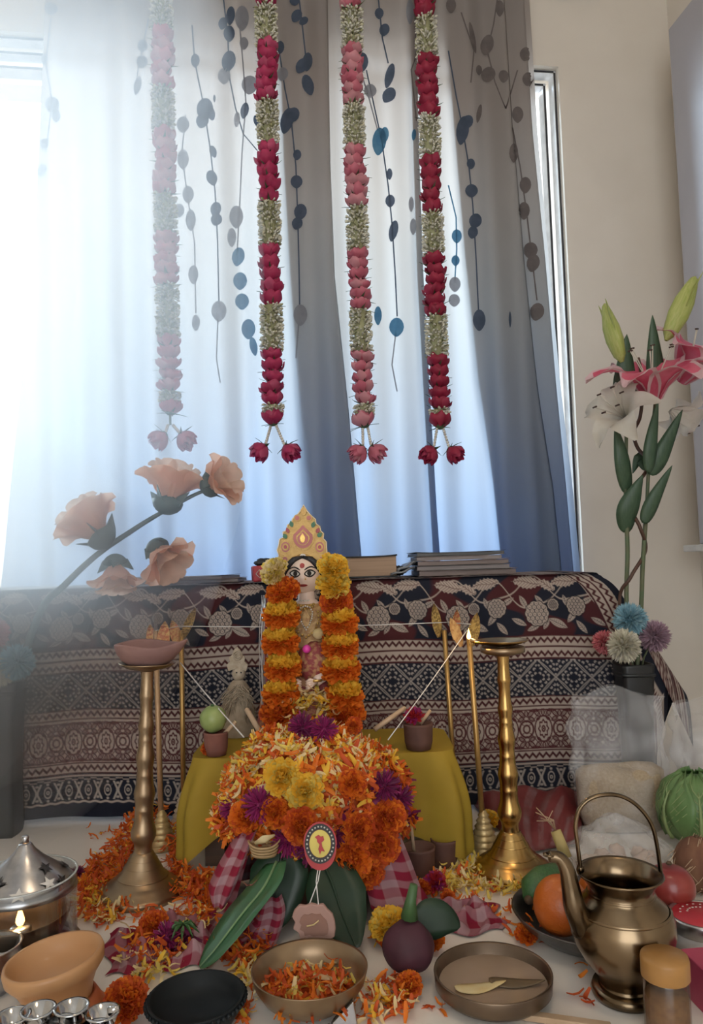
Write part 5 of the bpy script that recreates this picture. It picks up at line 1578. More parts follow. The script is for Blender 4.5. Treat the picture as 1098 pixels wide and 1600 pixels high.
def smooth_path(pts, n=12):
    pts = [Vector(p) for p in pts]; out = []
    m = len(pts)
    for i in range(m - 1):
        p0, p1, p2, p3 = pts[max(i - 1, 0)], pts[i], pts[i + 1], pts[min(i + 2, m - 1)]
        for k in range(n):
            t = k / n
            out.append(.5 * ((2 * p1) + (p2 - p0) * t + (2 * p0 - 5 * p1 + 4 * p2 - p3) * t * t + (3 * p1 - p0 - 3 * p2 + p3) * t ** 3))
    out.append(pts[-1]); return out
def leaf_w(n, w, p=.8): return [max(.0006, w * 1.15 * math.sin(PI * (.06 + .94 * (i / (n - 1)) ** .85)) ** p * (1 - .45 * (i / (n - 1)) ** 2)) for i in range(n)]
M_lleaf = mat('lily_leaf', (.035, .075, .04), .45, col2=(.055, .10, .055), transl=.15, stretch=(60, 60, 4), scale=6)
M_lbud = mat('lily_bud', (.36, .42, .10), .5, col2=(.48, .50, .18), transl=.25, stretch=(60, 60, 4), scale=6)
M_lwhite = mat('lily_white', (.66, .62, .54), .5, col2=(.60, .55, .46), transl=.35, scale=30)
def lily_pink_mat():
    m = mat('lily_pink', (.60, .075, .15), .5, col2=(.66, .15, .22), transl=.3, scale=25)
    return m
M_lpink = lily_pink_mat()
M_lpinkw = mat('lily_pink_edge', (.74, .50, .52), .5, transl=.35)
M_stam = mat('stamen', (.55, .50, .42), .5); M_anth = mat('anther', (.05, .022, .015), .7)
def lily(parent, c, axis, R, mats, spread=1.0, recurve=1.0, seed=0):
    """six recurved petals and stamens"""
    q = random.Random(seed)
    hd = bpy.data.objects.new('lily_bloom', None); hd.empty_display_size = .02; COL.objects.link(hd); hd.parent = parent; hd.location = c
    hd.rotation_euler = Vector(axis).to_track_quat('Z', 'Y').to_euler()
    for i in range(6):
        a = i * PI / 3 + q.uniform(-.15, .15); w = R * (.66 if i % 2 else .54)
        n = 9; V, Fc = [], []
        for k in range(n + 1):
            t = k / n
            rr = R * spread * (.06 + .95 * t ** 1.25); z = R * (.62 * math.sin(t * PI * .62) - recurve * .55 * max(0, t - .45) ** 1.6)
            ww = w * math.sin(PI * (.10 + .86 * t)) ** .8
            for s_ in (-1, -.78, -.4, 0, .4, .78, 1):
                x = rr; y = s_ * ww * .5; zz_ = z + .10 * w * (s_ * s_) + .035 * R * math.sin(t * 14 + s_ * 2 + i) * abs(s_) ** 2
                V.append((x * math.cos(a) - y * math.sin(a), x * math.sin(a) + y * math.cos(a), zz_))
        mi_ = []
        for k in range(n):
            for s_ in range(6):
                b_ = k * 7 + s_; Fc.append((b_, b_ + 1, b_ + 8, b_ + 7)); mi_.append(1 if (s_ in (0, 5) or k >= n - 1) else 0)
        MB().add(V, Fc, mi_).build('petal', mats, hd)
    for i in range(6):
        a = i * PI / 3 + .4; tip = Vector((math.cos(a) * R * .34, math.sin(a) * R * .34, R * .85))
        mb = MB().tube([(0, 0, 0), tip * .5 + Vector((0, 0, R * .1)), tip], .0011, 5)
        mb.tube([tip + Vector((-.004, 0, 0)), tip + Vector((.004, .001, .001))], .0016, 6, 1)
        mb.build('stamen', [M_stam, M_anth], hd)
    return hd
def lilyp(px, py, dy=0): return P(px, py, VY + dy)
def spray(label, stem_px, items):
    b = Vector((xv, VY, .20))
    t = thing('lily_spray', label, 'flower', tuple(b), group='lily sprays in the right vase')
    pts = smooth_path([b] + [lilyp(*p) for p in stem_px], 8)
    MB().tube([p - b for p in pts], [.0042] * (len(pts) // 2) + [.0034] * (len(pts) - len(pts) // 2), 8).build('stem', M_stem, t)
    for it in items:
        k = it[0]
        if k == 'leaf':
            _, path, w = it; pp = [p - b for p in smooth_path([lilyp(*p) for p in path], 6)]
            blade(pp, leaf_w(len(pp), w * .78 * ppm(lilyp(*path[0]))), M_lleaf, 'leaf', t, .3)
        elif k == 'bud':
            _, a, c, w = it
            p0, p1 = lilyp(*a) - b, lilyp(*c) - b; ax = p1 - p0; L = ax.length; wr_ = w * ppm(lilyp(*a)) / 2
            bo = MB().lathe([(.003, 0), (wr_ * .7, L * .12), (wr_, L * .38), (wr_ * .95, L * .6), (wr_ * .6, L * .84), (wr_ * .35, L * .96), (.001, L)], 18, wob=lambda a_, i: 1 + .10 * math.cos(a_ * 3)).build('bud', M_lbud, t, loc=p0)
            bo.rotation_euler = ax.to_track_quat('Z', 'Y').to_euler()
            for s_ in (-1, 1):
                a0 = Vector((s_ * wr_ * .9, -.003, L * .5)); a1 = Vector((s_ * wr_ * 1.0, -.004, L * .8)); a2 = Vector((s_ * wr_ * 1.2, -.004, L * 1.03))
                blade(smooth_path([a0, a1, a2], 4), leaf_w(9, wr_ * .7), M_lbud, 'bud_petal', bo, .3)
        elif k == 'lily':
            _, c, axis, rpx, mats, sp, rc, sd = it
            lily(t, lilyp(*c) - b, axis, rpx * ppm(lilyp(*c)), mats, sp, rc, sd)
PK = [M_lpink, M_lpinkw]; WH = [M_lwhite, M_lwhite]
spray('lily spray with a white bloom and a bud, left one in the vase', [(979, 955), (980, 860), (977, 770), (978, 700), (978, 660)], [
    ('lily', (978, 655, -.01), (-.40, -.35, .25), 66, WH, .95, 1.6, 2),
    ('bud', (972, 566), (944, 474), 27),
    ('leaf', [(979, 640, .01), (978, 590, .0), (979, 522, .0)], 46),
    ('leaf', [(981, 772), (972, 715, -.02), (961, 662, -.015)], 30),
    ('leaf', [(979, 832), (981, 800, -.015), (992, 770, -.02), (1004, 742, -.02)], 40)])
spray('tall lily spray with two pink blooms, right one in the vase', [(1001, 955), (1004, 880), (1010, 790), (1014, 720), (1022, 645), (1024, 625)], [
    ('lily', (1020, 628, -.02), (-.10, -.30, .85), 98, PK, 1.0, .8, 5),
    ('lily', (1062, 598, .03), (.45, -.45, .70), 92, PK, .85, .35, 7),
    ('lily', (1048, 640, .045), (.5, .2, -.3), 52, WH, .9, .8, 9),
    ('bud', (1040, 532), (1086, 432), 32),
    ('leaf', [(1027, 600, .0), (1024, 560, .0), (1019, 492, .0)], 34),
    ('leaf', [(1016, 742, -.01), (1036, 705, -.02), (1066, 640, -.02)], 34),
    ('leaf', [(1014, 738, -.02), (1018, 690, -.03), (1028, 625, -.02)], 26),
    ('leaf', [(1006, 818, -.01), (1022, 780, -.02), (1050, 727, -.02)], 28),
    ('leaf', [(1012, 735, .01), (1000, 715, .02), (988, 740, .02)], 24)])
tw = thing('curly_twig', 'brown curly twig winding up between the lily stems', 'twig', (xv, VY, .2))
tp = smooth_path([Vector((xv, VY - .012, .2))] + [lilyp(x, y, -.012 if i % 2 else .008) for i, (x, y) in enumerate(((968, 945), (985, 902), (1008, 860), (1000, 825), (986, 795), (990, 765), (1010, 735), (1012, 718), (996, 700), (990, 675), (1000, 650), (1004, 600), (997, 560)))], 7)
MB().tube([p - Vector(tw.location) for p in tp], .0033, 8).build('twig_stem', mat('brown_twig', (.075, .035, .022), .6), tw)
# peach blossom branch in the left vase
M_peach = mat('peach_petal', (.84, .50, .36), .5, col2=(.86, .58, .44), transl=.5, scale=20)
M_peach2 = mat('peach_petal_pale', (.86, .66, .54), .5, transl=.5)
M_calyx = mat('grey_green_calyx', (.06, .10, .09), .6, transl=.1)
br = thing('blossom_branch', 'artificial branch of large peach blossoms leaning right in the haze', 'flower', (xl, VY, .2))
bb_ = Vector(br.location)
bp_ = smooth_path([bb_, P(60, 962, VY), P(100, 915, VY), P(150, 868, VY), P(205, 830, VY), P(245, 805, VY), P(300, 775, VY), P(325, 765, VY)], 6)
MB().tube([p - bb_ for p in bp_], [.0072 - .0045 * i / len(bp_) for i in range(len(bp_))], 10).build('branch', M_calyx, br)
def blossom(px, py, rpx, axis, seed, n=7, dy=-.01):
    q = random.Random(seed); c = P(px, py, VY + dy); R = rpx * ppm(c)
    hd = bpy.data.objects.new('blossom', None); COL.objects.link(hd); hd.empty_display_size = .02; hd.parent = br; hd.location = c - bb_
    hd.rotation_euler = Vector(axis).to_track_quat('Z', 'Y').to_euler()
    for lay, (cnt, k, up) in enumerate(((n, 1.0, .55), (5, .72, .85))):
        for i in range(cnt):
            a = i * 2 * PI / cnt + lay * .5 + q.uniform(-.2, .2); V, Fc, m_ = [], [], 6
            for t_ in range(m_ + 1):
                t = t_ / m_; rr = R * k * (.1 + .9 * t ** 1.1); z = R * up * math.sin(t * 1.7) * 1.15; w = R * k * .95 * math.sin(PI * (.12 + .80 * t)) ** .8
                for s_ in (-1, -.5, 0, .5, 1):
                    y = s_ * w * .5; V.append((rr * math.cos(a) - y * math.sin(a), rr * math.sin(a) + y * math.cos(a), z + .25 * w * s_ * s_ + .03 * R * math.sin(t * 9 + s_ * 3)))
            for t_ in range(m_):
                for s_ in range(4):
                    b_ = t_ * 5 + s_; Fc.append((b_, b_ + 1, b_ + 6, b_ + 5))
            MB().add(V, Fc, lay).build('petal', [M_peach, M_peach2], hd)
    MB().ball((0, 0, -.02 * 0 + R * .02), (R * .42, R * .42, R * .36), 12, 8, fn=lambda d: 1 if d.z < .2 else .6).build('calyx', M_calyx, hd)
    for i in range(4):
        a = i * PI / 2 + .3
        blade([(0, 0, -.002), (math.cos(a) * R * .35, math.sin(a) * R * .35, R * .02), (math.cos(a) * R * .62, math.sin(a) * R * .62, R * .30)], [R * .2, R * .34, .001], M_calyx, 'sepal', hd, .1)
blossom(158, 838, 58, (-.7, .15, .75), 1)
blossom(180, 880, 44, (.1, -.2, -.9), 2, 6)
blossom(246, 858, 48, (.55, -.35, -.55), 3)
blossom(262, 785, 58, (.15, .2, .95), 4)
blossom(328, 760, 44, (.75, -.35, .3), 5)
# ================================================================== CHECKED CLOTH, LEAVES, DISC AND TAG AT THE FOOT OF THE MOUND
def gingham(x, y, per=.022):
    a = ((x / per) % 1 < .5).astype(float); b = ((y / per) % 1 < .5).astype(float)
    k = (a + b) / 2
    W = np.array([.36, .22, .24]); R = np.array([.22, .018, .038])
    return W * (1 - k[..., None]) + R * k[..., None]
def gam_mat():
    m = bpy.data.materials.new('checked_cotton'); m.use_nodes = True
    nt = m.node_tree; N = nt.nodes; L = nt.links; b = N['Principled BSDF']; b.inputs['Roughness'].default_value = .9; b.inputs['Specular IOR Level'].default_value = .1
    at = N.new('ShaderNodeAttribute'); at.attribute_name = 'print'; L.new(at.outputs['Color'], b.inputs['Base Color'])
    nz = N.new('ShaderNodeTexNoise'); nz.inputs['Scale'].default_value = 500
    bp = N.new('ShaderNodeBump'); bp.inputs['Strength'].default_value = .15; bp.inputs['Distance'].default_value = .001
    L.new(nz.outputs['Fac'], bp.inputs['Height']); L.new(bp.outputs['Normal'], b.inputs['Normal'])
    return m
M_gam = gam_mat()
def patch(fn, nu, nv, su, sv, per=.022):
    """bilinear-ish patch given by fn(u,v)->Vector, printed with checks; su, sv cloth size in metres"""
    u = np.linspace(0, 1, nu)[None, :].repeat(nv, 0); v = np.linspace(0, 1, nv)[:, None].repeat(nu, 1)
    pts = np.array([[tuple(fn(a, b2)) for a in np.linspace(0, 1, nu)] for b2 in np.linspace(0, 1, nv)])
    return colour_grid(pts[..., 0], pts[..., 1], pts[..., 2], gingham(u * su, v * sv, per))
def quad4(a, b2, c, d_, u, v):
    return (Vector(a) * (1 - u) + Vector(b2) * u) * (1 - v) + (Vector(d_) * (1 - u) + Vector(c) * u) * v
gam = thing('checked_cloth', 'red and white checked cotton cloth wrapped round the pot and spread on the floor', 'cloth')
def folds(p, u, v, amp, f1_, f2_, ph=0.0):
    return p + Vector((0, 0, amp * (1 + math.sin(u * f1_ + ph + 2 * v)) * .5 + amp * .6 * (1 + math.sin(v * f2_ + u * 3 + ph)) * .5))
# left floor piece
A, B, C_, D = F(165, 1462), F(345, 1425), F(330, 1512), F(168, 1528)
def g1(u, v):
    p = quad4(A, B, C_, D, u, v); ed = min(u * 6, (1 - u) * 6, v * 5, (1 - v) * 5, 1)
    w_ = Vector((.006 * math.sin(v * 9 + 1) * (1 - ed), .006 * math.sin(u * 17) * (1 - ed), 0))
    z = .010 * ed * (1 + math.sin(u * 13 + 4 * v)) * .5 + .009 * ed * max(0, math.sin(v * 17 + u * 6 + 1)) + .006 * ed * max(0, math.sin(u * 29 - v * 11))
    return p + w_ + Vector((0, 0, .0025 + z))
obj('left_spread', coloured_mesh('left_spread', [patch(g1, 140, 90, .17, .10, .030)], M_gam), gam)
# right floor piece
A, B, C_, D = F(590, 1402), F(775, 1418), F(790, 1458), F(600, 1470)
def g2(u, v):
    p = quad4(A, B, C_, D, u, v); ed = min(u * 6, (1 - u) * 6, v * 4, (1 - v) * 4, 1)
    w_ = Vector((.006 * math.sin(v * 9 + 1) * (1 - ed), .008 * math.sin(u * 15) * (1 - ed), 0))
    z = .016 * ed * max(0, math.sin(u * 10 - 5 * v + .5)) + .012 * ed * max(0, math.sin(v * 13 + u * 9)) + .006 * ed * max(0, math.sin(u * 31 + v * 8))
    return p + w_ + Vector((0, 0, .0025 + z))
obj('right_spread', coloured_mesh('right_spread', [patch(g2, 120, 70, .17, .09, .03)], M_gam), gam)
# wrap round the pot: skirt with folds, open at the front
def g3(u, v):
    a = math.radians(-70 + 320 * u) ; a = math.radians(-40) + math.radians(260) * u
    r = .080 + .038 * v + .010 * math.sin(u * 34) * v
    z = .128 - .124 * v
    return Vector((mc.x - .0 + r * math.cos(a) * 1.12, MY + .0 + r * math.sin(a) * .95, max(z, .004)))
obj('wrap', coloured_mesh('wrap', [patch(g3, 150, 40, .40, .15, .03)], M_gam), gam)
# left hanging fold and right hanging fold, thick rolled edges
def fall(ptsL, ptsR, nm):
    L_ = smooth_path(ptsL, 8); R_ = smooth_path(ptsR, 8); n = len(L_) - 1
    def g(u, v):
        i = min(int(v * n), n - 1); t = v * n - i
        a = L_[i].lerp(L_[i + 1], t); b2 = R_[i].lerp(R_[i + 1], t)
        return a.lerp(b2, u) + Vector((0, -.014 * math.sin(u * PI) - .006 * math.sin(u * 9), 0))
    o = obj(nm, coloured_mesh(nm, [patch(g, 50, 60, .05, .13, .030)], M_gam), gam)
fall([P(372, 1292, 1.03), P(358, 1320, 1.015), P(340, 1352, 1.0), P(326, 1385, .99), P(332, 1408, .985)], [P(402, 1296, 1.0), P(388, 1330, .99), P(380, 1352, .985), P(366, 1388, .98), P(352, 1415, .98)], 'left_fold')
fall([P(408, 1400, .975), P(400, 1420, .965), P(392, 1445, .955), P(384, 1470, .945)], [P(440, 1395, .97), P(446, 1420, .96), P(440, 1450, .95), P(430, 1478, .94)], 'front_fold')
fall([P(548, 1300, 1.02), P(560, 1340, 1.01), P(570, 1380, 1.0), P(580, 1420, .985)], [P(622, 1296, 1.04), P(640, 1340, 1.035), P(655, 1380, 1.03), P(668, 1412, 1.02)], 'right_fold')
fall([P(380, 1425, .97), P(352, 1440, .96), P(330, 1465, .95)], [P(412, 1440, .95), P(385, 1470, .94), P(362, 1492, .93)], 'lower_fold')
# large glossy leaf and a dark leaf behind
M_bleaf = mat('glossy_green_leaf', (.035, .115, .05), .28, col2=(.05, .15, .065), scale=12, stretch=(1, 1, 1), coat=.25, transl=.06)
M_rib = mat('leaf_midrib', (.16, .26, .12), .4)
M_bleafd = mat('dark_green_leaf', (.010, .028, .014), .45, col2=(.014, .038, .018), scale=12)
def big_leaf(name, label, path, widths, m, side=None):
    t = thing(name, label, 'leaf', tuple(path[0]))
    b = Vector(path[0])
    pp = smooth_path([Vector(p) - b for p in path], 6)
    ws = [interp(i / (len(pp) - 1), np.linspace(0, 1, len(widths)), widths) for i in range(len(pp))]
    blade(pp, ws, m, 'blade', t, -.10, side)
    MB().tube([p + Vector((0, -.0015, .0018)) for p in pp], [.0022 - .0016 * i / len(pp) for i in range(len(pp))], 6).build('midrib', M_rib if m is M_bleaf else m, t)
big_leaf('large_leaf', 'large glossy green leaf hanging from the mound down to the left', [P(432, 1348, .975), P(412, 1388, .945), P(378, 1430, .92), P(340, 1480, .895), P(312, 1512, .885)], [.034, .058, .068, .058, .040, .006], M_bleaf, Vector((1, -.25, .55)))
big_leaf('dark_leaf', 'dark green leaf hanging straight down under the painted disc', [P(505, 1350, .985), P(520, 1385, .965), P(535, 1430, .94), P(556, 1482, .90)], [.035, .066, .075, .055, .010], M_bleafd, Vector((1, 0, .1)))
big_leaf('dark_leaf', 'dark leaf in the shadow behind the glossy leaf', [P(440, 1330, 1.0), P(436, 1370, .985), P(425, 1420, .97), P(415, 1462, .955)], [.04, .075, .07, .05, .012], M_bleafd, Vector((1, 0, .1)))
# curled petal lying on the glossy leaf
mb = MB().many(*PETALS[2], [TRS((0, 0, 0), (0, 0, .1), .018)]); mb.many(*PETALS[0], [TRS((.010, -.002, .001), (0, .3, 2.2), .012)])
tag(mb.build('fallen_petal', M_clay, loc=P(378, 1386, .925)), 'small brown curled petal lying on the large glossy leaf', 'petal')
# painted disc
M_dred = mat('disc_red', (.48, .03, .035), .5); M_dyel = mat('disc_yellow', (.72, .58, .12), .5)
dc = P(500, 1318, .93); dr_ = 26 * ppm(dc)
disc = thing('painted_disc', 'red disc with a black ring and a yellow painted emblem, hung before the mound', 'ornament', tuple(dc), (-.15, 0, 0))
def disc_layer(name, r0, r1, y, m, parent=disc, asp=1.22, dz=0.0, seg=32, th_=.0012):
    pr = [((r0 + (r1 - r0) * 0), 0)]
    V = []; Fc = []
    for j in range(seg):
        a = 2 * PI * j / seg
        for (r, yy) in ((r0, y), (r1, y), (r1, y + th_), (r0, y + th_)):
            V.append((r * math.cos(a), yy, r * math.sin(a) * asp + dz))
    for j in range(seg):
        k = (j + 1) % seg
        for i in range(4):
            i2 = (i + 1) % 4
            Fc.append((j * 4 + i, j * 4 + i2, k * 4 + i2, k * 4 + i))
    return MB().add(V, Fc).build(name, m, parent, smooth=False)
disc_layer('backing', 0, dr_, 0, M_dred, th_=.004)
MB().lathe([(0, 0)], 3)
disc_layer('red_skirt', 0, dr_ * .95, .0005, M_dred, dz=-dr_ * .35, th_=.003)
disc_layer('black_ring', dr_ * .66, dr_ * .92, -.0012, M_blackp)
disc_layer('yellow_field', 0, dr_ * .64, -.0010, M_dyel)
for j in range(26):
    a = 2 * PI * j / 26
    MB().ball((dr_ * .79 * math.cos(a), -.0014, dr_ * .79 * math.sin(a) * 1.22), .0011, 6, 4).build('white_dot', M_white, disc)
# the emblem: a red curved figure with a dark outline
fig = [(-.5, .55), (-.15, .70), (.1, .55), (.32, .62), (.42, .30), (.15, .10), (.22, -.25), (.45, -.60), (.1, -.55), (-.02, -.85), (-.18, -.40), (-.05, -.05), (-.28, .18), (-.30, .38)]
bm = bmesh.new()
vv = [bm.verts.new((x * dr_ * .60, -.0028, z * dr_ * .62 * 1.15)) for x, z in fig]
bm.faces.new(vv); r_ = bmesh.ops.extrude_face_region(bm, geom=bm.faces[:]); bmesh.ops.translate(bm, verts=[e for e in r_['geom'] if isinstance(e, bmesh.types.BMVert)], vec=(0, .0016, 0))
bmesh.ops.triangulate(bm, faces=bm.faces[:]); bmesh.ops.recalc_face_normals(bm, faces=bm.faces)
me = bpy.data.meshes.new('emblem'); bm.to_mesh(me); bm.free(); me.materials.append(M_dred); obj('emblem', me, disc)
# scalloped clay tag on two threads
tgp = P(490, 1443, .90); tg = thing('scalloped_tag', 'pinkish scalloped clay tag hanging on two threads below the disc', 'tag', tuple(tgp))
k_ = ppm(tgp)
out_ = []
for x, y in ((-30, -20), (-34, -10), (-29, -2), (-33, 8), (-24, 14), (-22, 24), (-10, 22), (0, 26), (12, 24), (22, 26), (32, 22), (34, 10), (33, -2), (30, -12), (22, -20), (16, -28), (6, -27), (-4, -30), (-12, -26), (-22, -28)):
    out_.append((x * k_, -y * k_))
M_tag = mat('pink_beige_clay', (.38, .23, .19), .8, col2=(.40, .24, .20), scale=30, bump=.2)
MB().poly_prism(out_, 0, .006).build('plate', M_tag, tg, smooth=False, bevel=.0015)
MB().poly_prism([(x * .66, z * .62 - .002) for x, z in out_], -.0012, .001).build('raised_centre', mat('brown_clay_face', (.30, .16, .12), .8), tg, smooth=False)
MB().tube([(-.008, -.002, -.002), (0, -.003, .000), (.006, -.002, .004)], .0009, 5).build('scratch', M_cr, tg)
for sx in (-7, 8):
    MB().tube([Vector((sx * k_, .002, 26 * k_)), (dc - tgp) * .5 + Vector((-sx * .2 * k_, .004, 0)), dc - tgp + Vector((-sx * .3 * k_, .004, -.02))], .0007, 5).build('thread', M_string, tg)
# bamboo basket tucked at the mound's left foot
bkp = P(413, 1338, .985); kb = ppm(bkp)
M_bam = mat('bamboo_strip', (.42, .28, .14), .6, col2=(.34, .22, .10), scale=40)
bk = thing('bamboo_boat', 'little boat-shaped bamboo basket above the glossy leaf', 'basket', tuple(bkp))
def bk_fn(u, v):
    a = u * 2 * PI; r = 26 * kb * (.72 + .28 * v); return Vector((r * math.cos(a), r * .6 * math.sin(a), 18 * kb * v + .006 * abs(math.cos(a)) ** 3 * v))
for k in range(4):
    mb = MB().grid(lambda u, v: bk_fn(u, .02 + k * .25 + v * .22), 28, 2); o = mb.build('strip', M_bam, bk); so = o.modifiers.new('thick', 'SOLIDIFY'); so.thickness = .0015
MB().lathe([(0, 0), (24 * kb * .75, 0), (24 * kb * .72, .002)], 24, wob=None).build('bottom', M_bam, bk).scale = (1, .6, 1)
blade([(-.012, 0, .016), (0, -.004, .022), (.014, 0, .026)], [.004, .010, .002], M_cr, 'paper_curl', bk)

# ================================================================== SCATTERED PETALS AND LOOSE FLOWERS ON THE FLOOR
def scatter(name, label, regions, mats, seed, size=(.010, .020), hmax=.006):
    q = random.Random(seed); mb = MB()
    for (poly, n, h, wts) in regions:
        xs = [p[0] for p in poly]; ys = [p[1] for p in poly]; c = 0
        while c < n:
            x = q.uniform(min(xs), max(xs)); y = q.uniform(min(ys), max(ys)); ins = False
            for i in range(len(poly)):
                x1, y1 = poly[i]; x2, y2 = poly[i - 1]
                if (y1 > y) != (y2 > y) and x < (x2 - x1) * (y - y1) / (y2 - y1) + x1: ins = not ins
            if not ins: continue
            c += 1
            p = F(x, y); p.z = q.random() ** 1.5 * h + .002
            m = TRS(p, (q.gauss(0, .45), q.gauss(0, .45), q.uniform(0, 6.28)), q.uniform(*size))
            mb.many(*q.choice(PETALS), [m], [q.choices(range(len(mats)), wts)[0]])
    return tag(mb.build(name, mats), label, 'petals', kind='stuff')
O1 = [5, 6, 1, 0, 0, 0]; O2 = [4, 4, 2, 3, 0, 1]; Y1 = [1, 1, 3, 5, 0, 5]
scatter('petal_trail', 'trail of orange petals on the floor round the left lamp stand', [
    ([(205, 1275), (245, 1270), (262, 1300), (200, 1345), (165, 1350)], 420, .03, O1), ([(150, 1345), (200, 1345), (185, 1385), (130, 1420), (120, 1390)], 380, .015, O1),
    ([(125, 1400), (170, 1395), (200, 1425), (170, 1450), (125, 1440)], 260, .008, O2), ([(190, 1425), (240, 1420), (235, 1438), (195, 1440)], 20, .003, O2),
    ([(270, 1375), (340, 1370), (345, 1415), (290, 1418), (255, 1395)], 320, .015, O1), ([(255, 1310), (275, 1300), (285, 1370), (262, 1380)], 160, .02, O1),
    ([(130, 1300), (175, 1295), (170, 1315), (140, 1318)], 8, .002, O1), ([(300, 1410), (345, 1405), (340, 1440), (295, 1440)], 60, .006, O1)], PET, 21)
scatter('yellow_petals', 'yellow and orange petals on the floor round the golden lamp stand', [
    ([(690, 1365), (745, 1345), (760, 1390), (700, 1405), (670, 1390)], 260, .01, Y1), ([(740, 1385), (820, 1380), (830, 1398), (750, 1402)], 120, .005, Y1),
    ([(640, 1385), (690, 1380), (700, 1400), (655, 1408)], 60, .008, O1), ([(690, 1400), (760, 1405), (790, 1440), (720, 1425)], 40, .004, O1)], PET, 22)
scatter('cloth_petals', 'orange and yellow petals strewn over the checked cloth at the left', [
    ([(190, 1480), (240, 1465), (300, 1480), (290, 1510), (200, 1515)], 110, .018, O2), ([(195, 1505), (290, 1500), (280, 1530), (200, 1545)], 70, .008, Y1),
    ([(235, 1440), (330, 1428), (340, 1455), (290, 1465)], 70, .022, O2)], PET, 23, (.012, .022))
scatter('bowl_side_petals', 'orange petals strewn between the glossy leaf and the brass bowls', [
    ([(335, 1490), (420, 1465), (425, 1480), (390, 1520), (345, 1510)], 170, .02, O1), ([(370, 1510), (400, 1500), (405, 1560), (378, 1550)], 60, .01, Y1), ([(378, 1560), (395, 1570), (390, 1598), (370, 1598)], 26, .006, O1),
    ([(575, 1550), (640, 1545), (645, 1590), (570, 1598)], 150, .014, O2), ([(600, 1440), (640, 1460), (620, 1490), (580, 1480)], 60, .02, O2), ([(670, 1570), (700, 1572), (700, 1580), (675, 1582)], 5, .003, O1),
    ([(790, 1410), (860, 1400), (850, 1480), (800, 1470)], 26, .004, O1), ([(890, 1495), (935, 1490), (930, 1592), (900, 1590)], 9, .003, O1)], PET, 24, (.011, .02))
LOOSE = [
 (240, 1466, 'deep', .019, .018, 'orange marigold lying on the checked cloth at the left'), (262, 1482, 'magenta', .018, .018, 'magenta chrysanthemum on the checked cloth at the left'),
 (198, 1588, 'deep', .022, .018, 'orange marigold beside the black bowl at the bottom left'), (120, 1372, 'purple', .013, .011, 'small dark red bloom on the floor left of the lamp stand'),
 (608, 1468, 'yellow', .023, .020, 'yellow marigold on the floor between the leaf and the beetroot'), (678, 1480, 'orange', .013, .012, 'orange marigold touching the beetroot leaf'),
 (822, 1468, 'orange', .013, .010, 'spiky orange bloom on the bare floor near the fruit plate'), (680, 1392, 'red', .016, .016, 'dull red bloom on the floor before the clay cups'), (662, 1396, 'deep', .011, .012, 'small orange bloom on the floor below the clay cups'), (700, 1408, 'deep', .010, .009, 'small orange bloom on the floor between the checked cloth and the cups'),
 (765, 1290, 'yellow', .017, .016, 'yellow marigold behind the golden lamp base'), (778, 1258, 'yellow', .018, .018, 'yellow marigold by the golden lamp column, before the red packet'), (640, 1552, 'orange', .014, .012, 'orange bloom on the floor below the beetroot'), (815, 1312, 'yellow', .014, .014, 'yellow marigold right of the golden lamp column')]
for i, (px, py, k, r, z, lab) in enumerate(LOOSE):
    p = F(px, py + 6); p.z = z
    flower('marigold' if k in ('deep', 'orange', 'yellow') else 'bloom', k, p, r, lab, i=i, face=(.2 * math.sin(i), -.5, .8), group='loose flowers on the floor')
# green-sepalled bloom lying face down on the cloth
t = thing('green_sepalled_bloom', 'upturned dark bloom with green sepals on the checked cloth', 'flower', tuple(F(287, 1482) + Vector((0, 0, .018))))
obj('bloom_head', BL['purple'][0], t, (0, 0, -.002), (PI * .8, .3, 0))
q = random.Random(2)
for i in range(9):
    a = i * 2 * PI / 9
    blade([(0, 0, .010), (math.cos(a) * .010, math.sin(a) * .010 - .004, .012), (math.cos(a) * .020, math.sin(a) * .020 - .004, .002)], [.003, .005, .0008], M_leaf, 'sepal', t)
# beetroot with leaf
btp = F(640, 1530); kb = ppm(btp)
M_beet = mat('beetroot_skin', (.045, .010, .018), .7, col2=(.065, .014, .026), scale=30, bump=.3)
bt = thing('beetroot', 'dark purple beetroot with a cut green stalk between the brass bowls', 'beetroot', tuple(btp))
MB().ball((0, 0, .034), (41 * kb, 38 * kb, 36 * kb), 28, 20, fn=lambda d: 1 + .16 * max(0, d.z) ** 4 + .03 * math.sin(d.x * 6 + d.y * 4)).build('root', M_beet, bt)
MB().tube([(.002, 0, .066), (.004, -.002, .085), (.008, -.002, .102)], [.010, .006, .0045], 10).build('stalk', mat('green_stalk', (.06, .13, .045), .5), bt)
lf = [Vector((.012, .026, .048)), Vector((.030, .030, .050)), Vector((.048, .032, .046)), Vector((.062, .034, .038))]
blade(smooth_path(lf, 5), leaf_w(16, .040, .6), M_bleafd, 'leaf', bt, .06, Vector((0, .35, 1)))

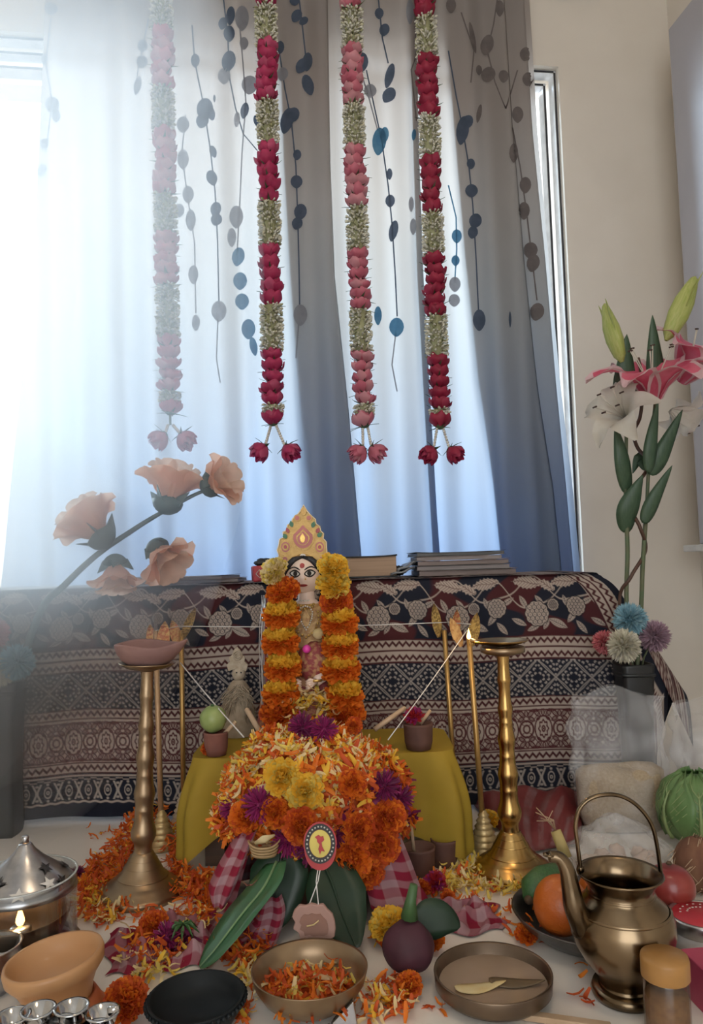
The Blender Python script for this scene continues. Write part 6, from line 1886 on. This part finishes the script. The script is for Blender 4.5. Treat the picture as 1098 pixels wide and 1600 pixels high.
# ================================================================== RIGHT SIDE: BAGS, PACKET, CABBAGE
M_film = film('clear_plastic_film', (.70, .70, .72), .89, .10, 7, .7, .30)
M_film2 = film('milky_plastic_film', (.66, .66, .66), .80, .12, 24, .9, .35)
M_rice = mat('raw_rice', (.36, .27, .17), .8, col2=(.46, .36, .24), scale=260, bump=.9, bscale=320)
def bag_mesh(w, dpt, h, lean=0.0, seed=0, pinch=.35, top_h=None):
    """an upright soft bag: oval at the base, flattened toward the open top"""
    q = random.Random(seed); ph = [q.uniform(0, 6) for _ in range(8)]
    mb = MB(); seg, rows = 64, 34; V, Fc = [], []
    for r in range(rows + 1):
        v = r / rows
        dd_ = dpt * (1 - (1 - pinch) * v ** 1.5) * (.80 + .20 * min(1, v * 7)); ww = w * (.86 + .14 * min(1, v * 6))
        for j in range(seg):
            a = 2 * PI * j / seg; c, s_ = math.cos(a), math.sin(a)
            x = ww / 2 * math.copysign(abs(c) ** .7, c); y = dd_ / 2 * math.copysign(abs(s_) ** .8, s_)
            cre = .004 * math.sin(a * 5 + ph[0] + v * 7) + .003 * math.sin(a * 9 + ph[1] - v * 11) + .002 * math.sin(v * 25 + ph[2] + a * 2)
            cre *= min(1, v * 2 + .15)
            x += c * cre * 1.2; y += s_ * cre * 2.2 + .006 * math.sin(v * 9 + x * 30 + ph[3]) * v
            tophv = 1 + (top_h(x / w) if top_h else 0) * v
            V.append((x + lean * v, y, h * v * tophv))
    for r in range(rows):
        for j in range(seg):
            k = (j + 1) % seg; Fc.append((r * seg + j, r * seg + k, (r + 1) * seg + k, (r + 1) * seg + j))
    Fc.append(tuple(range(seg))[::-1])
    return mb.add(V, Fc)
rbp = F(972, 1292); kb = ppm(rbp)
rb = thing('rice_bag', 'clear plastic bag half full of raw rice, right of the golden lamp', 'bag', (rbp.x, rbp.y, 0))
W_, H_ = 142 * kb, 208 * kb
bag_mesh(W_, .085, H_, 0, 3, .30, lambda s_: .10 * math.exp(-((s_ + .05) / .25) ** 2) - .04).build('plastic_bag', M_film, rb)
def rice_fn(d): return 1 + .03 * math.sin(d.x * 6 + d.y * 3)
mb = MB(); seg = 40; V = []; Fc = []
prof = [(.0, .002), (.86, .003), (.93, .03), (.96, .07), (.955, .092), (.80, .100), (.4, .104), (0, .103)]
for (r, z) in prof:
    for j in range(seg):
        a = 2 * PI * j / seg; c, s_ = math.cos(a), math.sin(a)
        V.append((W_ / 2 * r * math.copysign(abs(c) ** .7, c), .042 * r * .97 * math.copysign(abs(s_) ** .8, s_) * (1 - 2.4 * z), z + .004 * math.sin(a * 2 + 1) * (z > .05)))
for i in range(len(prof) - 1):
    for j in range(seg):
        k = (j + 1) % seg; Fc.append((i * seg + j, i * seg + k, (i + 1) * seg + k, (i + 1) * seg + j))
tag(mb.add(V, Fc).build('rice', M_rice, rb), kind='stuff')
b2p = P(1098, 1160, 1.33); b2 = thing('plastic_bag', 'crumpled clear plastic bag at the right edge, above the cabbage', 'bag', (b2p.x + .025, 1.33, 0))
zt_b = P(1075, 1088, 1.33).z
bag_mesh(.125, .06, zt_b, -.015, 8, .35, lambda s_: -.10 * abs(s_)).build('film', M_film, b2)
wb = MB().box((0, 0, .045), (.10, .04, .09)).build('white_paper_bundle', M_white, b2, smooth=False, bevel=.006)
# cabbage
M_cab = mat('cabbage_leaf', (.09, .19, .06), .45, col2=(.17, .28, .10), transl=.12, scale=18, detail=6, bump=.3, bscale=40)
M_cabr = mat('cabbage_rib', (.27, .36, .15), .5)
cbp = F(1092, 1322); kc = ppm(cbp); Rc = 58 * kc
cab = thing('cabbage', 'green cabbage at the right edge in front of the plastic bag', 'cabbage', (cbp.x, cbp.y, 0))
cc = Vector((0, 0, Rc * .95))
MB().ball(cc, Rc * .93, 28, 20).build('heart', M_cab, cab)
def cab_leaf(th0, ph0, size, lift):
    def fn(u, v):
        s_ = (u - .5) * 2; t = v
        th = th0 + s_ * size * math.sin(PI * (.15 + .75 * t)); ph = ph0 - (1 - t) * 1.9
        r = Rc * (lift + .03 * math.sin(s_ * 9 + t * 5) * t + .10 * max(0, t - .7) * 2 + .07 * abs(s_) ** 3 + .02 * math.sin(s_ * 23 + t * 17) * abs(s_))
        return cc + Vector((r * math.cos(th) * math.cos(ph), r * math.sin(th) * math.cos(ph), -r * math.sin(ph) * -1 * -1)) if False else cc + Vector((r * math.cos(th) * math.sin(PI - ph), r * math.sin(th) * math.sin(PI - ph), r * math.cos(PI - ph) ))
    o = MB().grid(fn, 14, 12).build('outer_leaf', M_cab, cab); so = o.modifiers.new('thick', 'SOLIDIFY'); so.thickness = .0012
    rib = [fn(.5, t / 13) * 1.0 for t in range(10)]
    rib = [cc + (p - cc) * 1.012 for p in rib]
    MB().tube(rib, [.0040 - .0003 * i for i in range(10)], 6).build('rib', M_cabr, o)
    for k in range(1, 7):
        for s_ in (-1, 1):
            vn = [cc + (fn(.5 + s_ * w_, min(1, k / 10 + w_ * .9)) - cc) * 1.008 for w_ in (0, .12, .25, .38)]
            MB().tube(vn, [.0014, .0011, .0008, .0005], 4).build('vein', M_cabr, o)
for th0, ph0, sz, li in ((-1.9, 2.9, .95, .97), (-2.9, 2.8, .9, 1.0), (-.9, 2.85, .9, .99), (1.2, 2.8, 1.0, .97), (2.4, 2.9, .9, .98)):
    cab_leaf(th0, ph0, sz, li)
# red cloth packet in plastic
M_redcl = mat('red_packet_cloth', (.14, .016, .018), .6, col2=(.20, .04, .04), scale=26, bump=.5, bscale=50)
A, B, C_, D = F(742, 1262), F(912, 1262), F(902, 1322), F(820, 1338)
rk = thing('red_cloth_packet', 'folded red cloth packed in clear plastic, right of the golden lamp', 'packet')
def rfn(u, v, z0=0.0):
    p = quad4(A, B, C_, D, u, v); e = min(1, u * 5, (1 - u) * 5, v * 4, (1 - v) * 4)
    e = max(0.0, e)
    return p + Vector((0, 0, .004 + z0 + .050 * e ** .6 * (1 - .6 * v) + .006 * math.sin(u * 14 + v * 9) * e))
o = MB().grid(lambda u, v: rfn(u, v), 40, 20).build('cloth', M_redcl, rk)
so = o.modifiers.new('thick', 'SOLIDIFY'); so.thickness = .004
MB().grid(lambda u, v: rfn(-.03 + u * 1.06, -.03 + v * 1.06, .004) + Vector((0, 0, .003 * math.sin(u * 31 + v * 17))), 50, 26).build('plastic_wrap', film('packet_film', (.6, .58, .6), .94, .1, 40, 1.0, .10), rk)
# thick offcut of sugarcane / banana stem by the spout
sc0 = P(862, 1300, 1.12); sgr = thing('cane_piece', 'short yellow cane offcut with frayed roots beside the packet', 'cane', tuple(F(880, 1345)))
b = Vector(sgr.location)
MB().tube([P(884, 1340, 1.08) - b, P(868, 1298, 1.09) - b], [.0085, .0075], 12).build('cane', mat('yellow_cane', (.50, .40, .16), .6), sgr)
q = random.Random(9)
for i in range(7):
    a = P(868, 1298, 1.09) - b
    MB().tube([a, a + Vector((q.uniform(-.012, .006), q.uniform(-.006, .006), .014)), a + Vector((q.uniform(-.03, .008), q.uniform(-.008, .008), q.uniform(.012, .034)))], .0007, 4).build('root_hair', M_reed, sgr)
# milky bag with puffed sweets
M_puff = mat('puffed_sweet', (.58, .42, .32), .8, col2=(.66, .52, .42), scale=60, bump=.6)
sbp = F(968, 1368); sb = thing('sweets_bag', 'low clear plastic bag of pale puffed sweets behind the spouted pot', 'bag', (sbp.x, sbp.y, 0))
kz = ppm(sbp)
mb = MB().ball((0, 0, .030), (80 * kz, .042, .042), 48, 30, fn=lambda d: 1 + .07 * math.sin(d.x * 7 + d.z * 9) + .05 * math.sin(d.y * 12 + d.x * 15) + .28 * max(0, d.z) ** 6)
V = mb.V[0]; V[:, 2] = np.maximum(V[:, 2], .002); mb.build('plastic_bag', M_film2, sb)
q = random.Random(4)
for i in range(16):
    x = q.uniform(-60, 55) * kz; y = q.uniform(-.022, .02); z = .014 + q.random() * .026 * (1 - abs(x) / .08)
    MB().ball((x, y, z), (q.uniform(.010, .014), .011, .009), 12, 8, fn=lambda d: 1 + .12 * math.sin(d.x * 8 + i)).build('puffed_sweet', M_puff, sb)
MB().ball((-.004, -.002, .080), (.014, .010, .009), 14, 10).build('knot', M_film2, sb)

# ================================================================== FRUIT PLATE
plp = F(926, 1458); kp = ppm(plp); PR = 122 * kp
M_steelp = mat('steel_plate', (.16, .155, .15), .3, .9, col2=(.11, .105, .10), scale=30)
tag(MB().lathe([(0, .002), (PR * .60, .002), (PR * .75, .004), (PR * .92, .017), (PR, .028), (PR * 1.01, .0295), (PR * .99, .0305), (PR * .90, .020), (PR * .72, .007), (0, .005)], 56).build('steel_plate', [M_steelp], loc=(plp.x, plp.y, 0)), 'shallow steel plate holding fruit behind the spouted pot', 'plate')
M_orange = mat('orange_peel', (.52, .13, .015), .38, col2=(.46, .10, .014), scale=10, bump=.35, bscale=260, coat=.2)
def fruit_round(name, label, px, py, rpx, Y, mats, sq=(1, 1, 1), fn=None, rot_=(0, 0, 0), cat=None):
    c = P(px, py, .95)
    for _ in range(4):                       # rest the fruit at height Y on what carries it
        r = rpx * ppm(c); c = F(px, py, Y + r * sq[2])
    t = thing(name, label, cat or name, (c.x, c.y, c.z), rot_)
    MB().ball((0, 0, 0), (r * sq[0], r * sq[1], r * sq[2]), 32, 24, fn=fn).build('flesh', mats[0], t)
    MB().lathe([(0, -.001), (.004, 0), (.0025, .003), (0, .004)], 8).build('stem', mats[1], t, loc=(0, 0, r * sq[2] * .97))
    return t
M_stk = mat('brown_stalk', (.10, .06, .03), .8)
fruit_round('orange', 'bright orange fruit at the left of the steel plate, behind the spout', 876, 1412, 42, .014, (M_orange, M_stk), (1, 1, 1.12), lambda d: 1 - .10 * max(0, d.z) ** 2, (0, .25, 0))
fruit_round('orange', 'orange fruit mostly hidden behind the spouted pot', 935, 1395, 32, .008, (M_orange, M_stk))
M_cuc = mat('cucumber_skin', (.035, .10, .03), .45, col2=(.06, .15, .05), scale=20, stretch=(20, 20, 3))
ck = thing('cucumber', 'green cucumber behind the orange at the plate edge', 'cucumber', tuple(F(838, 1392, .034)))
MB().tube([(-.012, -.012, -.004), (-.004, 0, .002), (.012, .012, .006), (.04, .03, .008)], [.009, .018, .020, .016], 16).build('flesh', M_cuc, ck)
MB().ball((-.013, -.013, -.005), .006, 8, 6).build('stem_end', M_stk, ck)
M_apple = mat('red_apple_skin', (.20, .016, .02), .35, col2=(.27, .04, .03), scale=14, coat=.2)
fruit_round('apple', 'dark red apple right of the spouted pot handle', 1047, 1385, 37, .016, (M_apple, M_stk), (1, 1, .95), lambda d: 1 - .14 * math.exp(-((1 - d.z) / .12)), (0, 0, 0))
M_coco = mat('coconut_husk', (.14, .06, .035), .9, col2=(.22, .11, .06), scale=40, bump=.9, bscale=60, stretch=(1, 1, .3))
cn = fruit_round('coconut', 'brown hairy coconut at the right edge under the cabbage', 1090, 1350, 36, .001, (M_coco, M_stk), (1, 1, 1.15))
mb = MB(); q = random.Random(6); rc = 36 * ppm(P(1090, 1350, 1.06))
for i in range(60):
    d = Vector((q.gauss(0, 1), q.gauss(0, 1) - .5, q.gauss(0, 1))).normalized(); t_ = d.orthogonal().normalized()
    mb.tube([d * rc * .98, d * rc * 1.06 + t_ * .008, d * rc * 1.1 + t_ * .018], .0005, 4)
tag(mb.build('husk_fibre', M_reed, cn), kind='stuff')

# ================================================================== SPOUTED POT WITH HANDLE
ktp = F(978, 1556); kk_ = ppm(ktp)
M_kbrass = mat('tarnished_bronze', (.25, .18, .11), .24, 1.0, col2=(.085, .06, .035), scale=16, bump=.06, bscale=40, ramp=(.40, .66))
pt = thing('spouted_pot', 'bronze pot with a curved spout and a tall hoop handle, lower right', 'pot', (ktp.x, ktp.y, 0))
zr = P(972, 1364, ktp.y).z
def zy(py): return max(0.0, P(975, py, ktp.y).z)
R_ = lambda px: px * kk_
prof = [(0, .001), (R_(50), .001), (R_(53), .006), (R_(49), .013), (R_(40), zy(1540)), (R_(37), zy(1532)), (R_(42), zy(1522)), (R_(60), zy(1500)), (R_(74), zy(1475)), (R_(80), zy(1450)), (R_(78), zy(1430)), (R_(68), zy(1412)), (R_(55), zy(1400)), (R_(50), zy(1392)), (R_(50), zy(1384)), (R_(56), zy(1374)), (R_(63), zy(1366)), (R_(66), zr), (R_(65), zr + .002), (R_(61), zr), (R_(52), zy(1378)), (R_(46), zy(1392)), (R_(50), zy(1405)), (R_(70), zy(1440)), (R_(60), zy(1490)), (0, zy(1515))]
MB().lathe(prof, 64).build('body', M_kbrass, pt)
for py, r in ((1394, 51), (1418, 73.5), (1538, 39)):
    MB().lathe([(R_(r) - .0012, zy(py) - .002), (R_(r) + .0012, zy(py)), (R_(r) - .0012, zy(py) + .002)], 56).build('engraved_ring', M_kbrass, pt)
def kp_(px, py, dy=0): return P(px, py, ktp.y + dy) - Vector(pt.location)
sp = smooth_path([kp_(912, 1448, -.01), kp_(898, 1418, -.02), (kp_(891, 1385, -.02)), kp_(885, 1358, -.02), kp_(874, 1341, -.02), kp_(858, 1338, -.02)], 7)
so_ = MB().tube(sp, [R_(22) - (R_(22) - R_(8.5)) * min(1, (i / len(sp)) ** .6 * 1.05) for i in range(len(sp))], 18).build('spout', M_kbrass, pt)
MB().lathe([(.0035, 0), (.0065, .001), (.0065, .0025), (.0035, .003)], 18).build('spout_lip', M_kbrass, so_, loc=sp[-1])
hp = smooth_path([kp_(907, 1358), kp_(902, 1320), kp_(899, 1290), kp_(906, 1262), kp_(928, 1245), kp_(962, 1242), kp_(992, 1256), kp_(1016, 1285), kp_(1026, 1320), kp_(1033, 1372)], 8)
MB().tube(hp, R_(4.3), 12, flat=.75).build('handle', M_kbrass, pt)
for e in (hp[0], hp[-1]):
    MB().ball(e, (R_(6), R_(5), R_(7)), 12, 8).build('handle_lug', M_kbrass, pt)

# ================================================================== FOREGROUND BOWLS
def bowl(name, label, px, py_floor, rpx, py_rim, m, prof_fn, seg=60, wob=None, cat='bowl'):
    c = F(px, py_floor); k = ppm(c); r = rpx * k; h = P(px, py_rim, c.y).z
    t = thing(name, label, cat, (c.x, c.y, 0))
    MB().lathe(prof_fn(r, h), seg, wob=wob).build('body', m, t)
    return t, r, h, c
bw1, r1, h1_, cp1 = bowl('brass_bowl', 'round brass bowl filled with flower petals, bottom centre', 485, 1572, 91, 1512, M_brass,
    lambda r, h: [(0, .001), (r * .45, .001), (r * .62, .006), (r * .82, h * .38), (r * .95, h * .7), (r, h), (r * 1.005, h + .001), (r * .96, h), (r * .90, h * .7), (r * .74, h * .35), (0, .006)])
q = random.Random(14); mb = MB()
mb.lathe([(0, h1_ * .34), (r1 * .5, h1_ * .34), (r1 * .76, h1_ * .36)], 30, 1)
for i in range(300):
    a = q.uniform(0, 6.28); rr = r1 * .78 * math.sqrt(q.random())
    p = Vector((rr * math.cos(a), rr * math.sin(a), h1_ * .36 + q.random() ** 2 * .020 * (1 - rr / r1)))
    if rr > r1 * .7: p.z = h1_ * .36 + q.random() * .010
    mb.many(*q.choice(PETALS), [TRS(p, (q.gauss(0, .5), q.gauss(0, .5), q.uniform(0, 6.28)), q.uniform(.010, .022))], [q.choices(range(6), [6, 7, 1, 2, 0, 2])[0]])
pb = thing('bowl_petals', 'orange and yellow petals heaped in the brass bowl', 'petals', (cp1.x, cp1.y, 0)); tag(mb.build('petal_heap', PET, pb), kind='stuff')
M_bronze = mat('dark_bronze', (.22, .16, .11), .38, .9, col2=(.15, .11, .08), scale=20)
bw2, r2, h2_, cp2 = bowl('bronze_bowl', 'wide dark bronze bowl of cloudy liquid and leaves, right of the beetroot', 771, 1556, 92, 1518, M_bronze,
    lambda r, h: [(0, .001), (r * .70, .001), (r * .88, .005), (r * .98, h * .45), (r, h), (r * .995, h + .0012), (r * .95, h), (r * .92, h * .5), (r * .8, .008), (0, .006)])
M_liq = mat('cloudy_liquid', (.36, .26, .19), .15, col2=(.30, .21, .14), scale=14)
lq = MB().lathe([(0, h2_ * .56), (r2 * .5, h2_ * .56), (r2 * .915, h2_ * .56)], 40).build('liquid', M_liq, bw2)
for i, (x, y, a, L, m, lab) in enumerate(((-.015, -.012, .15, .055, M_cr, 'pale leaf floating in the bronze bowl, left of two'), (.024, -.006, -.12, .058, M_bronze, 'brown leaf floating in the bronze bowl, right of two'))):
    t = thing('floating_leaf', lab, 'leaf', (cp2.x + x, cp2.y + y, h2_ * .56 + .0025), (0, 0, a))
    o = blade(smooth_path([(-L / 2, 0, .002), (0, 0, 0), (L / 2, 0, .003)], 6), leaf_w(13, .018), m if i == 0 else mat('brown_leaf', (.13, .085, .04), .5), 'blade', t, .15, Vector((0, 1, 0)))
M_blackb = mat('black_glaze', (.006, .009, .011), .55, col2=(.009, .012, .014), scale=20, spec=.25)
bw3, r3, h3_, cp3 = bowl('black_bowl', 'black bowl with a beaded rim at the bottom', 307, 1602, 76, 1556, M_blackb,
    lambda r, h: [(0, .001), (r * .6, .001), (r * .78, .006), (r * .93, h * .6), (r, h), (r * .99, h + .001), (r * .93, h), (r * .86, h * .6), (r * .68, .010), (0, .008)])
mb = MB()
for i in range(54):
    a = 2 * PI * i / 54; mb.ball((r3 * 1.01 * math.cos(a), r3 * 1.01 * math.sin(a), h3_ - .003), .0024, 6, 5)
mb.build('beaded_rim', M_blackb, bw3)
# orange clay incense cup on a flared foot (tilted)
M_orc = mat('cream_orange_clay', (.50, .27, .12), .5, col2=(.44, .22, .09), scale=10, coat=.2)
M_orf = mat('orange_painted_clay', (.46, .11, .035), .5, col2=(.42, .16, .06), scale=10)
dh = F(96, 1590); kd = ppm(dh); rd = 76 * kd; hd_ = P(92, 1490, dh.y).z
dn = thing('incense_burner', 'cream and orange clay incense cup on a flared foot, bottom left', 'incense burner', (dh.x, dh.y, 0))
cu_ = MB().lathe([(rd * .66, hd_ * .30), (rd * .70, hd_ * .45), (rd * .80, hd_ * .62), (rd * .90, hd_ * .72), (rd * .98, hd_ * .80), (rd * 1.0, hd_ * .93), (rd * .97, hd_), (rd * .91, hd_ * .985), (rd * .84, hd_ * .82), (rd * .66, hd_ * .66), (0, hd_ * .60)], 56)
cup_o = cu_.build('cup', M_orc, dn); cup_o.rotation_euler = (.02, -.12, 0)
ft = MB().lathe([(rd * .98, 0), (rd * 1.0, .003), (rd * .84, hd_ * .18), (rd * .70, hd_ * .36), (rd * .60, hd_ * .36), (rd * .74, hd_ * .18), (rd * .90, 0)], 48)
ft.build('foot', M_orf, dn)
# star lamp: bowl, burning wick, glass chimney, pierced lid
slp = F(32, 1494); ks = ppm(slp); rs_ = 78 * ks
sl = thing('star_lamp', 'oil lamp with a glass chimney and a star-pierced steel lid, left edge', 'lamp', (slp.x, slp.y, 0))
zR = P(32, 1428, slp.y).z; zG = P(32, 1368, slp.y).z; zL0 = P(32, 1390, slp.y).z; zL1 = P(43, 1316, slp.y).z
rb_ = 74 * ks
MB().lathe([(0, .001), (rb_ * .55, .001), (rb_ * .58, .008), (rb_ * .80, zR * .45), (rb_ * .95, zR * .8), (rb_, zR), (rb_ * .99, zR + .0012), (rb_ * .94, zR), (rb_ * .88, zR * .8), (rb_ * .7, zR * .5), (0, zR * .4)], 56).build('bowl', M_bronze, sl)
M_chim = glass('chimney_glass', (.96, .97, .97), .04)
rg = 84 * ks
g_ = MB().lathe([(rg, .012), (rg, zG - .004), (rg + .0015, zG), (rg - .0015, zG + .0006), (rg - .002, zG - .004), (rg - .002, .012)], 64).build('glass_chimney', M_chim, sl)
MB().lathe([(rg + .0008, zG - .0008), (rg + .0012, zG + .0004), (rg - .0012, zG + .0008), (rg - .0012, zG - .0008)], 64).build('chimney_rim', mat('glass_edge', (.62, .64, .62), .2), sl)
MB().lathe([(rg - .006, .0), (rg + .004, .0), (rg + .004, .013), (rg - .006, .013)], 56).build('base_ring', M_steel, sl)
lidr = 78 * ks; hL = zL1 - zL0
lidprof = [(lidr * 1.0, 0), (lidr * .97, hL * .10), (lidr * .80, hL * .30), (lidr * .55, hL * .50), (lidr * .34, hL * .68), (lidr * .20, hL * .84), (lidr * .13, hL * .96), (lidr * .09, hL)]
lid = MB().lathe(lidprof, 64).build('lid', M_steel, sl, loc=(0.006, 0, zL0)); so = lid.modifiers.new('thick', 'SOLIDIFY'); so.thickness = .0012
MB().lathe([(.0, 0), (.0045, 0), (.0035, .003), (.0045, .006), (.003, .008), (0, .008)], 16).build('knob', M_steel, lid, loc=(0, 0, hL))
M_star = mat('star_painted_shade', (.035, .03, .03), .6); M_starl = mat('star_painted_light', (.80, .76, .70), .5)  # lid openings laid on as flat stars, their shade and light painted in
def star_on_lid(a, t, size, m):
    def pt_(u, v):       # local tangent coords on the lid cone
        tt = t + v; r = interp(tt * hL, [p[1] for p in lidprof], [p[0] for p in lidprof]); an = a + u / max(r, .01)
        return Vector(((r + .0012) * math.cos(an), (r + .0012) * math.sin(an), tt * hL + .0012))
    vs = [pt_(0, 0)]
    for i in range(10):
        rr = size if i % 2 == 0 else size * .42; aa = PI / 2 + i * PI / 5
        vs.append(pt_(rr * math.cos(aa), rr * math.sin(aa) / (hL * 1.7)))
    MB().add([tuple(v) for v in vs], [(0, 1 + i, 1 + (i + 1) % 10) for i in range(10)]).build('star_patch', m, lid, smooth=False)
for i, (a, t_, s_, m) in enumerate(((-1.95, .38, .0085, M_star), (-1.30, .22, .0085, M_starl), (-.62, .30, .0075, M_starl), (-.40, .52, .007, M_star), (-.25, .26, .007, M_star), (-2.6, .30, .008, M_star), (.5, .35, .008, M_star), (1.6, .35, .008, M_star))):
    star_on_lid(a, t_, s_ * 1.35, m)
MB().lathe([(0, zR * .4), (.012, zR * .4), (.013, zR * .75), (.010, zR * .8), (0, zR * .8)], 20).build('wick_holder', M_steel, sl, loc=(.004, -.01, 0))
flame(sl, Vector((.004, -.01, zR * .8)), .026)
# five-cup steel lamp at the very bottom left
M_chrome = mat('polished_steel', (.62, .62, .62), .12, 1.0, col2=(.50, .50, .50), scale=30)
fcp = P(118, 1600, .70); fc_ = thing('five_cup_lamp', 'polished steel lamp with a ring of small cups, bottom left corner', 'lamp', (fcp.x, .70, 0))
zc_ = P(118, 1585, .70).z
MB().lathe([(0, 0), (.034, 0), (.034, .004), (.012, .010), (.007, .02), (.006, zc_ - .014), (.012, zc_ - .010), (0, zc_ - .008)], 32).build('pedestal', M_chrome, fc_)
for i, (px, py) in enumerate(((60, 1582), (112, 1578), (160, 1586), (20, 1592), (92, 1604), (150, 1612))):
    c = P(px, py, .715 - .012 * (i > 3) - .004 * (i == 3)) - Vector(fc_.location)
    rr = 25 * ppm(fcp)
    MB().lathe([(0, -.012), (rr * .55, -.011), (rr * .85, -.005), (rr * 1.0, .001), (rr * 1.12, .002), (rr * 1.12, .0032), (rr * .92, .003), (rr * .72, -.005), (0, -.009)], 28, c=tuple(c)).build('cup', M_chrome, fc_)
    MB().tube([(0, 0, zc_ - .012), c + Vector((0, 0, -.010))], .0028, 8).build('arm', M_chrome, fc_)
MB().tube([P(170, 1580, .70) - Vector(fc_.location), P(186, 1574, .70) - Vector(fc_.location)], [.004, .002], 8).build('handle', M_chrome, fc_)
# dark steel pot at the left edge behind the cup
dk = F(-14, 1548); tag(MB().lathe([(0, 0), (.020, 0), (.030, .012), (.034, .03), (.031, .046), (.033, .050), (.029, .049), (.028, .03), (0, .01)], 40).build('steel_pot', M_steel, loc=(dk.x, dk.y, 0)), 'small dark steel pot cut by the left edge', 'pot')
# spice jar, bottom right
jr = F(1045, 1625); kj = ppm(jr); rj = 36 * kj; hj = P(1043, 1492, jr.y).z
jar = thing('spice_jar', 'small glass jar of brown spice with an orange-tan cap, bottom right', 'jar', (jr.x, jr.y, 0))
M_jglass = glass('jar_glass', (.90, .86, .80), .12, .06)
zcap = P(1043, 1524, jr.y).z
MB().lathe([(0, .001), (rj * .92, .001), (rj * .97, .005), (rj * .97, zcap - .002), (rj * .85, zcap + .004), (rj * .80, zcap)], 40).build('glass', M_jglass, jar)
MB().lathe([(0, .003), (rj * .90, .003), (rj * .90, zcap * .72), (0, zcap * .74)], 32).build('spice', mat('brown_spice', (.20, .10, .045), .9, col2=(.26, .14, .06), scale=200), jar)
MB().lathe([(rj * .98, zcap - .001), (rj * 1.02, zcap), (rj * 1.02, hj - .003), (rj * .98, hj), (0, hj)], 48, wob=lambda a, i: 1 + .006 * math.cos(a * 36)).build('cap', mat('tan_cap', (.42, .21, .06), .45), jar)
# red-lidded tin and pink carton at the right edge
tn = F(1100, 1478); kt = ppm(tn); rt = 52 * kt; zt3 = P(1095, 1428, tn.y).z
tin = thing('red_lidded_tin', 'round tin with a red lid at the right edge behind the jar', 'tin', (tn.x, tn.y, 0))
MB().lathe([(0, 0), (rt * .95, 0), (rt * .95, zt3 - .012), (0, zt3 - .012)], 44).build('can', M_white, tin)
MB().lathe([(rt * .97, zt3 - .016), (rt, zt3 - .014), (rt, zt3 - .002), (rt * .97, zt3), (rt * .90, zt3), (rt * .88, zt3 - .002), (rt * .80, zt3 - .002)], 44).build('lid_rim', M_steel, tin)
MB().lathe([(rt * .86, zt3 - .0015), (rt * .84, zt3), (0, zt3 + .0005)], 44).build('lid', mat('red_lid', (.50, .03, .045), .4), tin)
for k, (r0_, sp_) in enumerate(((.62, 1.9), (.42, 1.6))):      # worn print on the lid: two arcs of small marks
    for i in range(9):
        a = PI / 2 + (i / 8 - .5) * sp_ * 1.4; MB().box((rt * r0_ * math.cos(a), rt * r0_ * math.sin(a), zt3 + .0008), (.0022, .0012, .0006)).build('print_mark', M_white, tin, smooth=False)
px_ = F(1112, 1568); MB_ = MB().box((0, 0, .022), (.06, .05, .044))
pc = thing('pink_carton', 'pink printed carton at the right edge, low beside the jar', 'carton', (px_.x + .012, px_.y, 0), (0, 0, .1))
MB_.build('carton', mat('pink_card', (.50, .06, .12), .5), pc, smooth=False, bevel=.001)
MB().box((-.004, -.0254, .014), (.04, .0006, .006)).build('white_band', M_white, pc, smooth=False)
# wooden stick and foil packet at the bottom
sk = thing('wooden_stick', 'pale wooden stick lying on the floor at the bottom right', 'stick', tuple(F(795, 1588)))
MB().box((.045, -.015, .004), (.10, .010, .006), R=Matrix.Rotation(-.30, 3, 'Z')).build('stick', M_reed, sk, smooth=False, bevel=.001)
fl = F(535, 1600); fo = thing('foil_packet', 'crumpled shiny foil packet standing before the petal bowl', 'packet', (fl.x, fl.y - .004, 0))
M_foils = mat('silver_foil', (.60, .60, .62), .16, .9, col2=(.40, .40, .42), scale=30, bump=.8, bscale=40)
bt_ = [(-24, 1640), (24, 1640), (22, 1585), (18, 1558), (4, 1572), (-14, 1590), (-24, 1605)]
q4 = [(x * ppm(fl), P(535, y, fl.y).z if y < 1625 else .001) for x, y in bt_]
MB().poly_prism(q4, -.004, .004).build('foil', M_foils, fo, smooth=False, bevel=.001)
# ================================================================== HAZE STANDING IN FOR WINDOW GLARE
def haze_material(dens, g=.6):
    m = bpy.data.materials.new('glare_haze'); m.use_nodes = True
    nt = m.node_tree; N = nt.nodes; L = nt.links
    for n in list(N):
        if n.type != 'OUTPUT_MATERIAL': N.remove(n)
    out = [n for n in N if n.type == 'OUTPUT_MATERIAL'][0]
    vs = N.new('ShaderNodeVolumeScatter'); vs.inputs['Color'].default_value = (.88, .94, 1.0, 1)
    vs.inputs['Density'].default_value = dens; vs.inputs['Anisotropy'].default_value = g
    L.new(vs.outputs[0], out.inputs['Volume'])
    m.cycles.homogeneous_volume = True
    return m
hz = thing('glare_haze', 'bluish haze standing in for window glare on the left', 'haze', (-.75, 1.3, .9))
hz['kind'] = 'stuff'
for (c, r, d_) in HAZE:
    MB().ball((0, 0, 0), r, 32, 20).build('haze_cloud', haze_material(d_), hz, loc=Vector(c) - Vector(hz.location))
